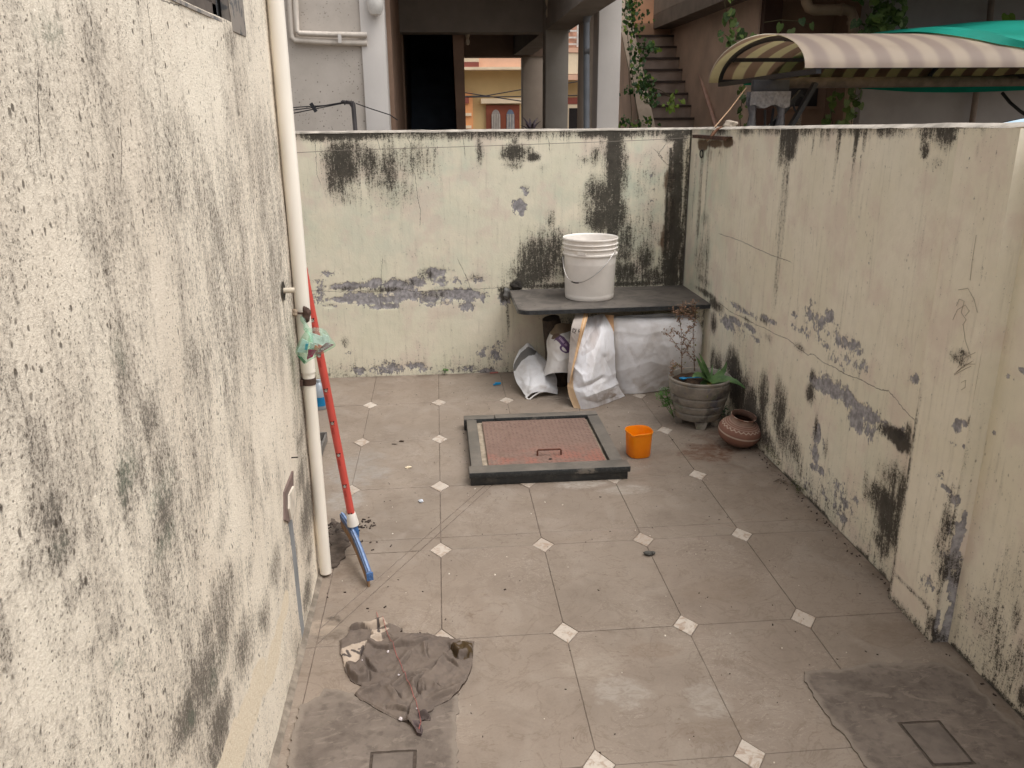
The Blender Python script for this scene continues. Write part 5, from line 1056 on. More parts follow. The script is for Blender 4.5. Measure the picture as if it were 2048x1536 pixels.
# ---- plastic bag of sachets tied to the clamp
bag = thing('plastic_bag', 'knotted pale green clear plastic bag of sachets hanging from the pipe clamp', 'bag', (-.40, 2.46, .9))
t = NT('clear_green_film'); tr_ = t.t.nodes.new('ShaderNodeBsdfTransparent'); tr_.inputs[0].default_value = (.83, .95, .88, 1); mx = t.t.nodes.new('ShaderNodeMixShader')
t.fin(lin(196, 220, 206), .2, t.bump(t.noise(50, 5), .8, .006), .6); t.put(mx.inputs[0], t.ramp(t.noise(30, 5, .65, dist=1.2), .35, .8, .06, .36))
t.t.links.new(tr_.outputs[0], mx.inputs[1]); t.t.links.new(t.b.outputs[0], mx.inputs[2]); t.t.links.new(mx.outputs[0], t.out.inputs[0]); M_film = t.m
BY = 2.435
outl = [(-0.403,2.435,0.903),(-0.376,2.435,0.907),(-0.35,2.435,0.898),(-0.335,2.435,0.873),(-0.323,2.435,0.849),(-0.348,2.435,0.833),(-0.377,2.435,0.818),(-0.405,2.435,0.803),(-0.419,2.435,0.794),(-0.431,2.435,0.814),(-0.443,2.435,0.83),(-0.436,2.435,0.854),(-0.419,2.435,0.882)]
cen = Vector((sum(p[0] for p in outl)/13, BY, sum(p[2] for p in outl)/13))
for sgn, nm in ((-1, 'bag_film'), (1, 'bag_film')):
    n_ = 78; rings = 12; vs2 = [(cen.x, cen.y+sgn*.030, cen.z)]; fs2 = []
    O = cr_axis(np.array(outl+[outl[0]]), n_+1)[:-1]
    for r_ in range(1, rings+1):
        f = r_/rings
        for k in range(n_):
            p = Vector(O[k]).lerp(cen, 1-f); wr = .005*math.sin(k*1.1+f*9)*math.sin(f*3.1)+.004*math.sin(k*2.3-f*14)*(1-f)
            vs2.append((p.x, BY+sgn*(.032*math.sqrt(max(0, 1-f**2.2)))+wr*sgn, p.z))
    for k in range(n_): fs2.append((0, 1+k, 1+(k+1) % n_))
    for r_ in range(rings-1):
        for k in range(n_):
            a0 = 1+r_*n_; fs2.append((a0+k, a0+n_+k, a0+n_+(k+1)%n_, a0+(k+1)%n_))
    MB().add(vs2, fs2).build(nm, M_film, bag, angle=80)
tp = [(-0.404,2.435,0.903),(-0.408,2.44,0.917),(-0.417,2.46,0.925),(-0.424,2.48,0.929)]
MB().tube(tp, [.010, .005, .008, .004], 8).build('neck', M_film, bag)
MB().tube([(-0.404,2.42,0.904),(-0.396,2.405,0.901),(-0.387,2.398,0.89),(-0.39,2.398,0.874)], [.006, .004, .006, .009], 8).build('knot_tail', M_film, bag)
silver = simple('foil_silver', (206, 206, 206), .3, .12, 30, bs=.5, bscale=60, metal=0, spec=.6)
for pts, mt in (([(-0.399,2.44,0.892),(-0.349,2.435,0.873),(-0.356,2.43,0.85),(-0.394,2.43,0.864)], silver), ([(-0.419,2.43,0.874),(-0.399,2.425,0.865),(-0.407,2.42,0.833),(-0.437,2.43,0.834)], simple('sachet_white', (196, 206, 208), .4, .1, 40)), ([(-0.408,2.415,0.862),(-0.399,2.415,0.862),(-0.405,2.415,0.843),(-0.412,2.415,0.845)], simple('sachet_blue', (36, 138, 182), .4)),
                ([(-0.401,2.41,0.846),(-0.375,2.41,0.844),(-0.39,2.41,0.823),(-0.407,2.41,0.815)], simple('sachet_magenta', (168, 44, 92), .4, .12, 40)), ([(-0.349,2.425,0.861),(-0.326,2.425,0.854),(-0.369,2.425,0.83),(-0.387,2.425,0.824),(-0.374,2.425,0.84)], simple('sachet_maroon', (128, 60, 76), .4, .15, 40)), ([(-0.38,2.412,0.859),(-0.37,2.412,0.852),(-0.375,2.412,0.843),(-0.385,2.412,0.845)], simple('sachet_coral', (214, 128, 108), .4)),
                ([(-0.394,2.415,0.865),(-0.372,2.42,0.856),(-0.379,2.42,0.841),(-0.399,2.415,0.845)], silver), ([(-0.437,2.43,0.822),(-0.426,2.43,0.818),(-0.414,2.43,0.802),(-0.42,2.43,0.796)], simple('sachet_green', (44, 112, 76), .5)), ([(-0.358,2.43,0.887),(-0.342,2.43,0.881),(-0.338,2.43,0.862),(-0.353,2.43,0.856)], silver)):
    n_ = len(pts); MB().add([tuple(p) for p in pts]+[(p[0], p[1]+.004, p[2]) for p in pts], [tuple(range(n_)), tuple(range(2*n_-1, n_-1, -1))]+[(k, n_+k, n_+(k+1)%n_, (k+1)%n_) for k in range(n_)]).build('sachet', mt, bag, smooth=False)

# ---- floor wiper leaning in the corner
wip = thing('floor_wiper', 'floor wiper with red pole and blue head leaning behind the drain pipe', 'wiper', (-.35, 2.70, 0))
A0, A1 = Vector((-.347, 2.695, .150)), Vector((-.438, 2.672, 1.045))
M_red = simple('red_sleeve', (192, 78, 68), .4, .06, 12, .15, (150, 70, 60), .05, 40, .45)
MB().tube([A0, A0.lerp(A1, .5), A1], .0135, 20).build('pole', M_red, wip)
ax = (A1-A0).normalized(); L_ = (A1-A0).length
M_ink = simple('black_print', (36, 32, 32), .6); M_inkw = simple('white_print', (206, 196, 186), .6)
def decal(f, da, shape, mat, lift=.0139, name='print'):
    """flat print wrapped round the pole: shape = list of polygons in (around, along) metres"""
    side = ax.cross(Vector((0, -1, 0))).normalized(); b = MB()
    for pl in shape:
        vv = []
        for s_, z in pl:
            w = s_/.0135+da; p = A0+ax*(L_*f+z); nrm = (Vector((0, -1, 0))-ax*ax.dot(Vector((0, -1, 0)))).normalized(); sd = ax.cross(nrm)
            vv.append(p+(nrm*math.cos(w)+sd*math.sin(w))*lift)
        b.add(vv, [tuple(range(len(pl)))])
    return b.build(name, mat, wip, smooth=False)
circ = lambda cx, cy, r, n=12: [(cx+r*math.cos(6.2832*k/n), cy+r*math.sin(6.2832*k/n)) for k in range(n)]
for f in [0.002,0.128,0.262,0.395,0.528,0.665,0.8,0.93]:
    f = f+.01
    decal(f, -.1, [circ(0, 0, .0066), circ(-.0058, .0056, .0026, 8), circ(.0058, .0056, .0026, 8)], M_ink)
    decal(f, -.1, [circ(0, -.0002, .0048)], M_inkw, .01405)
    decal(f, -.1, [circ(-.0021, .0008, .0014, 8), circ(.0021, .0008, .0014, 8), circ(0, -.0022, .0010, 8), [(-.0065, -.0085), (.0065, -.0085), (.0065, -.0068), (-.0065, -.0068)]], M_ink, .0142)
    decal(f-.031, -.25, [[(-.0035, z), (.0035, z), (.0035, z+.0016), (-.0035, z+.0016)] for z in np.arange(-.012, .012, .0031)]+[[(-.0035, -.012), (-.0026, -.012), (-.0026, .012), (-.0035, .012)]], simple('faded_print', (150, 52, 50), .6) if f < .1 else bpy.data.materials['faded_print'])
c0 = A0-ax*.034
MB().tube([A0+ax*.012, A0+ax*.010, A0-ax*.020, A0-ax*.036], [.0150, .0158, .0200, .0212], 24).build('socket', simple('socket_white', (214, 208, 200), .5, .05, 20, .2), wip)
hn, hf = Vector((-.272, 2.462, .030)), Vector((-.402, 2.850, .060))     # near and far end of the head
M_blue = simple('blue_head', (58, 98, 150), .5, .15, 25, .25, (120, 130, 150), .1, 60)
hd = (hn-hf).normalized(); c1 = A0-ax*.075
MB().tube([c0+ax*.004, c0-ax*.03, c1-ax*.022], [.0150, .0165, .011], 16).build('neck', M_blue, wip)
MB().obox(c0-ax*.022+Vector((-.002, -.0160, 0)), Vector((.0045, 0, 0)), Vector((0, .0015, 0)), ax*.013).build('neck_slot', simple('slot_pale', (168, 176, 192), .5), wip, smooth=False)
sdv = Vector((0, 0, 1)).cross(hd).normalized()
n_ = 15; Pm = []
for k in range(n_):
    t = k/(n_-1); p = hf.lerp(hn, t); p.z += .030*math.sin(math.pi*t); Pm.append(p)
b = MB(); b2 = MB(); b3 = MB()
for p, q in zip(Pm[:-1], Pm[1:]):
    b.obox((p+q)/2+Vector((0,0,.014)), (q-p)/2*1.02, sdv*.0085, Vector((0,0,.010)))
    b2.obox((p+q)/2+Vector((0,0,-.012))+sdv*-.004, (q-p)/2*1.02, sdv*.003, Vector((0,0,.020)))
    b3.obox((p+q)/2+Vector((0,0,.0265)), (q-p)/2*1.0, sdv*.0028, Vector((0,0,.003)))
b.build('head', simple('dusty_blue_head', (86, 104, 136), .6, .2, 40, .4, (140, 138, 138)), wip, smooth=False); b3.build('head_rib', simple('pale_blue_rib', (128, 150, 186), .5, .15, 50), wip, smooth=False)
b2.build('rubber_blade', simple('foam_brown', (142, 112, 84), .9, .25, 50), wip, smooth=False)
MB().obox(hn+hd*.002+Vector((0,0,.010)), hd*.003, sdv*.011, Vector((0,0,.014))).build('end_cap', M_blue, wip, smooth=False)
MB().tube([hn+hd*.0055+sdv*.006*math.cos(w)+Vector((0,0,.010+.008*math.sin(w))) for w in np.linspace(0, 6.28, 13)], .0015, 6).build('end_loop', M_blue, wip)

# ---- things poking out from behind the house corner
bt = thing('plastic_bottle', 'clear bottle with a blue label half hidden behind the house corner', 'bottle', (-.695, 4.30, 0))
bl = Vector((-.675, 4.30, .0)); cl_ = simple('bottle_clear', (150, 158, 166), .15, .1, 20, spec=.6)
MB().lathe([(0,0),(.030,0),(.034,.006),(.034,.10),(.026,.135),(.012,.15),(.012,.165),(0,.166)], bl, 24).build('body', cl_, bt); MB().lathe([(.0346,.022),(.0346,.072)], bl, 24).build('label', simple('label_blue', (20, 120, 170), .5), bt)
MB().tube([bl+Vector((.030,0,.13)), bl+Vector((.048,0,.12)), bl+Vector((.062,0,.07)), bl+Vector((.062,0,.045))], .005, 8).build('handle', simple('handle_dark', (40, 34, 36), .5), bt)
dp = thing('dustpan', 'grey metal dustpan lying on the floor behind the house corner', 'dustpan', (-.66, 3.66, 0))
M_dp = simple('pan_grey', (112, 108, 104), .5, .2, 30, .4, (70, 64, 60), metal=0)
MB().box(-.80, -.585, 3.58, 3.80, .002, .008).build('tray', M_dp, dp, smooth=False); MB().box(-.80, -.578, 3.80, 3.808, .002, .05).box(-.586, -.578, 3.60, 3.80, .0085, .045).build('lip', M_dp, dp, smooth=False)

# ---- grey rag of torn t-shirt
RAG = [(-0.319,2.194),(-0.317,2.218),(-0.311,2.224),(-0.287,2.221),(-0.266,2.219),(-0.243,2.224),(-0.238,2.238),(-0.224,2.24),(-0.207,2.22),(-0.191,2.205),(-0.157,2.202),(-0.155,2.186),(-0.161,2.178),(-0.143,2.175),(-0.127,2.173),(-0.102,2.168),(-0.081,2.17),(-0.061,2.155),(-0.038,2.148),(-0.007,2.135),(0.02,2.115),(0.035,2.116),(0.061,2.115),(0.058,2.078),(0.055,2.038),(0.052,2.007),(0.042,1.97),(0.032,1.935),(0.014,1.904),(0.004,1.881),(-0.014,1.862),(-0.035,1.85),(-0.055,1.836),(-0.064,1.823),(-0.069,1.819),(-0.084,1.812),(-0.066,1.794),(-0.069,1.785),(-0.091,1.786),(-0.095,1.778),(-0.086,1.752),(-0.088,1.731),(-0.098,1.735),(-0.11,1.758),(-0.13,1.782),(-0.152,1.796),(-0.189,1.826),(-0.227,1.859),(-0.259,1.889),(-0.275,1.905),(-0.264,1.928),(-0.259,1.945),(-0.269,1.953),(-0.291,1.97),(-0.309,2.009),(-0.322,2.06),(-0.333,2.109),(-0.34,2.16),(-0.326,2.171)]
RIDGE = [([(-0.256,2.12),(-0.225,2.107),(-0.19,2.095),(-0.153,2.108),(-0.116,2.112),(-0.071,2.137)], .010, .008), ([(-0.193,2.162),(-0.159,2.125),(-0.142,2.136),(-0.112,2.158)], .009, .007), ([(-0.256,2.05),(-0.244,2.021),(-0.225,2.001)], .010, .008), ([(-0.205,1.944),(-0.188,1.96)], .008, .006),
    ([(-0.167,1.926),(-0.145,1.948),(-0.122,1.968),(-0.087,1.981)], .010, .007), ([(-0.098,1.947),(-0.077,1.964),(-0.055,1.988),(-0.048,2.014),(-0.033,2.039),(-0.011,2.073)], .013, .009), ([(-0.098,1.877),(-0.106,1.902),(-0.107,1.93),(-0.093,1.958)], .011, .008), ([(-0.093,1.938),(-0.072,1.93),(-0.055,1.925),(-0.044,1.91)], .009, .006),
    ([(-0.255,1.903),(-0.226,1.914),(-0.209,1.93)], .010, .008), ([(-0.179,1.925),(-0.161,1.897),(-0.149,1.872)], .009, .007), ([(-0.186,1.842),(-0.154,1.835),(-0.124,1.816)], .009, .007), ([(-0.126,1.797),(-0.12,1.829),(-0.108,1.857),(-0.097,1.877)], .010, .008), ([(-0.065,1.86),(-0.035,1.874),(-0.007,1.885),(0.014,1.904)], .009, .008),
    ([(-0.086,1.918),(-0.083,1.889),(-0.074,1.888)], .007, .005), ([(-0.305,2.024),(-0.295,1.982),(-0.269,1.957),(-0.242,1.962),(-0.247,2.007),(-0.258,2.023)], .013, .010), ([(-0.276,2.04),(-0.267,2.066),(-0.26,2.11),(-0.25,2.142),(-0.245,2.171)], .011, .009), ([(-0.314,2.209),(-0.284,2.21),(-0.252,2.202),(-0.232,2.209),(-0.206,2.207)], .012, .010), ([(-0.239,2.232),(-0.218,2.23),(-0.195,2.201),(-0.159,2.193)], .014, .009),
    ([(-0.031,2.031),(-0.007,2.017),(0.009,1.993)], .008, .007), ([(-0.081,2.109),(-0.08,2.072),(-0.075,2.043)], .007, .005), ([(-0.152,2.012),(-0.148,2.027),(-0.125,2.076)], .007, .007), ([(-0.147,2.004),(-0.16,1.976),(-0.169,1.965)], .008, .006), ([(-0.008,2.085),(0.013,2.035),(0.033,2.041),(0.055,2.038)], .016, .010), ([(0.025,2.102),(0.044,2.076),(0.057,2.074)], .014, .010),
    ([(-0.095,1.797),(-0.069,1.791)], .014, .008), ([(-0.108,1.767),(-0.094,1.741)], .014, .012), ([(-0.242,2.137),(-0.218,2.143),(-0.199,2.162)], .010, .007), ([(-0.208,1.988),(-0.184,1.982),(-0.171,1.999)], .006, .006)]
rag = thing('rag', 'crumpled grey t-shirt rag with a pale lettered stripe lying on the floor', 'rag', (-.12, 2.02, 0))
def seg_d(x, y, pl):
    d = 1e9
    for (x0, y0), (x1, y1) in zip(pl[:-1], pl[1:]):
        dx, dy = x1-x0, y1-y0; t = max(0, min(1, ((x-x0)*dx+(y-y0)*dy)/(dx*dx+dy*dy))); d = min(d, math.hypot(x-x0-t*dx, y-y0-t*dy))
    return d
def rag_mesh():
    from mathutils.geometry import delaunay_2d_cdt
    out = rough_outline(RAG, .004, .0034, 7); n = len(out); o_ = np.array(out); st = .0024
    gx, gy = np.meshgrid(np.arange(o_[:, 0].min(), o_[:, 0].max(), st), np.arange(o_[:, 1].min(), o_[:, 1].max(), st), indexing='ij')
    rs = np.random.RandomState(4); gx = gx+rs.uniform(-.25, .25, gx.shape)*st; gy = gy+rs.uniform(-.25, .25, gy.shape)*st
    k = poly_in(gx, gy, out); pts = [Vector(p) for p in out]+[Vector(p) for p in zip(gx[k], gy[k])]
    V_, E_, F_, *_q = delaunay_2d_cdt(pts, [(i, (i+1) % n) for i in range(n)], [], 0, 1e-6)
    xy = np.array([(p[0], p[1]) for p in V_]); x, y = xy[:, 0], xy[:, 1]
    def segs(pl):
        best = np.full(x.shape, 1e9); sd = np.ones(x.shape); ss = np.zeros(x.shape); L = [math.hypot(q[0]-p[0], q[1]-p[1]) for p, q in zip(pl[:-1], pl[1:])]; T = sum(L); acc = 0
        for ((x0, y0), (x1, y1)), l in zip(zip(pl[:-1], pl[1:]), L):
            dx, dy = x1-x0, y1-y0; t = np.clip(((x-x0)*dx+(y-y0)*dy)/(l*l), 0, 1); d = np.hypot(x-x0-t*dx, y-y0-t*dy); m = d < best
            best = np.where(m, d, best); sd = np.where(m, np.where((x-x0)*dy-(y-y0)*dx > 0, 1, -1), sd); ss = np.where(m, (acc+t*l)/T, ss); acc += l
        return best, sd, ss
    z = np.full(x.shape, .009)
    wob = (fbm(x*45, y*45, 171, 3)-.5)*.006
    for q, (pl, h, w) in enumerate(RIDGE):
        d, sd, s_ = segs(pl); d = (d*sd+wob)*(1 if q % 2 else -1); tp_ = np.sin(np.pi*np.clip(.08+.84*s_, 0, 1))**.6
        z = z+h*1.35*tp_*(np.exp(-((d-w*.55)/np.where(d < w*.55, w*.40, w*1.7))**2)-.95*np.exp(-((d+w*.30)/(w*.30))**2))
    rid = 1-np.abs(2*vnoise(x*34+y*15, y*22-x*11, 133)-1); rid2 = 1-np.abs(2*vnoise(x*60-y*34, y*48+x*30, 134)-1)
    z = z+.010*(fbm(x*24, y*18, 131, 3)-.5)+.0022*rid**4+.0012*rid2**4
    e, _a, _b = segs(RAG+[RAG[0]]); z = .0022+np.maximum(z, .0012)*np.minimum(1, .4+e/.007)
    nf = np.array([len(f) for f in F_]); cen = np.array([xy[list(f)].mean(0) for f in F_]); ok = poly_in(cen[:, 0], cen[:, 1], out)
    base = np.array(rag.location); ff = [tuple(f) if area([tuple(V_[k]) for k in f]) > 0 else tuple(f[::-1]) for f, o in zip(F_, ok) if o]
    top = [(a_-base[0], b_-base[1], c_-base[2]) for a_, b_, c_ in zip(x, y, z)]
    nb_ = len(top); bi = list(range(n)); low = [(top[i][0], top[i][1], .0006) for i in bi]
    me = bpy.data.meshes.new('cloth'); me.from_pydata(top+low, [], ff+[((i+1) % n, i, nb_+i, nb_+(i+1) % n) for i in range(n)]); me.update()
    o = bpy.data.objects.new('cloth', me); COL.objects.link(o); o.parent = rag; return o
m_rag = rag_mesh()
me = m_rag.data; co = np.empty(len(me.vertices)*3); me.vertices.foreach_get('co', co); co = co.reshape(-1, 3)+np.array(rag.location)
x_, y_ = co[:, 0], co[:, 1]
def rag_top(x, y):
    k = np.hypot(x_-x, y_-y) < .004; return float(co[k, 2].max()) if k.any() else .004

c = cfill(x_, (104, 93, 85)); c = cmix(c, sstep(.4, .65, fbm(x_*12, y_*12, 141, 4))*.6, (118, 106, 96)); c = cmix(c, sstep(.5, .7, fbm(x_*60, y_*60, 142, 3))*.3, (84, 76, 72))
STR = [[(-0.332,2.109),(-0.304,2.127),(-0.257,2.142),(-0.258,2.118),(-0.27,2.107),(-0.276,2.04),(-0.297,2.048),(-0.314,2.028),(-0.322,2.06)], [(-0.247,2.195),(-0.231,2.194),(-0.194,2.181),(-0.214,2.166),(-0.238,2.149),(-0.249,2.153),(-0.246,2.171)], [(-0.276,2.216),(-0.243,2.217),(-0.201,2.215),(-0.198,2.193),(-0.231,2.198),(-0.265,2.206)], [(-0.248,2.142),(-0.218,2.156),(-0.208,2.142),(-0.227,2.127),(-0.245,2.133)]]
stripe = np.zeros(len(x_), bool)
for s_ in STR: stripe |= poly_in(x_, y_, s_)
c = cmix(c, stripe, (176, 160, 144))
for pl in ([(-0.324,2.084),(-0.301,2.07)], [(-0.301,2.07),(-0.313,2.101)], [(-0.299,2.104),(-0.272,2.083)], [(-0.229,2.218),(-0.225,2.176)], [(-0.267,2.119),(-0.273,2.083)]):
    (x0, y0), (x1, y1) = pl; dx, dy = x1-x0, y1-y0; t = np.clip(((x_-x0)*dx+(y_-y0)*dy)/(dx*dx+dy*dy), 0, 1); c = cmix(c, np.hypot(x_-x0-t*dx, y_-y0-t*dy) < .0042, (84, 76, 72))
(x0, y0), = [(-0.278,2.105)]; c = cmix(c, np.hypot(x_-x0, y_-y0) < .004, (84, 76, 72))
c = cmix(c, poly_in(x_, y_, [(-0.013,2.085),(0.03,2.11),(0.055,2.099),(0.056,2.038),(0.022,2.02),(-0.004,2.048)])*sstep(.42, .55, fbm(x_*60, y_*60, 143, 3)), (70, 56, 36))
c = cmix(c, poly_in(x_, y_, [(-0.117,1.783),(-0.086,1.78),(-0.083,1.728),(-0.103,1.733)])*.8, (86, 74, 74)); c = cmix(c, poly_in(x_, y_, [(-0.102,1.811),(-0.064,1.801),(-0.069,1.782),(-0.099,1.788)])*.8, (80, 70, 68))
a = me.attributes.new('stain', 'FLOAT_COLOR', 'POINT'); a.data.foreach_set('color', np.concatenate([c, np.ones((len(c), 1))], 1).astype(np.float32).ravel())
me.materials.clear(); me.materials.append(vcol('jersey_cloth', .95, .15, .35, 420, .25, (92, 82, 74), 20, .0015))
me.polygons.foreach_set('use_smooth', [True]*len(me.polygons))
thr = thing('thread', 'thin red thread trailing across the grey rag', 'thread', (-.12, 2.02, .02))
tp = [(-0.241,2.302),(-0.232,2.263),(-0.217,2.23),(-0.199,2.162),(-0.178,2.102),(-0.152,2.012),(-0.136,1.955),(-0.12,1.9),(-0.103,1.834),(-0.091,1.775),(-0.098,1.741)]
MB().tube([(x, y, rag_top(x, y)+.0012) for x, y in [(tp[k][0]+(tp[k+1][0]-tp[k][0])*t/6, tp[k][1]+(tp[k+1][1]-tp[k][1])*t/6) for k in range(len(tp)-1) for t in range(6)]], .0007, 4).build('strand', simple('thread_red', (168, 92, 86), .8), thr)
for q, (x, y) in enumerate([(-0.192,2.078),(-0.156,1.966),(-0.144,1.791),(-0.263,2.037),(-0.103,1.816)]):
    s_ = (.0032, .0028, .0048, .0015, .0018)[q]
    o = lump('lint', (x, y, rag_top(x, y)+s_*.5), s_, simple('lint_white', (206, 196, 196), .95) if q == 0 else bpy.data.materials['lint_white'], None, q, .4, n=2)
    setp(o, ('white lint ball near the pale lettered stripe of the grey rag', 'white lint ball in the middle of the grey rag', 'largest white lint ball at the lower left hem of the grey rag', 'speck of white lint at the rolled left corner of the grey rag', 'speck of white lint beside the red thread near the rag tip')[q], 'lint', 'white lint on the rag')

# ---- litter on the tiles
def scrap(name, label, cat, p, s, mat, seed, sq=(1, 1, .35), group=None, amp=.5):
    o = lump(name, (p[0], p[1], s*sq[2]*.9), s, mat, None, seed, amp, sq, 2); setp(o, label, cat, group); return o
M_egg = simple('eggshell', (222, 206, 176), .6, .1, 60, .4, (150, 120, 80)); M_paper = simple('crumpled_paper', (196, 200, 206), .6, .1, 60); M_stone = simple('grey_stone', (78, 76, 72), .9, .3, 90, bs=.6)
st_ = thing('stone', 'small split grey stone lying on the tiles in front of the cover', 'stone', ((0.71,2.573) + (0,)))
sx_, sy_ = (0.71,2.573)
lump('half', (sx_-.004, sy_, .008), .015, M_stone, st_, 12, .25, (1, .8, .55), 3); lump('half', (sx_+.014, sy_+.001, .007), .008, M_stone, st_, 13, .25, (1, 1, .8), 3)
scrap('paper_scrap', 'cream scrap of eggshell on the tiles left of the cover', 'scrap', (-0.175,3.442), .011, M_egg, 21, (1.3, .7, .4))
scrap('paper_scrap', 'crumpled silvery foil scrap on the tiles left of the cover', 'scrap', (-0.113,3.09), .010, M_paper, 22, (1, 1, .6))
scrap('leaf_scrap', 'curled dark dead leaf on the tiles beyond the eggshell', 'leaf', (-0.218,3.761), .009, simple('dead_leaf', (66, 54, 42), .9, .3, 50), 23, (1.3, .7, .5))
scrap('leaf_scrap', 'grey dried leaf beside the dark dead leaf', 'leaf', (-0.251,3.732), .009, simple('grey_leaf', (124, 112, 100), .9, .3, 50), 24, (1.5, .6, .4))
cp = (0.307,4.593)
clip_ = thing('clothes_peg', 'blue plastic clothes peg on the floor near the back wall', 'peg', (cp[0], cp[1], 0))
MB().bar((cp[0]-.022, cp[1]-.006, .008), (cp[0]+.022, cp[1]+.006, .010), .010, .007).bar((cp[0]-.012, cp[1]-.002, .017), (cp[0]+.022, cp[1]+.007, .014), .009, .005).build('peg_half', Mb, clip_, smooth=False)
rp = (0.306,4.843)
o = MB().obox((rp[0], rp[1]-.005, .004), (.026, .004, 0), (0, .007, 0), (0, 0, .003)).build('plastic_strip', simple('dull_red', (150, 92, 84), .7, .2, 40), None, smooth=False); setp(o, 'dull red strip of plastic by the foot of the back wall', 'strip')
M_twig = simple('twig_litter', (112, 100, 88), .9, .3, 60)
tw = (1.426,3.122); b = MB()
for k in range(9): a_ = rnd.uniform(0, 6.28); b.tube([(tw[0]+rnd.gauss(0,.015), tw[1]+rnd.gauss(0,.012), .004), (tw[0]+.03*math.cos(a_), tw[1]+.02*math.sin(a_), rnd.uniform(.003, .018))], .0013, 5)
o = b.build('twig_bundle', M_twig); setp(o, 'little tangle of dry twigs at the foot of the right wall', 'twigs')
M_dropping = simple('dark_litter', (58, 48, 42), .9, .35, 60)
b = MB()
def crumb(x, y, s, el=1.0):
    a_ = rnd.uniform(0, 6.28); c_, s_ = math.cos(a_), math.sin(a_)
    b.obox((x, y, s*.5+.0004), (s*el*c_, s*el*s_, 0), (-s*s_*.6, s*c_*.6, 0), (rnd.uniform(-.3,.3)*s, 0, s*.5))
for (x, y), n_, sp_, s0_, s1_ in zip([(-0.442,2.89),(-0.417,2.871),(-0.393,2.817),(-0.413,2.762),(-0.343,2.892),(-0.331,2.932),(-0.286,2.749),(-0.42,2.653)], (26, 22, 20, 16, 14, 8, 6, 10), (.028, .03, .02, .022, .02, .02, .03, .02), (.003,)*8, (.008, .007, .006, .006, .004, .004, .003, .004)):
    for k in range(n_): crumb(x+rnd.gauss(0, sp_), y+rnd.gauss(0, sp_), rnd.uniform(s0_, s1_), rnd.uniform(.8, 2.2))
for k in range(210): crumb(rnd.uniform(-.38, 1.42), rnd.uniform(1.55, 4.7), rnd.uniform(.0008, .0022), rnd.uniform(.7, 2))
for k in range(120): crumb(1.455-abs(rnd.gauss(0, .02)), rnd.uniform(1.7, 4.3), rnd.uniform(.0012, .0035), rnd.uniform(.7, 2))
for x, y in [(-0.411,2.434),(-0.408,2.41),(-0.397,1.842),(-0.45,1.817),(-0.35,1.931),(-0.375,1.887),(0.177,2.396),(0.806,3.742),(1.094,3.645),(1.156,3.561),(1.366,3.398),(0.984,2.115),(1.335,2.254),(1.229,1.941),(0.064,3.704),(-0.216,2.332),(-0.271,2.329),(-0.354,2.434)]: crumb(x, y, rnd.uniform(.0018, .0034), 1.4)
o = b.build('litter', M_dropping, None, smooth=False); setp(o, kind='stuff')
b = MB(); b_old = b
for k in range(60): 
    x, y = (rnd.uniform(-.38, 1.40), rnd.uniform(1.55, 4.6)); s = rnd.uniform(.0006, .0013); b.obox((x, y, s), (s, 0, 0), (0, s, 0), (0, 0, s))
for x, y in [(0.15,2.494),(0.46,3.002),(0.324,2.936),(0.113,3.191),(-0.007,2.516),(0.392,3.032),(-0.205,1.906),(-0.277,1.815),(-0.235,1.853),(-0.106,1.752),(0.639,2.092),(-0.216,2.826)]:
    s = .0032; b.lathe([(0, s*.9), (s*.7, s*.7), (s, 0)], (x, y, .0006), 8)
o = b.build('white_specks', simple('white_speck', (222, 212, 198), .8), None, smooth=False); setp(o, kind='stuff')
M_mud = simple('dried_mud', (84, 74, 66), .95, .35, 30, .5, (52, 44, 40), .9, 60)
mo = MB(); mud = rough_outline([(-0.462,2.966),(-0.431,2.93),(-0.398,2.869),(-0.37,2.776),(-0.379,2.685),(-0.397,2.599),(-0.43,2.586),(-0.438,2.727)], .01, .012, 3)
o = fill_mesh(mud, [], lambda x, y: .003+.007*float(fbm(np.array(x*45.), np.array(y*45.), 151, 4)), 'mud', M_mud, None, .008, .006); setp(o, kind='stuff')

# ---- pencil scribbles on the pilaster
sc_ = MB()
for pl in ([(1.414,2.114,0.994),(1.414,2.106,1.015),(1.414,2.083,1.014),(1.414,2.088,0.981),(1.414,2.062,0.967),(1.414,2.073,0.95)], [(1.414,2.119,0.953),(1.413,2.105,0.985),(1.414,2.076,1.005),(1.414,2.055,0.993),(1.414,2.069,0.976)], [(1.414,2.117,1.038),(1.414,2.077,1.051),(1.414,2.042,1.026),(1.413,2.02,0.997)], [(1.414,2.071,0.951),(1.414,2.052,0.913),(1.414,2.021,0.88)], [(1.414,2.075,0.809),(1.414,2.043,0.838),(1.414,2.007,0.867)], [(1.414,2.067,0.817),(1.414,2.035,0.85),(1.414,1.994,0.862)], [(1.414,2.074,0.807),(1.414,2.032,0.837),(1.414,2.009,0.852)], [(1.414,2.064,0.831),(1.413,2.04,0.867),(1.414,2.002,0.892)], [(1.414,2.039,0.796),(1.413,2.02,0.809),(1.414,2.019,0.788),(1.414,2.034,0.776)], [(1.414,2.078,1.193),(1.413,2.076,1.127),(1.414,2.073,1.074)]): sc_.tube(pl, .0006, 4)
sc_.build('pencil_scribble', simple('pencil_grey', (146, 136, 122), .8), pil)

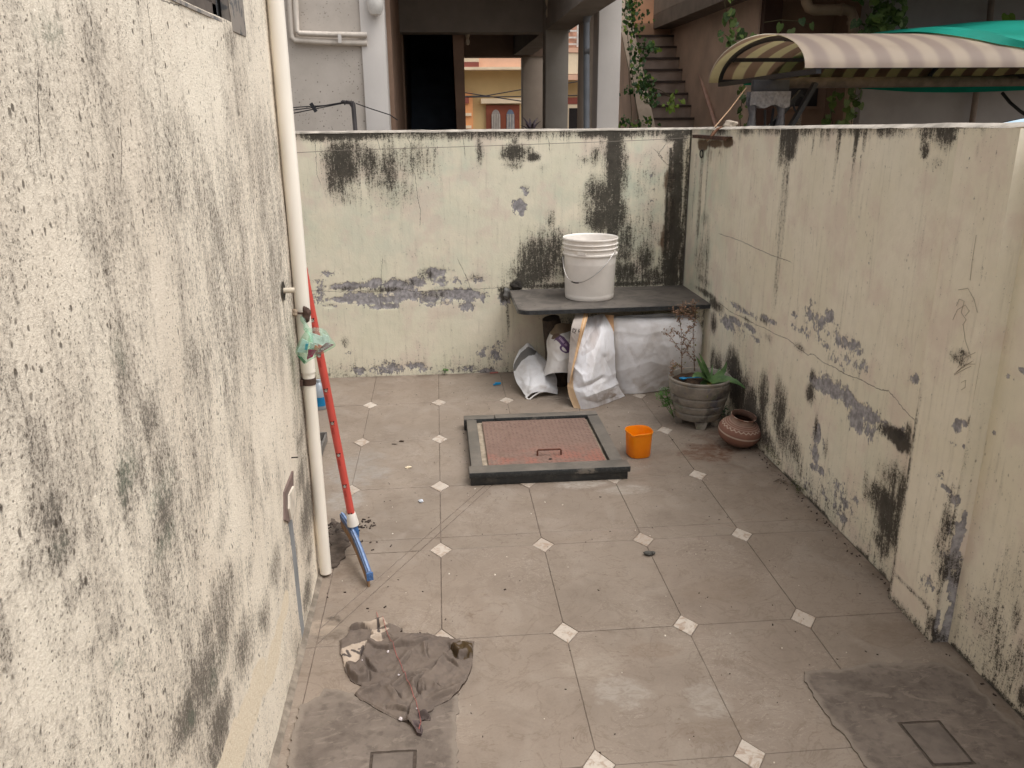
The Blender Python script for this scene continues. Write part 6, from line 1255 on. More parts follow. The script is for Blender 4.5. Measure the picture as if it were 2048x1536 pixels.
# ---- thin wire strung along the back wall, rusty angle iron, rope and stone on the wall
o = MB().tube([(-0.858,4.8,1.318),(-0.476,4.8,1.333),(-0.063,4.8,1.339),(0.356,4.8,1.348),(0.924,4.8,1.361),(1.212,4.8,1.369),(1.459,4.8,1.38)], .0016, 5).build('clothes_line', simple('wire_grey', (112, 104, 94), .7))
setp(o, 'thin wire clothes line stretched across the face of the back wall', 'wire')
ai = thing('angle_iron', 'rusty angle iron bar fixed near the top of the right wall by the corner', 'iron bar', (RW, 4.45, 1.39))
M_rust2 = simple('deep_rust', (70, 50, 42), .9, .4, 40, .5, (112, 76, 52), .6, 60)
MB().box(RW-.034, RW+.004, 4.17, 4.73, 1.392, 1.397).box(RW-.034, RW-.030, 4.17, 4.73, 1.379, 1.3918).build('bar', M_rust2, ai, smooth=False)
MB().tube([(RW-.03, 4.40, 1.394), (RW-.01, 4.38, 1.43), (RW+.03, 4.37, 1.445)], .008, 6).build('rust_strap', simple('rust_pale', (140, 104, 82), .9, .3, 40), ai)
hk = MB().tube([(RW-.006, 4.633+.026*math.cos(w), 1.296+.020*math.sin(w)) for w in np.linspace(0, 6.2832, 17)], .0034, 6).build('iron_ring', simple('iron_ring_dark', (44, 40, 38), .7, .3)); setp(hk, 'small dark iron ring on the right wall below the angle iron', 'ring')
sx_, sy_, sz_ = RW+.05, 4.36, WT+.028
o = lump('stone', (sx_, sy_, sz_), .030, simple('pale_stone', (150, 138, 124), .9, .3, 60, bs=.6), None, 31, .35, (1.1, .9, .75)); setp(o, 'pale stone holding down a rope on top of the right wall', 'stone')
rp_ = MB().tube([(RW-.02, 4.50, 1.37), (RW+.01, 4.46, WT+.015), tuple((1.647,5.0,1.428)), tuple((1.945,5.6,1.538)), tuple((2.225,6.1,1.683))], .0042, 6).build('rope', simple('rope_tan', (150, 122, 96), .9, .25, 90)); setp(rp_, 'tan rope running from the right wall up to the awning frame', 'rope')

# ================================================================ BEHIND THE WALL
GZ = -.35
M_white = None
def spotted_white():
    t = NT('mildewed_white'); n = t.noise(2.2, 5, .6); col = t.mix(t.ramp(n, .3, .7), lin(192, 183, 173), lin(172, 163, 153))
    sp = t.mul(t.ramp(t.voro(27), .19, .08), t.ramp(t.noise(2.6, 5, .65), .42, .54)); col = t.mix(t.mul(sp, .8), col, lin(84, 76, 70))
    sp2 = t.mul(t.ramp(t.voro(48), .22, .10), t.ramp(t.noise(4, 4), .42, .56)); col = t.mix(t.mul(sp2, .7), col, lin(98, 88, 80))
    return t.fin(col, .85, t.bump(t.noise(40, 4), .2, .004), .25)
M_white = spotted_white()
M_whitep = simple('white_paint', (198, 192, 186), .7, .05, 3, .1, (160, 152, 146), .1, 40)
M_greyp = simple('grey_paint', (150, 144, 136), .8, .1, 3, .2, (110, 102, 94))
M_beam = simple('beam_grey', (128, 120, 112), .85, .1, 4, .25, (90, 82, 74))
M_brown = simple('brown_wall', (136, 111, 94), .85, .12, 4, .2, (86, 70, 58))
M_tan = simple('tan_wall', (204, 180, 163), .85, .12, 3, .25, (130, 104, 86), .25, 50)
M_darkblue = simple('dark_blue_paint', (84, 94, 110), .6, .2, 4)
M_conduit = simple('conduit_cream', (206, 196, 184), .55, .08, 12, .5, (120, 108, 96))
nb = thing('neighbour_house', 'neighbouring house behind the back wall with white wall, open porch, columns and dark stairwell', 'house', (0, 6.4, 0))
MB().box(-3.5, -.505, 6.4, 6.6, GZ, 2.9).build('white_wall', M_white, nb, smooth=False)
MB().bevbox(-.504, -.335, 6.375, 6.62, GZ, 2.9, .006).build('corner_pilaster', M_whitep, nb)
MB().box(-3.5, 1.62, 6.36, 14.5, 2.9, 3.1).box(-3.5, 1.62, 6.36, 14.5, 3.1, 6.3).build('upper_storey', M_white, nb, smooth=False)
MB().box(-.42, 1.30, 8.38, 8.62, 2.258, 2.895).build('porch_beam', M_beam, nb, smooth=False)
MB().box(1.045, 1.275, 8.625, 11.48, 2.262, 2.895).build('porch_beam', M_beam, nb, smooth=False)
MB().box(.30, 1.44, 11.49, 11.75, 2.245, 2.895).build('porch_beam', simple('beam_brown', (140, 118, 102), .85, .1, 4), nb, smooth=False)
MB().box(1.045, 1.275, 5.6, 8.19, 2.262, 2.895).box(.9, 1.7, 5.6, 6.355, 2.9, 3.1).build('porch_beam', M_beam, nb, smooth=False)
MB().bevbox(1.045, 1.262, 8.20, 8.42, GZ, 2.897, .008).build('porch_column', M_greyp, nb)
MB().bevbox(1.165, 1.455, 11.50, 11.74, GZ, 2.247, .008).build('porch_column', simple('cream_paint', (182, 166, 150), .8, .1, 3, .2, (140, 126, 112)), nb)
MB().bevbox(1.350, 1.538, 7.18, 7.42, GZ, 2.898, .008).build('porch_column', M_whitep, nb)
MB().bevbox(1.285, 1.385, 7.50, 7.80, GZ, 2.897, .008).build('porch_column', simple('column_cream', (196, 184, 170), .8, .1, 3, .3, (140, 126, 112)), nb)
MB().box(-.335, -.302, 6.62, 12.1, GZ, 2.897).box(-.40, -.285, 8.63, 8.75, GZ, 2.26).build('porch_wall', M_brown, nb, smooth=False)
MB().add([(.195,8.63,2.258),(.30,8.63,2.258),(.305,8.63,GZ),(.245,8.63,GZ),(.195,8.80,2.258),(.30,8.80,2.258),(.305,8.80,GZ),(.245,8.80,GZ)], [(0,3,2,1),(4,5,6,7),(0,1,5,4),(1,2,6,5),(2,3,7,6),(3,0,4,7)]).build('stair_side', M_brown, nb, smooth=False)
MB().box(.245, .30, 8.81, 12, GZ, 2.897).box(-.30, .30, 12, 12.1, GZ, 2.897).build('stairwell_wall', M_darkblue, nb, smooth=False)
for k in range(11):
    MB().box(-.293, .243, 8.9+k*.25, 9.15+k*.25+.02, GZ, GZ+.20*(k+1)+.25).build('stair_step', M_darkblue, nb, smooth=False)
for k, (pts, r_) in enumerate((([(-0.968,6.37,2.471),(-0.977,6.37,2.219),(-0.982,6.37,2.046),(-0.964,6.37,2.023),(-0.722,6.37,2.01),(-0.464,6.37,2.006)], .021), ([(-0.925,6.35,2.468),(-0.937,6.35,2.217),(-0.942,6.35,2.083),(-0.922,6.35,2.067),(-0.716,6.35,2.06),(-0.459,6.35,2.057)], .019))):
    MB().tube(pts, r_, 12).build('conduit', M_conduit, nb)
MB().box(*[float(v) for v in (-0.66, -0.636)], 6.325, 6.335, 2.003, 2.062).build('conduit_clip', M_whitep, nb, smooth=False)
wl = (-0.389,6.32,2.26)
MB().lathe([(0,-.085),(.035,-.075),(.052,-.045),(.056,0),(.05,.12),(0,.13)], wl, 24).build('wall_lamp', simple('lamp_white', (206, 202, 196), .5), nb)
for c, s_ in (((1.062,8.1,2.445), 1.25), ((0.337,8.6,2.223), .8)):
    MB().lathe([(0,-.075*s_),(.018*s_,-.07*s_),(.026*s_,-.045*s_),(.022*s_,-.02*s_),(.014*s_,-.005*s_),(.016*s_,.0),(.024*s_,.02*s_),(.030*s_,.045*s_),(.03*s_,.09*s_),(0,.09*s_)], c, 18).build('bulb_holder', simple('holder_cream', (186, 172, 152), .5, .1), nb)
MB().tube([(1.243,7.15,2.239),(1.251,7.15,1.823),(1.26,7.15,1.382),(1.272,7.15,0.815)], .026, 14).tube([(1.305,7.0,2.368),(1.272,7.05,2.309),(1.241,7.12,2.265),(1.243,7.15,2.231)], .03, 12).build('downpipe', simple('pipe_bluegrey', (112, 116, 122), .5, .1, 8), nb)
MB().tube([(1.227,7.15,2.002),(1.268,7.15,2.002)], .032, 12).build('pipe_collar', simple('collar_dark', (78, 76, 76), .6), nb)
MB().lathe([(0,-.06),(.05,-.05),(.075,0),(.08,.09),(0,.1)], (1.211,7.1,2.372), 20).build('basin_lamp', simple('lamp_cream', (214, 206, 190), .5), nb)
# bracket with cables in front of the white wall
br = thing('cable_bracket', 'grey steel bracket post carrying cables in front of the white wall', 'bracket', (-.6, 6.2, 0))
MB().tube([(-0.572,6.2,1.605),(-0.568,6.2,1.413),(-0.56,6.2,0.932)], .016, 8).bar((-0.649,6.2,1.609), (-0.566,6.2,1.601), .02, .025).bar((-0.594,6.2,1.595), (-0.566,6.2,1.548), .012, .012).build('post', simple('steel_dark', (74, 70, 70), .6, .2), br)
MB().tube([Vector(a_)+Vector((.006*math.sin(i*2.1), 0, .006*math.cos(i*1.7))) for i, a_ in enumerate([(-0.653,6.17,1.602),(-0.638,6.17,1.611),(-0.625,6.17,1.598),(-0.611,6.17,1.611),(-0.598,6.17,1.598),(-0.58,6.17,1.608)])], .008, 6).build('wire_wrap', simple('wrap_dark', (52, 48, 48), .8), br)
for nm, pts, r_ in (('upper cable', [(-1.146,6.18,1.559),(-0.938,6.18,1.577),(-0.766,6.18,1.586),(-0.626,6.18,1.608)], .004), ('middle cable', [(-1.147,6.18,1.539),(-0.87,6.18,1.57),(-0.626,6.18,1.605)], .004), ('lower cable', [(-1.151,6.18,1.506),(-0.941,6.18,1.544),(-0.801,6.18,1.57),(-0.626,6.18,1.602)], .004)):
    o = MB().tube(pts, r_, 5).build('cable', simple('cable_black', (44, 42, 44), .7) if 'cable_black' not in bpy.data.materials else bpy.data.materials['cable_black']); setp(o, nm.split()[0]+' one of the three black cables left of the steel bracket post', 'cable', 'cables on the bracket')
o = MB().tube([(-0.55,6.18,1.598),(-0.456,6.19,1.564),(-0.324,6.3,1.52),(-0.285,6.6,1.484)], .004, 5).build('cable', bpy.data.materials['cable_black']); setp(o, 'single black cable running right from the steel bracket post to the porch', 'cable', 'cables on the bracket')
o = MB().obox((-0.843,6.16,1.573), (.016, 0, -.028), (0, .012, 0), (.010, 0, .006)).build('cable_clip', simple('clip_black', (40, 40, 44), .6), None, smooth=False); setp(o, 'black clip hanging on the cables in front of the white wall', 'clip')

# outside stairs going up on the right of the column
ms = thing('outside_stairs', 'steep brown outside staircase with a sloping parapet climbing beyond the white column', 'stairs', (2.95, 10.6, 0))
M_step = simple('brown_stone_step', (168, 150, 138), .85, .15, 6, .3, (80, 66, 58)); M_nose = simple('step_nosing', (74, 62, 56), .7, .15)
for k in range(-8, 9):
    z = 1.324+.1515*k; y = 10.5+.162*k
    MB().box(2.70, 3.245, y, y+.165, GZ if k < -6 else z-.6, z-.028).build('stair_step', M_step, ms, smooth=False)
    MB().box(2.70, 3.245, y-.018, y+.16, z-.0275, z).build('nosing', M_nose, ms, smooth=False)
MB().box(2.55, 3.245, 11.97, 13.5, 2.0, 2.70).build('landing', simple('peach_wall', (196, 158, 130), .85, .1, 4), ms, smooth=False)
MB().box(2.55, 3.7, 12.6, 12.7, 2.705, 4.6).build('landing_wall', bpy.data.materials['peach_wall'], ms, smooth=False)
p0, p1 = Vector((2.425,10.0,1.329)), Vector((2.516,12.0,2.802))
q0, q1 = Vector((2.593,10.0,1.328)), Vector((2.696,12.0,2.803))
dn = (p1-p0); p0e, q0e = p0-dn*.5, q0-dn*.5; p1e, q1e = p1+dn*.15, q1+dn*.15
MB().add([p0e, q0e, q1e, p1e]+[v-Vector((0,0,.05)) for v in (p0e, q0e, q1e, p1e)], [(0,1,2,3),(7,6,5,4),(0,4,5,1),(1,5,6,2),(2,6,7,3),(3,7,4,0)]).build('parapet_cap', simple('parapet_cream', (176, 160, 142), .85, .12, 6, .3, (120, 104, 90)), ms, smooth=False)
a0, a1 = p0e+Vector((.02,0,-.051)), p1e+Vector((.02,0,-.051)); b0, b1 = q0e+Vector((-.02,0,-.051)), q1e+Vector((-.02,0,-.051))
lo = lambda v: Vector((v.x, v.y, GZ))
MB().add([a0, b0, b1, a1, lo(a0), lo(b0), lo(b1), lo(a1)], [(0,1,2,3),(7,6,5,4),(0,4,5,1),(1,5,6,2),(2,6,7,3),(3,7,4,0)]).build('parapet', M_tan, ms, smooth=False)
MB().box(3.25, 3.45, 8.70, 12.9, GZ, 2.66).build('stair_wall', M_tan, ms, smooth=False)
MB().tube([(3.395,12.3,2.964),(3.341,11.6,2.566),(3.271,10.6,1.973),(3.175,9.55,1.351),(3.14,9.1,1.085)], .024, 10).build('handrail', simple('rail_pink', (186, 150, 134), .5, .1, 10), ms)
for pt in [(3.303,11.1,2.272),(3.215,10.0,1.614)]: MB().tube([pt, (3.26, pt[1]+.03, pt[2]-.02)], .012, 6).build('rail_bracket', simple('bracket_brown', (104, 80, 70), .7) if 'bracket_brown' not in bpy.data.materials else bpy.data.materials['bracket_brown'], ms)

# right part of the neighbour: deep soffit, grey wall, recess and pipes
rh = thing('neighbour_annexe', 'shaded grey annexe with a deep overhanging slab behind the right wall', 'house', (4.5, 8, 0))
M_soffit = simple('soffit_concrete', (118, 108, 99), .9, .15, 5, .3, (70, 62, 56))
MB().box(3.005, 9, 6.05, 12.0, 2.625, 2.80).build('overhang_slab', M_soffit, rh, smooth=False)
MB().box(3.005, 9, 6.05, 12.0, 2.803, 4.6).build('upper_wall', simple('grey_render', (136, 126, 116), .85, .12, 5, .2, (104, 94, 86), .3, 60), rh, smooth=False)
MB().box(4.06, 9, 8.0, 8.2, GZ, 2.622).build('grey_wall', simple('grey_wall_paint', (158, 152, 150), .85, .08, 3, .25, (118, 108, 102), .2, 40), rh, smooth=False)
MB().box(3.455, 4.055, 8.75, 8.9, GZ, 2.622).box(4.06, 4.2, 8.203, 8.9, GZ, 2.622).build('recess_wall', M_brown, rh, smooth=False)
MB().box(3.27, 3.45, 8.60, 8.695, GZ, 2.622).build('door_jamb', simple('dark_brown_door', (74, 52, 44), .7, .2, 6), rh, smooth=False)
MB().box(3.62, 3.94, 8.70, 8.745, 1.58, 1.92).build('dark_window', simple('window_black', (30, 26, 26), .4), rh, smooth=False)
MB().box(3.60, 3.96, 8.66, 8.74, 1.555, 1.578).build('window_ledge', M_brown, rh, smooth=False)
M_pvcd = simple('pvc_brownish', (158, 134, 112), .5, .1, 8, .3, (110, 90, 74))
MB().tube([(3.31,7.8,2.715),(3.343,7.8,2.452),(3.371,7.8,2.407),(3.419,7.8,2.391),(3.707,7.8,2.395),(3.765,7.8,2.379),(3.795,7.8,2.325),(3.819,7.8,2.099),(3.842,7.8,1.756),(3.853,7.8,1.349),(3.878,7.8,0.9)], .046, 16).build('waste_pipe', M_pvcd, rh)
MB().tube([(3.793,7.8,2.309),(3.797,7.8,2.275)], .053, 16).tube([(3.66,7.8,2.395),(3.688,7.8,2.395)], .053, 16).build('pipe_joint', M_pvcd, rh)
MB().tube([(5.142,7.9,2.574),(5.169,7.9,2.235),(5.14,7.9,1.753),(5.147,7.9,1.335),(5.165,7.9,0.875)], .028, 10).build('conduit', simple('conduit_brown', (132, 116, 106), .6, .1), rh)
MB().tube([(4.85,7.5,1.361),(5.086,7.4,1.412),(5.384,7.3,1.47)], .006, 5).build('cable', simple('cable_dark', (40, 36, 38), .7), rh)

# far house seen through the porch
fh = thing('far_house', 'yellow house with peach and maroon trim seen through the porch across the lane', 'house', (2, 20, 0))
M_yel = simple('yellow_wall', (200, 174, 126), .85, .08, 2, .15, (176, 140, 92)); M_peach = simple('peach_paint', (216, 174, 148), .85, .08, 2, .2, (190, 150, 126)); M_maroon = simple('maroon_paint', (150, 84, 72), .8, .1, 3); M_crm = simple('cream_trim', (228, 208, 178), .8, .08, 3)
def wbox(x0, x1, z0, z1, y0, y1, nm, mt, par=fh): return MB().box(x0, x1, y0, y1, z0, z1).build(nm, mt, par, smooth=False)
wbox(-3, 9, GZ, 2.50, 20, 20.3, 'ground_floor_wall', M_yel)
wbox(-3, 9, 2.503, 2.56, 19.55, 20.3, 'floor_slab', M_crm)
wbox(.62, 3.05, 2.563, 4.2, 19.75, 20.28, 'upper_wall', M_peach); 
FAR = [('parapet_cream',-0.04,1.01,2.667,3.52,19.6,19.74),('parapet_band',-0.073,1.006,2.532,2.661,19.58,19.74),('window_lintel',1.053,1.979,1.795,1.903,19.85,19.998),('pillar',0.58,0.864,-0.591,2.036,19.9,19.998),('pillar_cap',0.599,0.778,1.799,1.938,19.86,19.898),('pillar_band',0.636,0.828,1.527,1.593,19.86,19.898),('pillar_band',0.628,0.822,1.254,1.32,19.86,19.898),('balcony_band',2.863,3.538,2.85,2.943,19.5,19.7),('balcony_wall',2.867,3.552,2.404,2.841,19.52,19.72),('balcony_band',2.869,3.551,2.277,2.392,19.5,19.7),('shop_band',2.933,3.635,1.773,1.915,19.9,19.99),('shutter_frame',3.04,3.532,-0.635,1.761,19.9,19.99),('pier',4.146,4.412,-0.645,2.391,19.8,19.95),('pier_band',4.187,4.342,1.511,1.577,19.76,19.798),('pier_band',4.195,4.351,1.246,1.312,19.76,19.798),('pier_side',4.334,4.546,-0.653,1.96,19.85,19.95),('window_frame',1.169,1.941,-0.605,1.763,19.93,19.99)]
FM = {'parapet_cream': M_crm, 'parapet_band': M_maroon, 'window_lintel': M_crm, 'pillar': simple('salmon_paint', (226, 160, 108), .85, .08, 2), 'pillar_cap': M_maroon, 'pillar_band': M_crm, 'balcony_band': M_peach, 'balcony_wall': M_crm, 'shop_band': M_maroon, 'shutter_frame': M_crm, 'pier': M_maroon, 'pier_band': M_crm, 'pier_side': M_peach, 'window_frame': simple('window_brown', (126, 66, 46), .6, .12, 6)}
for nm, x0, x1, z0, z1, y0, y1 in FAR:
    f_ = wbox(min(x0, x1), max(x0, x1), z0, z1, y0, y1, nm, FM[nm])
    if nm == 'window_frame':
        xm = (x0+x1)/2
        for s_, a_, b_ in ((0, x0+.12, xm-.06), (1, xm+.08, x1-.12)):
            pl = [(a_, z1-1.4), (b_, z1-1.4), (b_, z1-.26)]+[((a_+b_)/2+(b_-a_)/2*math.cos(w), z1-.26+.16*math.sin(w)) for w in np.linspace(.2, 2.94, 9)]+[(a_, z1-.26)]
            n_ = len(pl); MB().add([(x, y0-.012, z) for x, z in pl]+[(x, y0+.01, z) for x, z in pl], [tuple(range(n_))]+[(k, n_+k, n_+(k+1)%n_, (k+1)%n_) for k in range(n_)]).build('pane', simple('pane_grey', (150, 142, 136), .4, .1, 20) if s_ == 0 else simple('pane_blue', (104, 116, 134), .4, .15, 20), f_, smooth=False)
            bb = MB()
            for k in range(5): x = a_+(b_-a_)*(k+.5)/5; bb.box(x-.008, x+.008, y0-.03, y0-.014, z1-1.3, z1-.2)
            bb.build('window_bars', simple('bar_pale', (188, 180, 170), .6) if s_ == 0 else bpy.data.materials['bar_pale'], f_, smooth=False)
    if nm == 'shutter_frame':
        wbox(x0+.05, x1-.17, z1-.75, z1-.08, y0-.012, y0-.001, 'pane', simple('pane_black', (32, 28, 28), .4), f_); wbox(x0+.05, x1-.17, z1-1.5, z1-.80, y0-.012, y0-.001, 'pane', bpy.data.materials['pane_black'], f_)
bx0, bx1 = [2.819,3.604]; zt, zbm = [3.463,2.971]
wbox(bx0, bx1, zbm, zt+.5, 20.05, 20.28, 'brick_wall', simple('brick_mottle', (168, 134, 116), .9, .3, 9), fh)
bb = MB()
for k in range(4): bb.box(bx0, bx1, 19.58, 19.62, zbm+.04+(zt-zbm)*k/3.6, zbm+.075+(zt-zbm)*k/3.6)
for k in range(3): x = bx0+(bx1-bx0)*(.2+.3*k); bb.box(x-.02, x+.02, 19.571, 19.579, zbm, zt)
bb.build('balcony_rail', simple('rail_white', (206, 200, 192), .6), fh, smooth=False)
for k, pts in enumerate(([(0.111,17.0,2.024),(0.884,17.0,1.91),(1.863,17.0,1.765)], [(0.106,17.0,1.878),(0.981,17.0,1.891),(1.765,17.0,2.015),(3.046,17.0,2.175)], [(0.102,16.5,1.858),(1.713,16.5,1.866),(3.156,16.5,1.885)])):
    o = MB().tube(pts, .011, 5).build('street_cable', simple('street_cable_black', (50, 44, 44), .7) if k == 0 else bpy.data.materials['street_cable_black']); setp(o, ('sagging street cable dipping to the right before the yellow house', 'street cable rising to the right before the yellow house', 'level street cable before the yellow house window')[k], 'cable', 'street cables')

# dark spiky plant peeping over the wall
pt_ = thing('spiky_plant', 'dark spiky plant peeping over the back wall below the grey columns', 'plant', (.62, 5.6, GZ))
pb = Vector((0.62,5.6,1.38)); MBp = simple('dark_purple_leaf', (52, 40, 46), .6, .25, 30)
for tp_ in [(0.565,5.6,1.499),(0.576,5.55,1.459),(0.613,5.62,1.492),(0.646,5.6,1.479),(0.671,5.64,1.495),(0.686,5.6,1.473),(0.549,5.58,1.449),(0.622,5.5,1.462)]:
    n_ = 6; p1_ = Vector(tp_); mid_ = pb.lerp(p1_, .5)+Vector((-(p1_.x-pb.x)*.35, 0, .02)); vv = []; ff = []
    for k in range(n_+1):
        t = k/n_; p = pb*(1-t)**2+mid_*2*t*(1-t)+p1_*t*t; w = .014*(1-t)**.7+.001
        vv += [p+Vector((-w, 0, 0)), p+Vector((0, -.006*(1-t), 0)), p+Vector((w, 0, 0)), p+Vector((0, .004*(1-t), 0))]
    for k in range(n_):
        for j in range(4): ff.append((k*4+j, k*4+(j+1)%4, (k+1)*4+(j+1)%4, (k+1)*4+j))
    MB().add(vv, ff).build('leaf', MBp, pt_)
MB().tube([(pb.x, pb.y, GZ+.28), pb], .014, 8).build('stem', simple('stem_brown', (80, 64, 52), .9), pt_)
MB().lathe([(0,0),(.12,0),(.16,.3),(.15,.31),(.13,.28),(0,.27)], (pb.x, pb.y, GZ), 24).build('pot', simple('terracotta', (140, 84, 62), .85), pt_)

# ---- creepers
def heart(s=1.0):
    pl = [(0,0,.02),(.32,.18,.10),(.52,-.06,.06),(.50,-.42,.02),(.28,-.80,-.04),(0,-1.12,-.12),(-.28,-.80,-.04),(-.50,-.42,.02),(-.52,-.06,.06),(-.32,.18,.10),(0,-.45,-.03)]
    me = bpy.data.meshes.new('heart_leaf'); me.from_pydata([(x*s, z*s, y*s) for x, y, z in pl], [], [(10,k,(k+1) % 10) for k in range(10)]); me.polygons.foreach_set('use_smooth', [True]*10); return me
def leaf_mat(nm, a, b, c):
    t = NT(nm); r = t.objrand(); n = t.noise(60, 4)
    col = t.mix(r, lin(*a), lin(*b)); col = t.mix(t.mul(t.ramp(n, .45, .7), .4), col, lin(*c)); m_ = t.fin(col, .45, None, .45)
    t.b.inputs['Transmission Weight'].default_value = 0; return m_
M_pothos = leaf_mat('pothos_leaf', (44, 72, 32), (104, 124, 62), (120, 136, 80)); M_creep = leaf_mat('creeper_leaf', (36, 68, 34), (70, 104, 50), (92, 116, 60)); M_bright = leaf_mat('bright_leaf', (104, 134, 50), (132, 156, 64), (140, 160, 80))
HL = heart(1.0); HL.materials.append(M_pothos); HC = heart(1.0); HC.materials.append(M_creep); HB = heart(1.0); HB.materials.append(M_bright)
def vine(label, paths, leaves, size, mesh, root, spread=.03, extra=None):
    v_ = thing('vine', label, 'vine', root, 'creepers on the neighbouring house')
    b = MB()
    for pth in paths: b.tube(pth, .0035, 5)
    b.build('stem', bpy.data.materials['creeper_stem'] if 'creeper_stem' in bpy.data.materials else simple('creeper_stem', (84, 78, 54), .8, .2), v_)
    for (c, n_, sp_) in leaves:
        for k in range(n_):
            o = bpy.data.objects.new('leaf', mesh if rnd.random() < .8 or extra is None else extra); COL.objects.link(o); o.parent = v_
            p = Vector(c)+Vector((rnd.gauss(0, sp_), rnd.uniform(-.05, .0), rnd.gauss(0, sp_))); o.location = p-Vector(root)
            s = size*rnd.uniform(.65, 1.2); o.scale = (s, s, s); o.rotation_euler = (rnd.uniform(-.7, .5), rnd.uniform(-.8, .8), rnd.uniform(-.9, .9))
    return v_
def along(path, n_, sp_): 
    out = []
    for a_, b_ in zip(path[:-1], path[1:]):
        for k in range(n_): out.append((Vector(a_).lerp(Vector(b_), (k+rnd.random())/n_), 1, sp_))
    return out
P1 = [(2.48,7.5,2.51),(2.498,7.5,2.386),(2.541,7.5,2.276),(2.578,7.5,2.137),(2.615,7.5,1.996)]
vine('heart leaved vine hanging from the overhang just left of the striped awning', [P1], along(P1, 5, .035)+[(P1[3], 12, .06), (P1[4], 4, .03)], .058, HL, P1[0])
P2 = [(3.941,7.4,2.503),(3.868,7.4,2.386),(3.846,7.4,2.287),(3.817,7.4,2.168)]
vine('dense dark vine clump on the waste pipe above the awning', [P2], along(P2, 18, .09)+[(P2[2], 22, .11)], .08, HL, P2[0])
P3_ = [(2.89,7.6,2.267),(3.032,7.6,2.287),(3.169,7.6,2.279),(3.307,7.6,2.255)]
vine('few large leaves trailing along the shaded wall above the awning', [P3_], [(Vector(p), 1, .01) for p in [(3.035,7.6,2.255),(3.211,7.6,2.307),(3.316,7.6,2.255),(3.149,7.6,2.206),(2.794,7.6,2.174),(2.726,7.6,2.182)]], .075, HL, P3_[0])
P4 = [(3.747,7.5,1.766),(3.738,7.5,1.619),(3.738,7.5,1.47),(3.738,7.5,1.319)]; P4b = [(3.603,7.6,1.75),(3.593,7.6,1.601),(3.589,7.6,1.472),(3.654,7.6,1.318)]
vine('heart leaved vine climbing the waste pipe below the awning', [P4, P4b], along(P4, 7, .04)+along(P4b, 5, .03), .07, HL, P4[3])
P5 = [(2.975,8.3,1.777),(2.997,8.3,1.639),(2.989,8.3,1.476),(3.013,8.3,1.311)]
vine('slender vine on the dark door jamb behind the awning legs', [P5], along(P5, 4, .02), .055, HL, P5[3])
P6 = [(5.101,7.6,2.331),(5.203,7.6,2.29),(5.352,7.6,2.257)]
vine('pale leaves hanging at the far right above the green tarpaulin', [P6], [(Vector(P6[0]), 2, .03), (Vector(P6[1]), 2, .03)], .075, HB, P6[0])
PA = [(2.212,10.2,2.87),(2.233,10.2,2.607),(2.243,10.1,2.332),(2.266,10.0,2.057),(2.302,9.9,1.728),(2.341,9.8,1.344)]; PB_ = [(2.285,10.2,2.765),(2.317,10.2,2.554),(2.281,10.1,2.278),(2.246,10.0,1.949),(2.267,9.9,1.565),(2.247,9.8,1.334)]
SL = [(Vector(p), n_, s_) for p, n_, s_ in zip([(2.22,10.1,2.649),(2.304,10.1,2.597),(2.276,10.1,2.711),(2.249,10.1,2.491),(2.32,10.1,2.465),(2.294,10.0,2.244),(2.345,10.0,2.121),(2.329,10.0,1.949),(2.39,9.8,1.854),(2.334,9.8,1.79),(2.23,9.9,1.772),(2.43,9.7,1.669),(2.426,9.8,1.822),(2.184,9.8,1.455),(2.418,9.7,1.426),(2.444,9.8,1.671),(2.268,9.7,1.4),(2.454,9.8,2.213),(2.398,9.9,2.237),(2.325,9.9,2.025)], (26,26,16,20,12,12,14,10,30,16,10,12,18,8,14,8,8,18,8,8), (.09,.08,.06,.07,.05,.05,.05,.04,.07,.05,.04,.05,.06,.04,.05,.04,.04,.05,.05,.05))]
vine('leafy green creeper tumbling down the stair parapet', [PA, PB_, [(2.39,9.8,1.833),(2.541,9.7,1.776),(2.661,9.6,1.693),(2.707,9.6,1.586)], [(2.345,10.0,2.121),(2.398,9.9,2.237),(2.533,9.8,2.245)], [(2.43,9.7,1.669),(2.578,9.7,1.604),(2.652,9.6,1.549)]], SL, .040, HC, PA[5], extra=HB)
vine('bright green creeper sprig dangling across the lower stairs', [[(2.574,9.6,1.72),(2.668,9.6,1.687),(2.693,9.6,1.634),(2.65,9.6,1.581)]], [(Vector(p), 5, .035) for p in [(2.666,9.6,1.708),(2.704,9.6,1.644),(2.649,9.6,1.602),(2.679,9.6,1.581)]], .048, HB, (2.668,9.6,1.687))

for c_lst, r_, n_, nm in (([p for p, _n, _s in SL], .075, 34, M_creep), (list(P2), .13, 90, M_pothos), ([P1[3], P1[4]], .05, 16, M_pothos), (list(P4), .05, 22, M_pothos)):
    b = MB()
    for c in c_lst: leaf_cluster(b, c, r_, n_, .022 if nm is M_creep else .035, .042 if nm is M_creep else .065)
    own = [o for o in bpy.data.objects if o.type == 'EMPTY' and o.get('category') == 'vine' and (Vector(o.location)-Vector(PA[5] if nm is M_creep else c_lst[0] if c_lst[0] is not P1[3] else P1[0])).length < 1.2]
    o = b.build('small_leaves', nm, own[0] if own else None, smooth=False); o['kind'] = 'stuff'

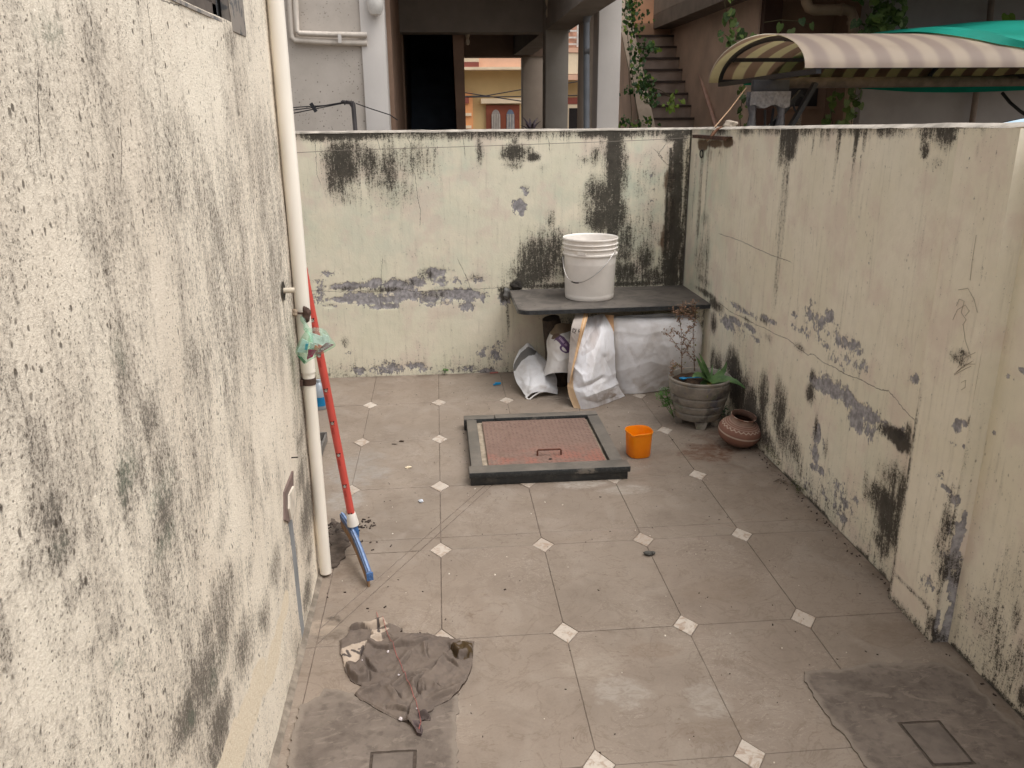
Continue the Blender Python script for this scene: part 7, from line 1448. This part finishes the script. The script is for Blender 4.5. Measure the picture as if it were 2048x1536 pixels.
# ---- striped awning on its frame
aw = thing('striped_awning', 'arched beige striped awning sheet on a black metal frame behind the right wall', 'awning', (2.4, 6.5, GZ))
AY, AZ, AR, AH = 6.5, 1.775, 1.2, .285
def arcp(th, dr=0.0, x=0): y = AY-(AR+dr)*math.cos(th); return (x+(y-5.3)*.066, y, AZ+(AH+dr)*math.sin(th))
def stripe_mat(nm, a, b, tr):
    t = NT(nm); x = t.sep(t.pos)[0]; s = t.m2('SINE', t.mul(t.add(x, t.mul(t.sub(t.noise(1.2, 3), .5), .02)), 2*math.pi/.205)); f = t.ramp(s, -.7 if 'top' in nm else -.25, .7 if 'top' in nm else .25)
    col = t.mix(f, lin(*a), lin(*b)); col = t.mix(t.mul(t.ramp(t.noise(5, 5), .5, .75), .2), col, lin(150, 130, 116))
    t.fin(col, .6, None, .35); tn = t.t.nodes.new('ShaderNodeBsdfTranslucent'); t.put(tn.inputs[0], t.mix(.6 if 'top' in nm else .12, col, lin(252, 244, 218))); mx = t.t.nodes.new('ShaderNodeMixShader'); mx.inputs[0].default_value = tr
    t.t.links.new(t.b.outputs[0], mx.inputs[1]); t.t.links.new(tn.outputs[0], mx.inputs[2]); t.t.links.new(mx.outputs[0], t.out.inputs[0]); return t.m
ths = np.linspace(0.0, math.pi, 40); xs = np.linspace(2.30, 6.2, 60)
Pm = np.array([[arcp(th, .0, x) for th in ths] for x in xs]); MB().grid(Pm).build('sheet', stripe_mat('awning_top', (178, 162, 152), (200, 184, 171), .6), aw)
Pm = np.array([[arcp(th, -.006, x+.002) for th in ths] for x in xs]); MB().grid(Pm, True).build('backlit_layer', stripe_mat('awning_backlit', (172, 142, 130), (240, 234, 196), .9), aw)  # added second layer, stripe colours painted as if light shines through the sheet
M_blk = simple('black_frame', (36, 36, 40), .5, .2, 30, spec=.4)
for x in (2.40, 4.35, 6.1):
    MB().tube([arcp(th, -.03, x) for th in np.linspace(0, math.pi, 30)], .019, 8).build('arch', M_blk, aw)
    MB().bar((x, AY-AR+.02, AZ-.015), (x+.158, AY+AR-.02, AZ-.015), .034, .034).build('tie_bar', M_blk, aw, smooth=False)
for th in (.05, math.pi*.76, math.pi-.05, math.pi*.35): MB().bar(arcp(th, -.035, 2.385), arcp(th, -.035, 6.15), .03, .03).build('purlin', M_blk, aw, smooth=False)
for pt in [(2.412,5.4,1.85),(2.878,5.33,1.801)]: MB().lathe([(0,.012),(.012,.008),(.02,0)], pt, 10).build('bolt', simple('bolt_steel', (96, 104, 116), .4) if 'bolt_steel' not in bpy.data.materials else bpy.data.materials['bolt_steel'], aw)
MB().tube([(2.515, 6.3, 1.722), (3.1, 6.3, 1.724), (6.1, 6.3, 1.735)], .038, 14).build('roller_pipe', simple('dusty_pipe', (92, 82, 72), .85, .25, 14, .5, (54, 50, 48)), aw)
M_wrap = simple('film_wrap', (120, 116, 116), .3, .3, 40, 0, bs=1.0, bscale=26, spec=.6); M_wrapd = simple('film_wrap_dark', (84, 82, 86), .28, .35, 40, 0, bs=1.0, bscale=30, spec=.65)
MB().bevbox(2.315, 2.585, 6.19, 6.25, 1.652, 1.742, .006).build('mount_plate', simple('plate_dark', (62, 62, 66), .5, .15, 20), aw)
X, Z = np.meshgrid(np.linspace(2.292, 2.592, 30), np.linspace(0, 1, 14), indexing='ij')
Zw = 1.662-Z*(.105+.012*np.sin(X*40)); Yw = 6.178-.010*fbm(X*30, Zw*40, 161, 3)
MB().grid(np.stack([X, Yw, Zw], -1)).grid(np.stack([X, Yw*0+6.262, Zw], -1), True).build('film_band', M_wrap, aw)
for x0 in (2.328, 2.548):
    MB().tube([(x0+.006*math.sin(z*31), 6.22, z) for z in np.linspace(1.64, GZ, 30)], [.031+.006*math.sin(k*2.3) for k in range(30)], 10).build('wrapped_leg', M_wrapd, aw)
MB().bar((2.782,6.2,1.718), (2.598,6.2,1.363), .055, .03).build('strut', M_blk, aw, smooth=False)
MB().bar((2.725,6.3,1.666), (2.464,6.3,1.362), .04, .03).build('strut', M_blk, aw, smooth=False)
MB().tube([(2.445,6.27,1.534),(2.458,6.27,1.384),(2.481,6.27,1.137)], .010, 6).tube([(2.509,6.27,1.544),(2.501,6.27,1.384),(2.504,6.27,1.137)], .010, 6).build('thin_rod', M_blk, aw)
rc = Vector((2.728,6.32,1.575)); MB().tube([rc+Vector((.045*math.cos(w), 0, .060*math.sin(w))) for w in np.linspace(0, 6.2832, 21)], .008, 6).build('ring', M_blk, aw)
sc0, sc1 = Vector((2.75,6.35,1.525)), Vector((2.755,6.35,1.241))
MB().tube([sc0.lerp(sc1, k/140)+Vector((.014*math.cos(k*.9), .014*math.sin(k*.9), 0)) for k in range(141)], .0032, 5).build('coil_spring', simple('spring_grey', (128, 120, 112), .5, .1), aw)
tarp = thing('tarpaulin', 'bright green tarpaulin thrown over the right end of the striped awning', 'tarpaulin', (4, 6.5, 1.8))
def tarp_mat():
    t = NT('green_tarp'); n = t.noise(3, 4); col = t.mix(t.ramp(n, .3, .7), lin(28, 152, 132), lin(38, 170, 150)); t.fin(col, .5, t.bump(t.noise(14, 4), .3, .01), .35)
    tn = t.t.nodes.new('ShaderNodeBsdfTranslucent'); t.put(tn.inputs[0], lin(10, 130, 104)); mx = t.t.nodes.new('ShaderNodeMixShader'); mx.inputs[0].default_value = .4
    t.t.links.new(t.b.outputs[0], mx.inputs[1]); t.t.links.new(tn.outputs[0], mx.inputs[2]); t.t.links.new(mx.outputs[0], t.out.inputs[0]); return t.m
Pt = []
for th in np.linspace(.22, math.pi-.02, 60):
    xb = np.interp(th, [.2, .35,   .53, .8, 1.0, 1.4, 1.75, 2.3, 3.14], [4.3, 3.85, 3.62, 3.46, 3.38, 3.32, 3.15, 2.95, 2.80]); row = []
    for u in np.linspace(0, 1, 60):
        x = xb+(6.25-xb)*u; e = x-xb
        lift = .012+.03*min(1, e/.15)+.055*sstep(.2, 1.2, e)*math.exp(-((th-1.55)/.42)**2)+.035*math.exp(-((e-.09-.05*x*0)/.05)**2)*math.exp(-((th-.7)/.5)**2)+.022*math.sin(e*5+th*3)*sstep(.1, .5, e)
        row.append(arcp(th, lift, x))
    Pt.append(row)
MB().grid(np.array(Pt), True).build('sheet', tarp_mat(), tarp)
Pt = np.array([[(x, 7.74-.12*v+.03*math.sin(x*4), 1.80-.07*v*sstep(2.9, 4.4, x)-.04*v-.01*v*math.sin(x*3)) for v in np.linspace(0, 1, 14)] for x in np.linspace(2.75, 6.25, 60)])
MB().grid(Pt).build('hanging_flap', bpy.data.materials['green_tarp'], tarp)
o = MB().tube([(4.515,6.6,1.65),(4.522,6.5,1.577),(4.547,6.4,1.512),(4.636,6.3,1.426)], .014, 6).build('tarp_strut', M_blk); setp(o, 'dark diagonal strut hanging below the green tarpaulin at the far right', 'strut')
def bw_mat():
    t = NT('blue_white_stripe'); x = t.sep(t.pos)[0]; f = t.ramp(t.m2('SINE', t.mul(x, 2*math.pi/.026)), -.2, .2); return t.fin(t.mix(f, lin(214, 220, 226), lin(120, 176, 204)), .6)
aw2 = thing('striped_cloth', 'blue and white striped cloth end showing over the top of the right wall', 'cloth', (2.1, 3.0, 1.4))
MB().add([(2.02, 3.0, 1.432), (2.45, 2.94, 1.515), (2.45, 3.25, 1.50), (2.02, 3.25, 1.42), (2.02, 2.98, 1.33), (2.45, 2.92, 1.40), (2.45, 3.27, 1.38), (2.02, 3.27, 1.32)], [(0,1,2,3),(0,4,5,1),(3,2,6,7),(7,6,5,4),(1,5,6,2),(0,3,7,4)]).build('cloth', bw_mat(), aw2, smooth=False)
MB().bar((2.03, 3.1, GZ), (2.03, 3.1, 1.415), .03).bar((2.43, 3.1, GZ), (2.43, 3.1, 1.48), .03).build('prop', M_blk, aw2, smooth=False)
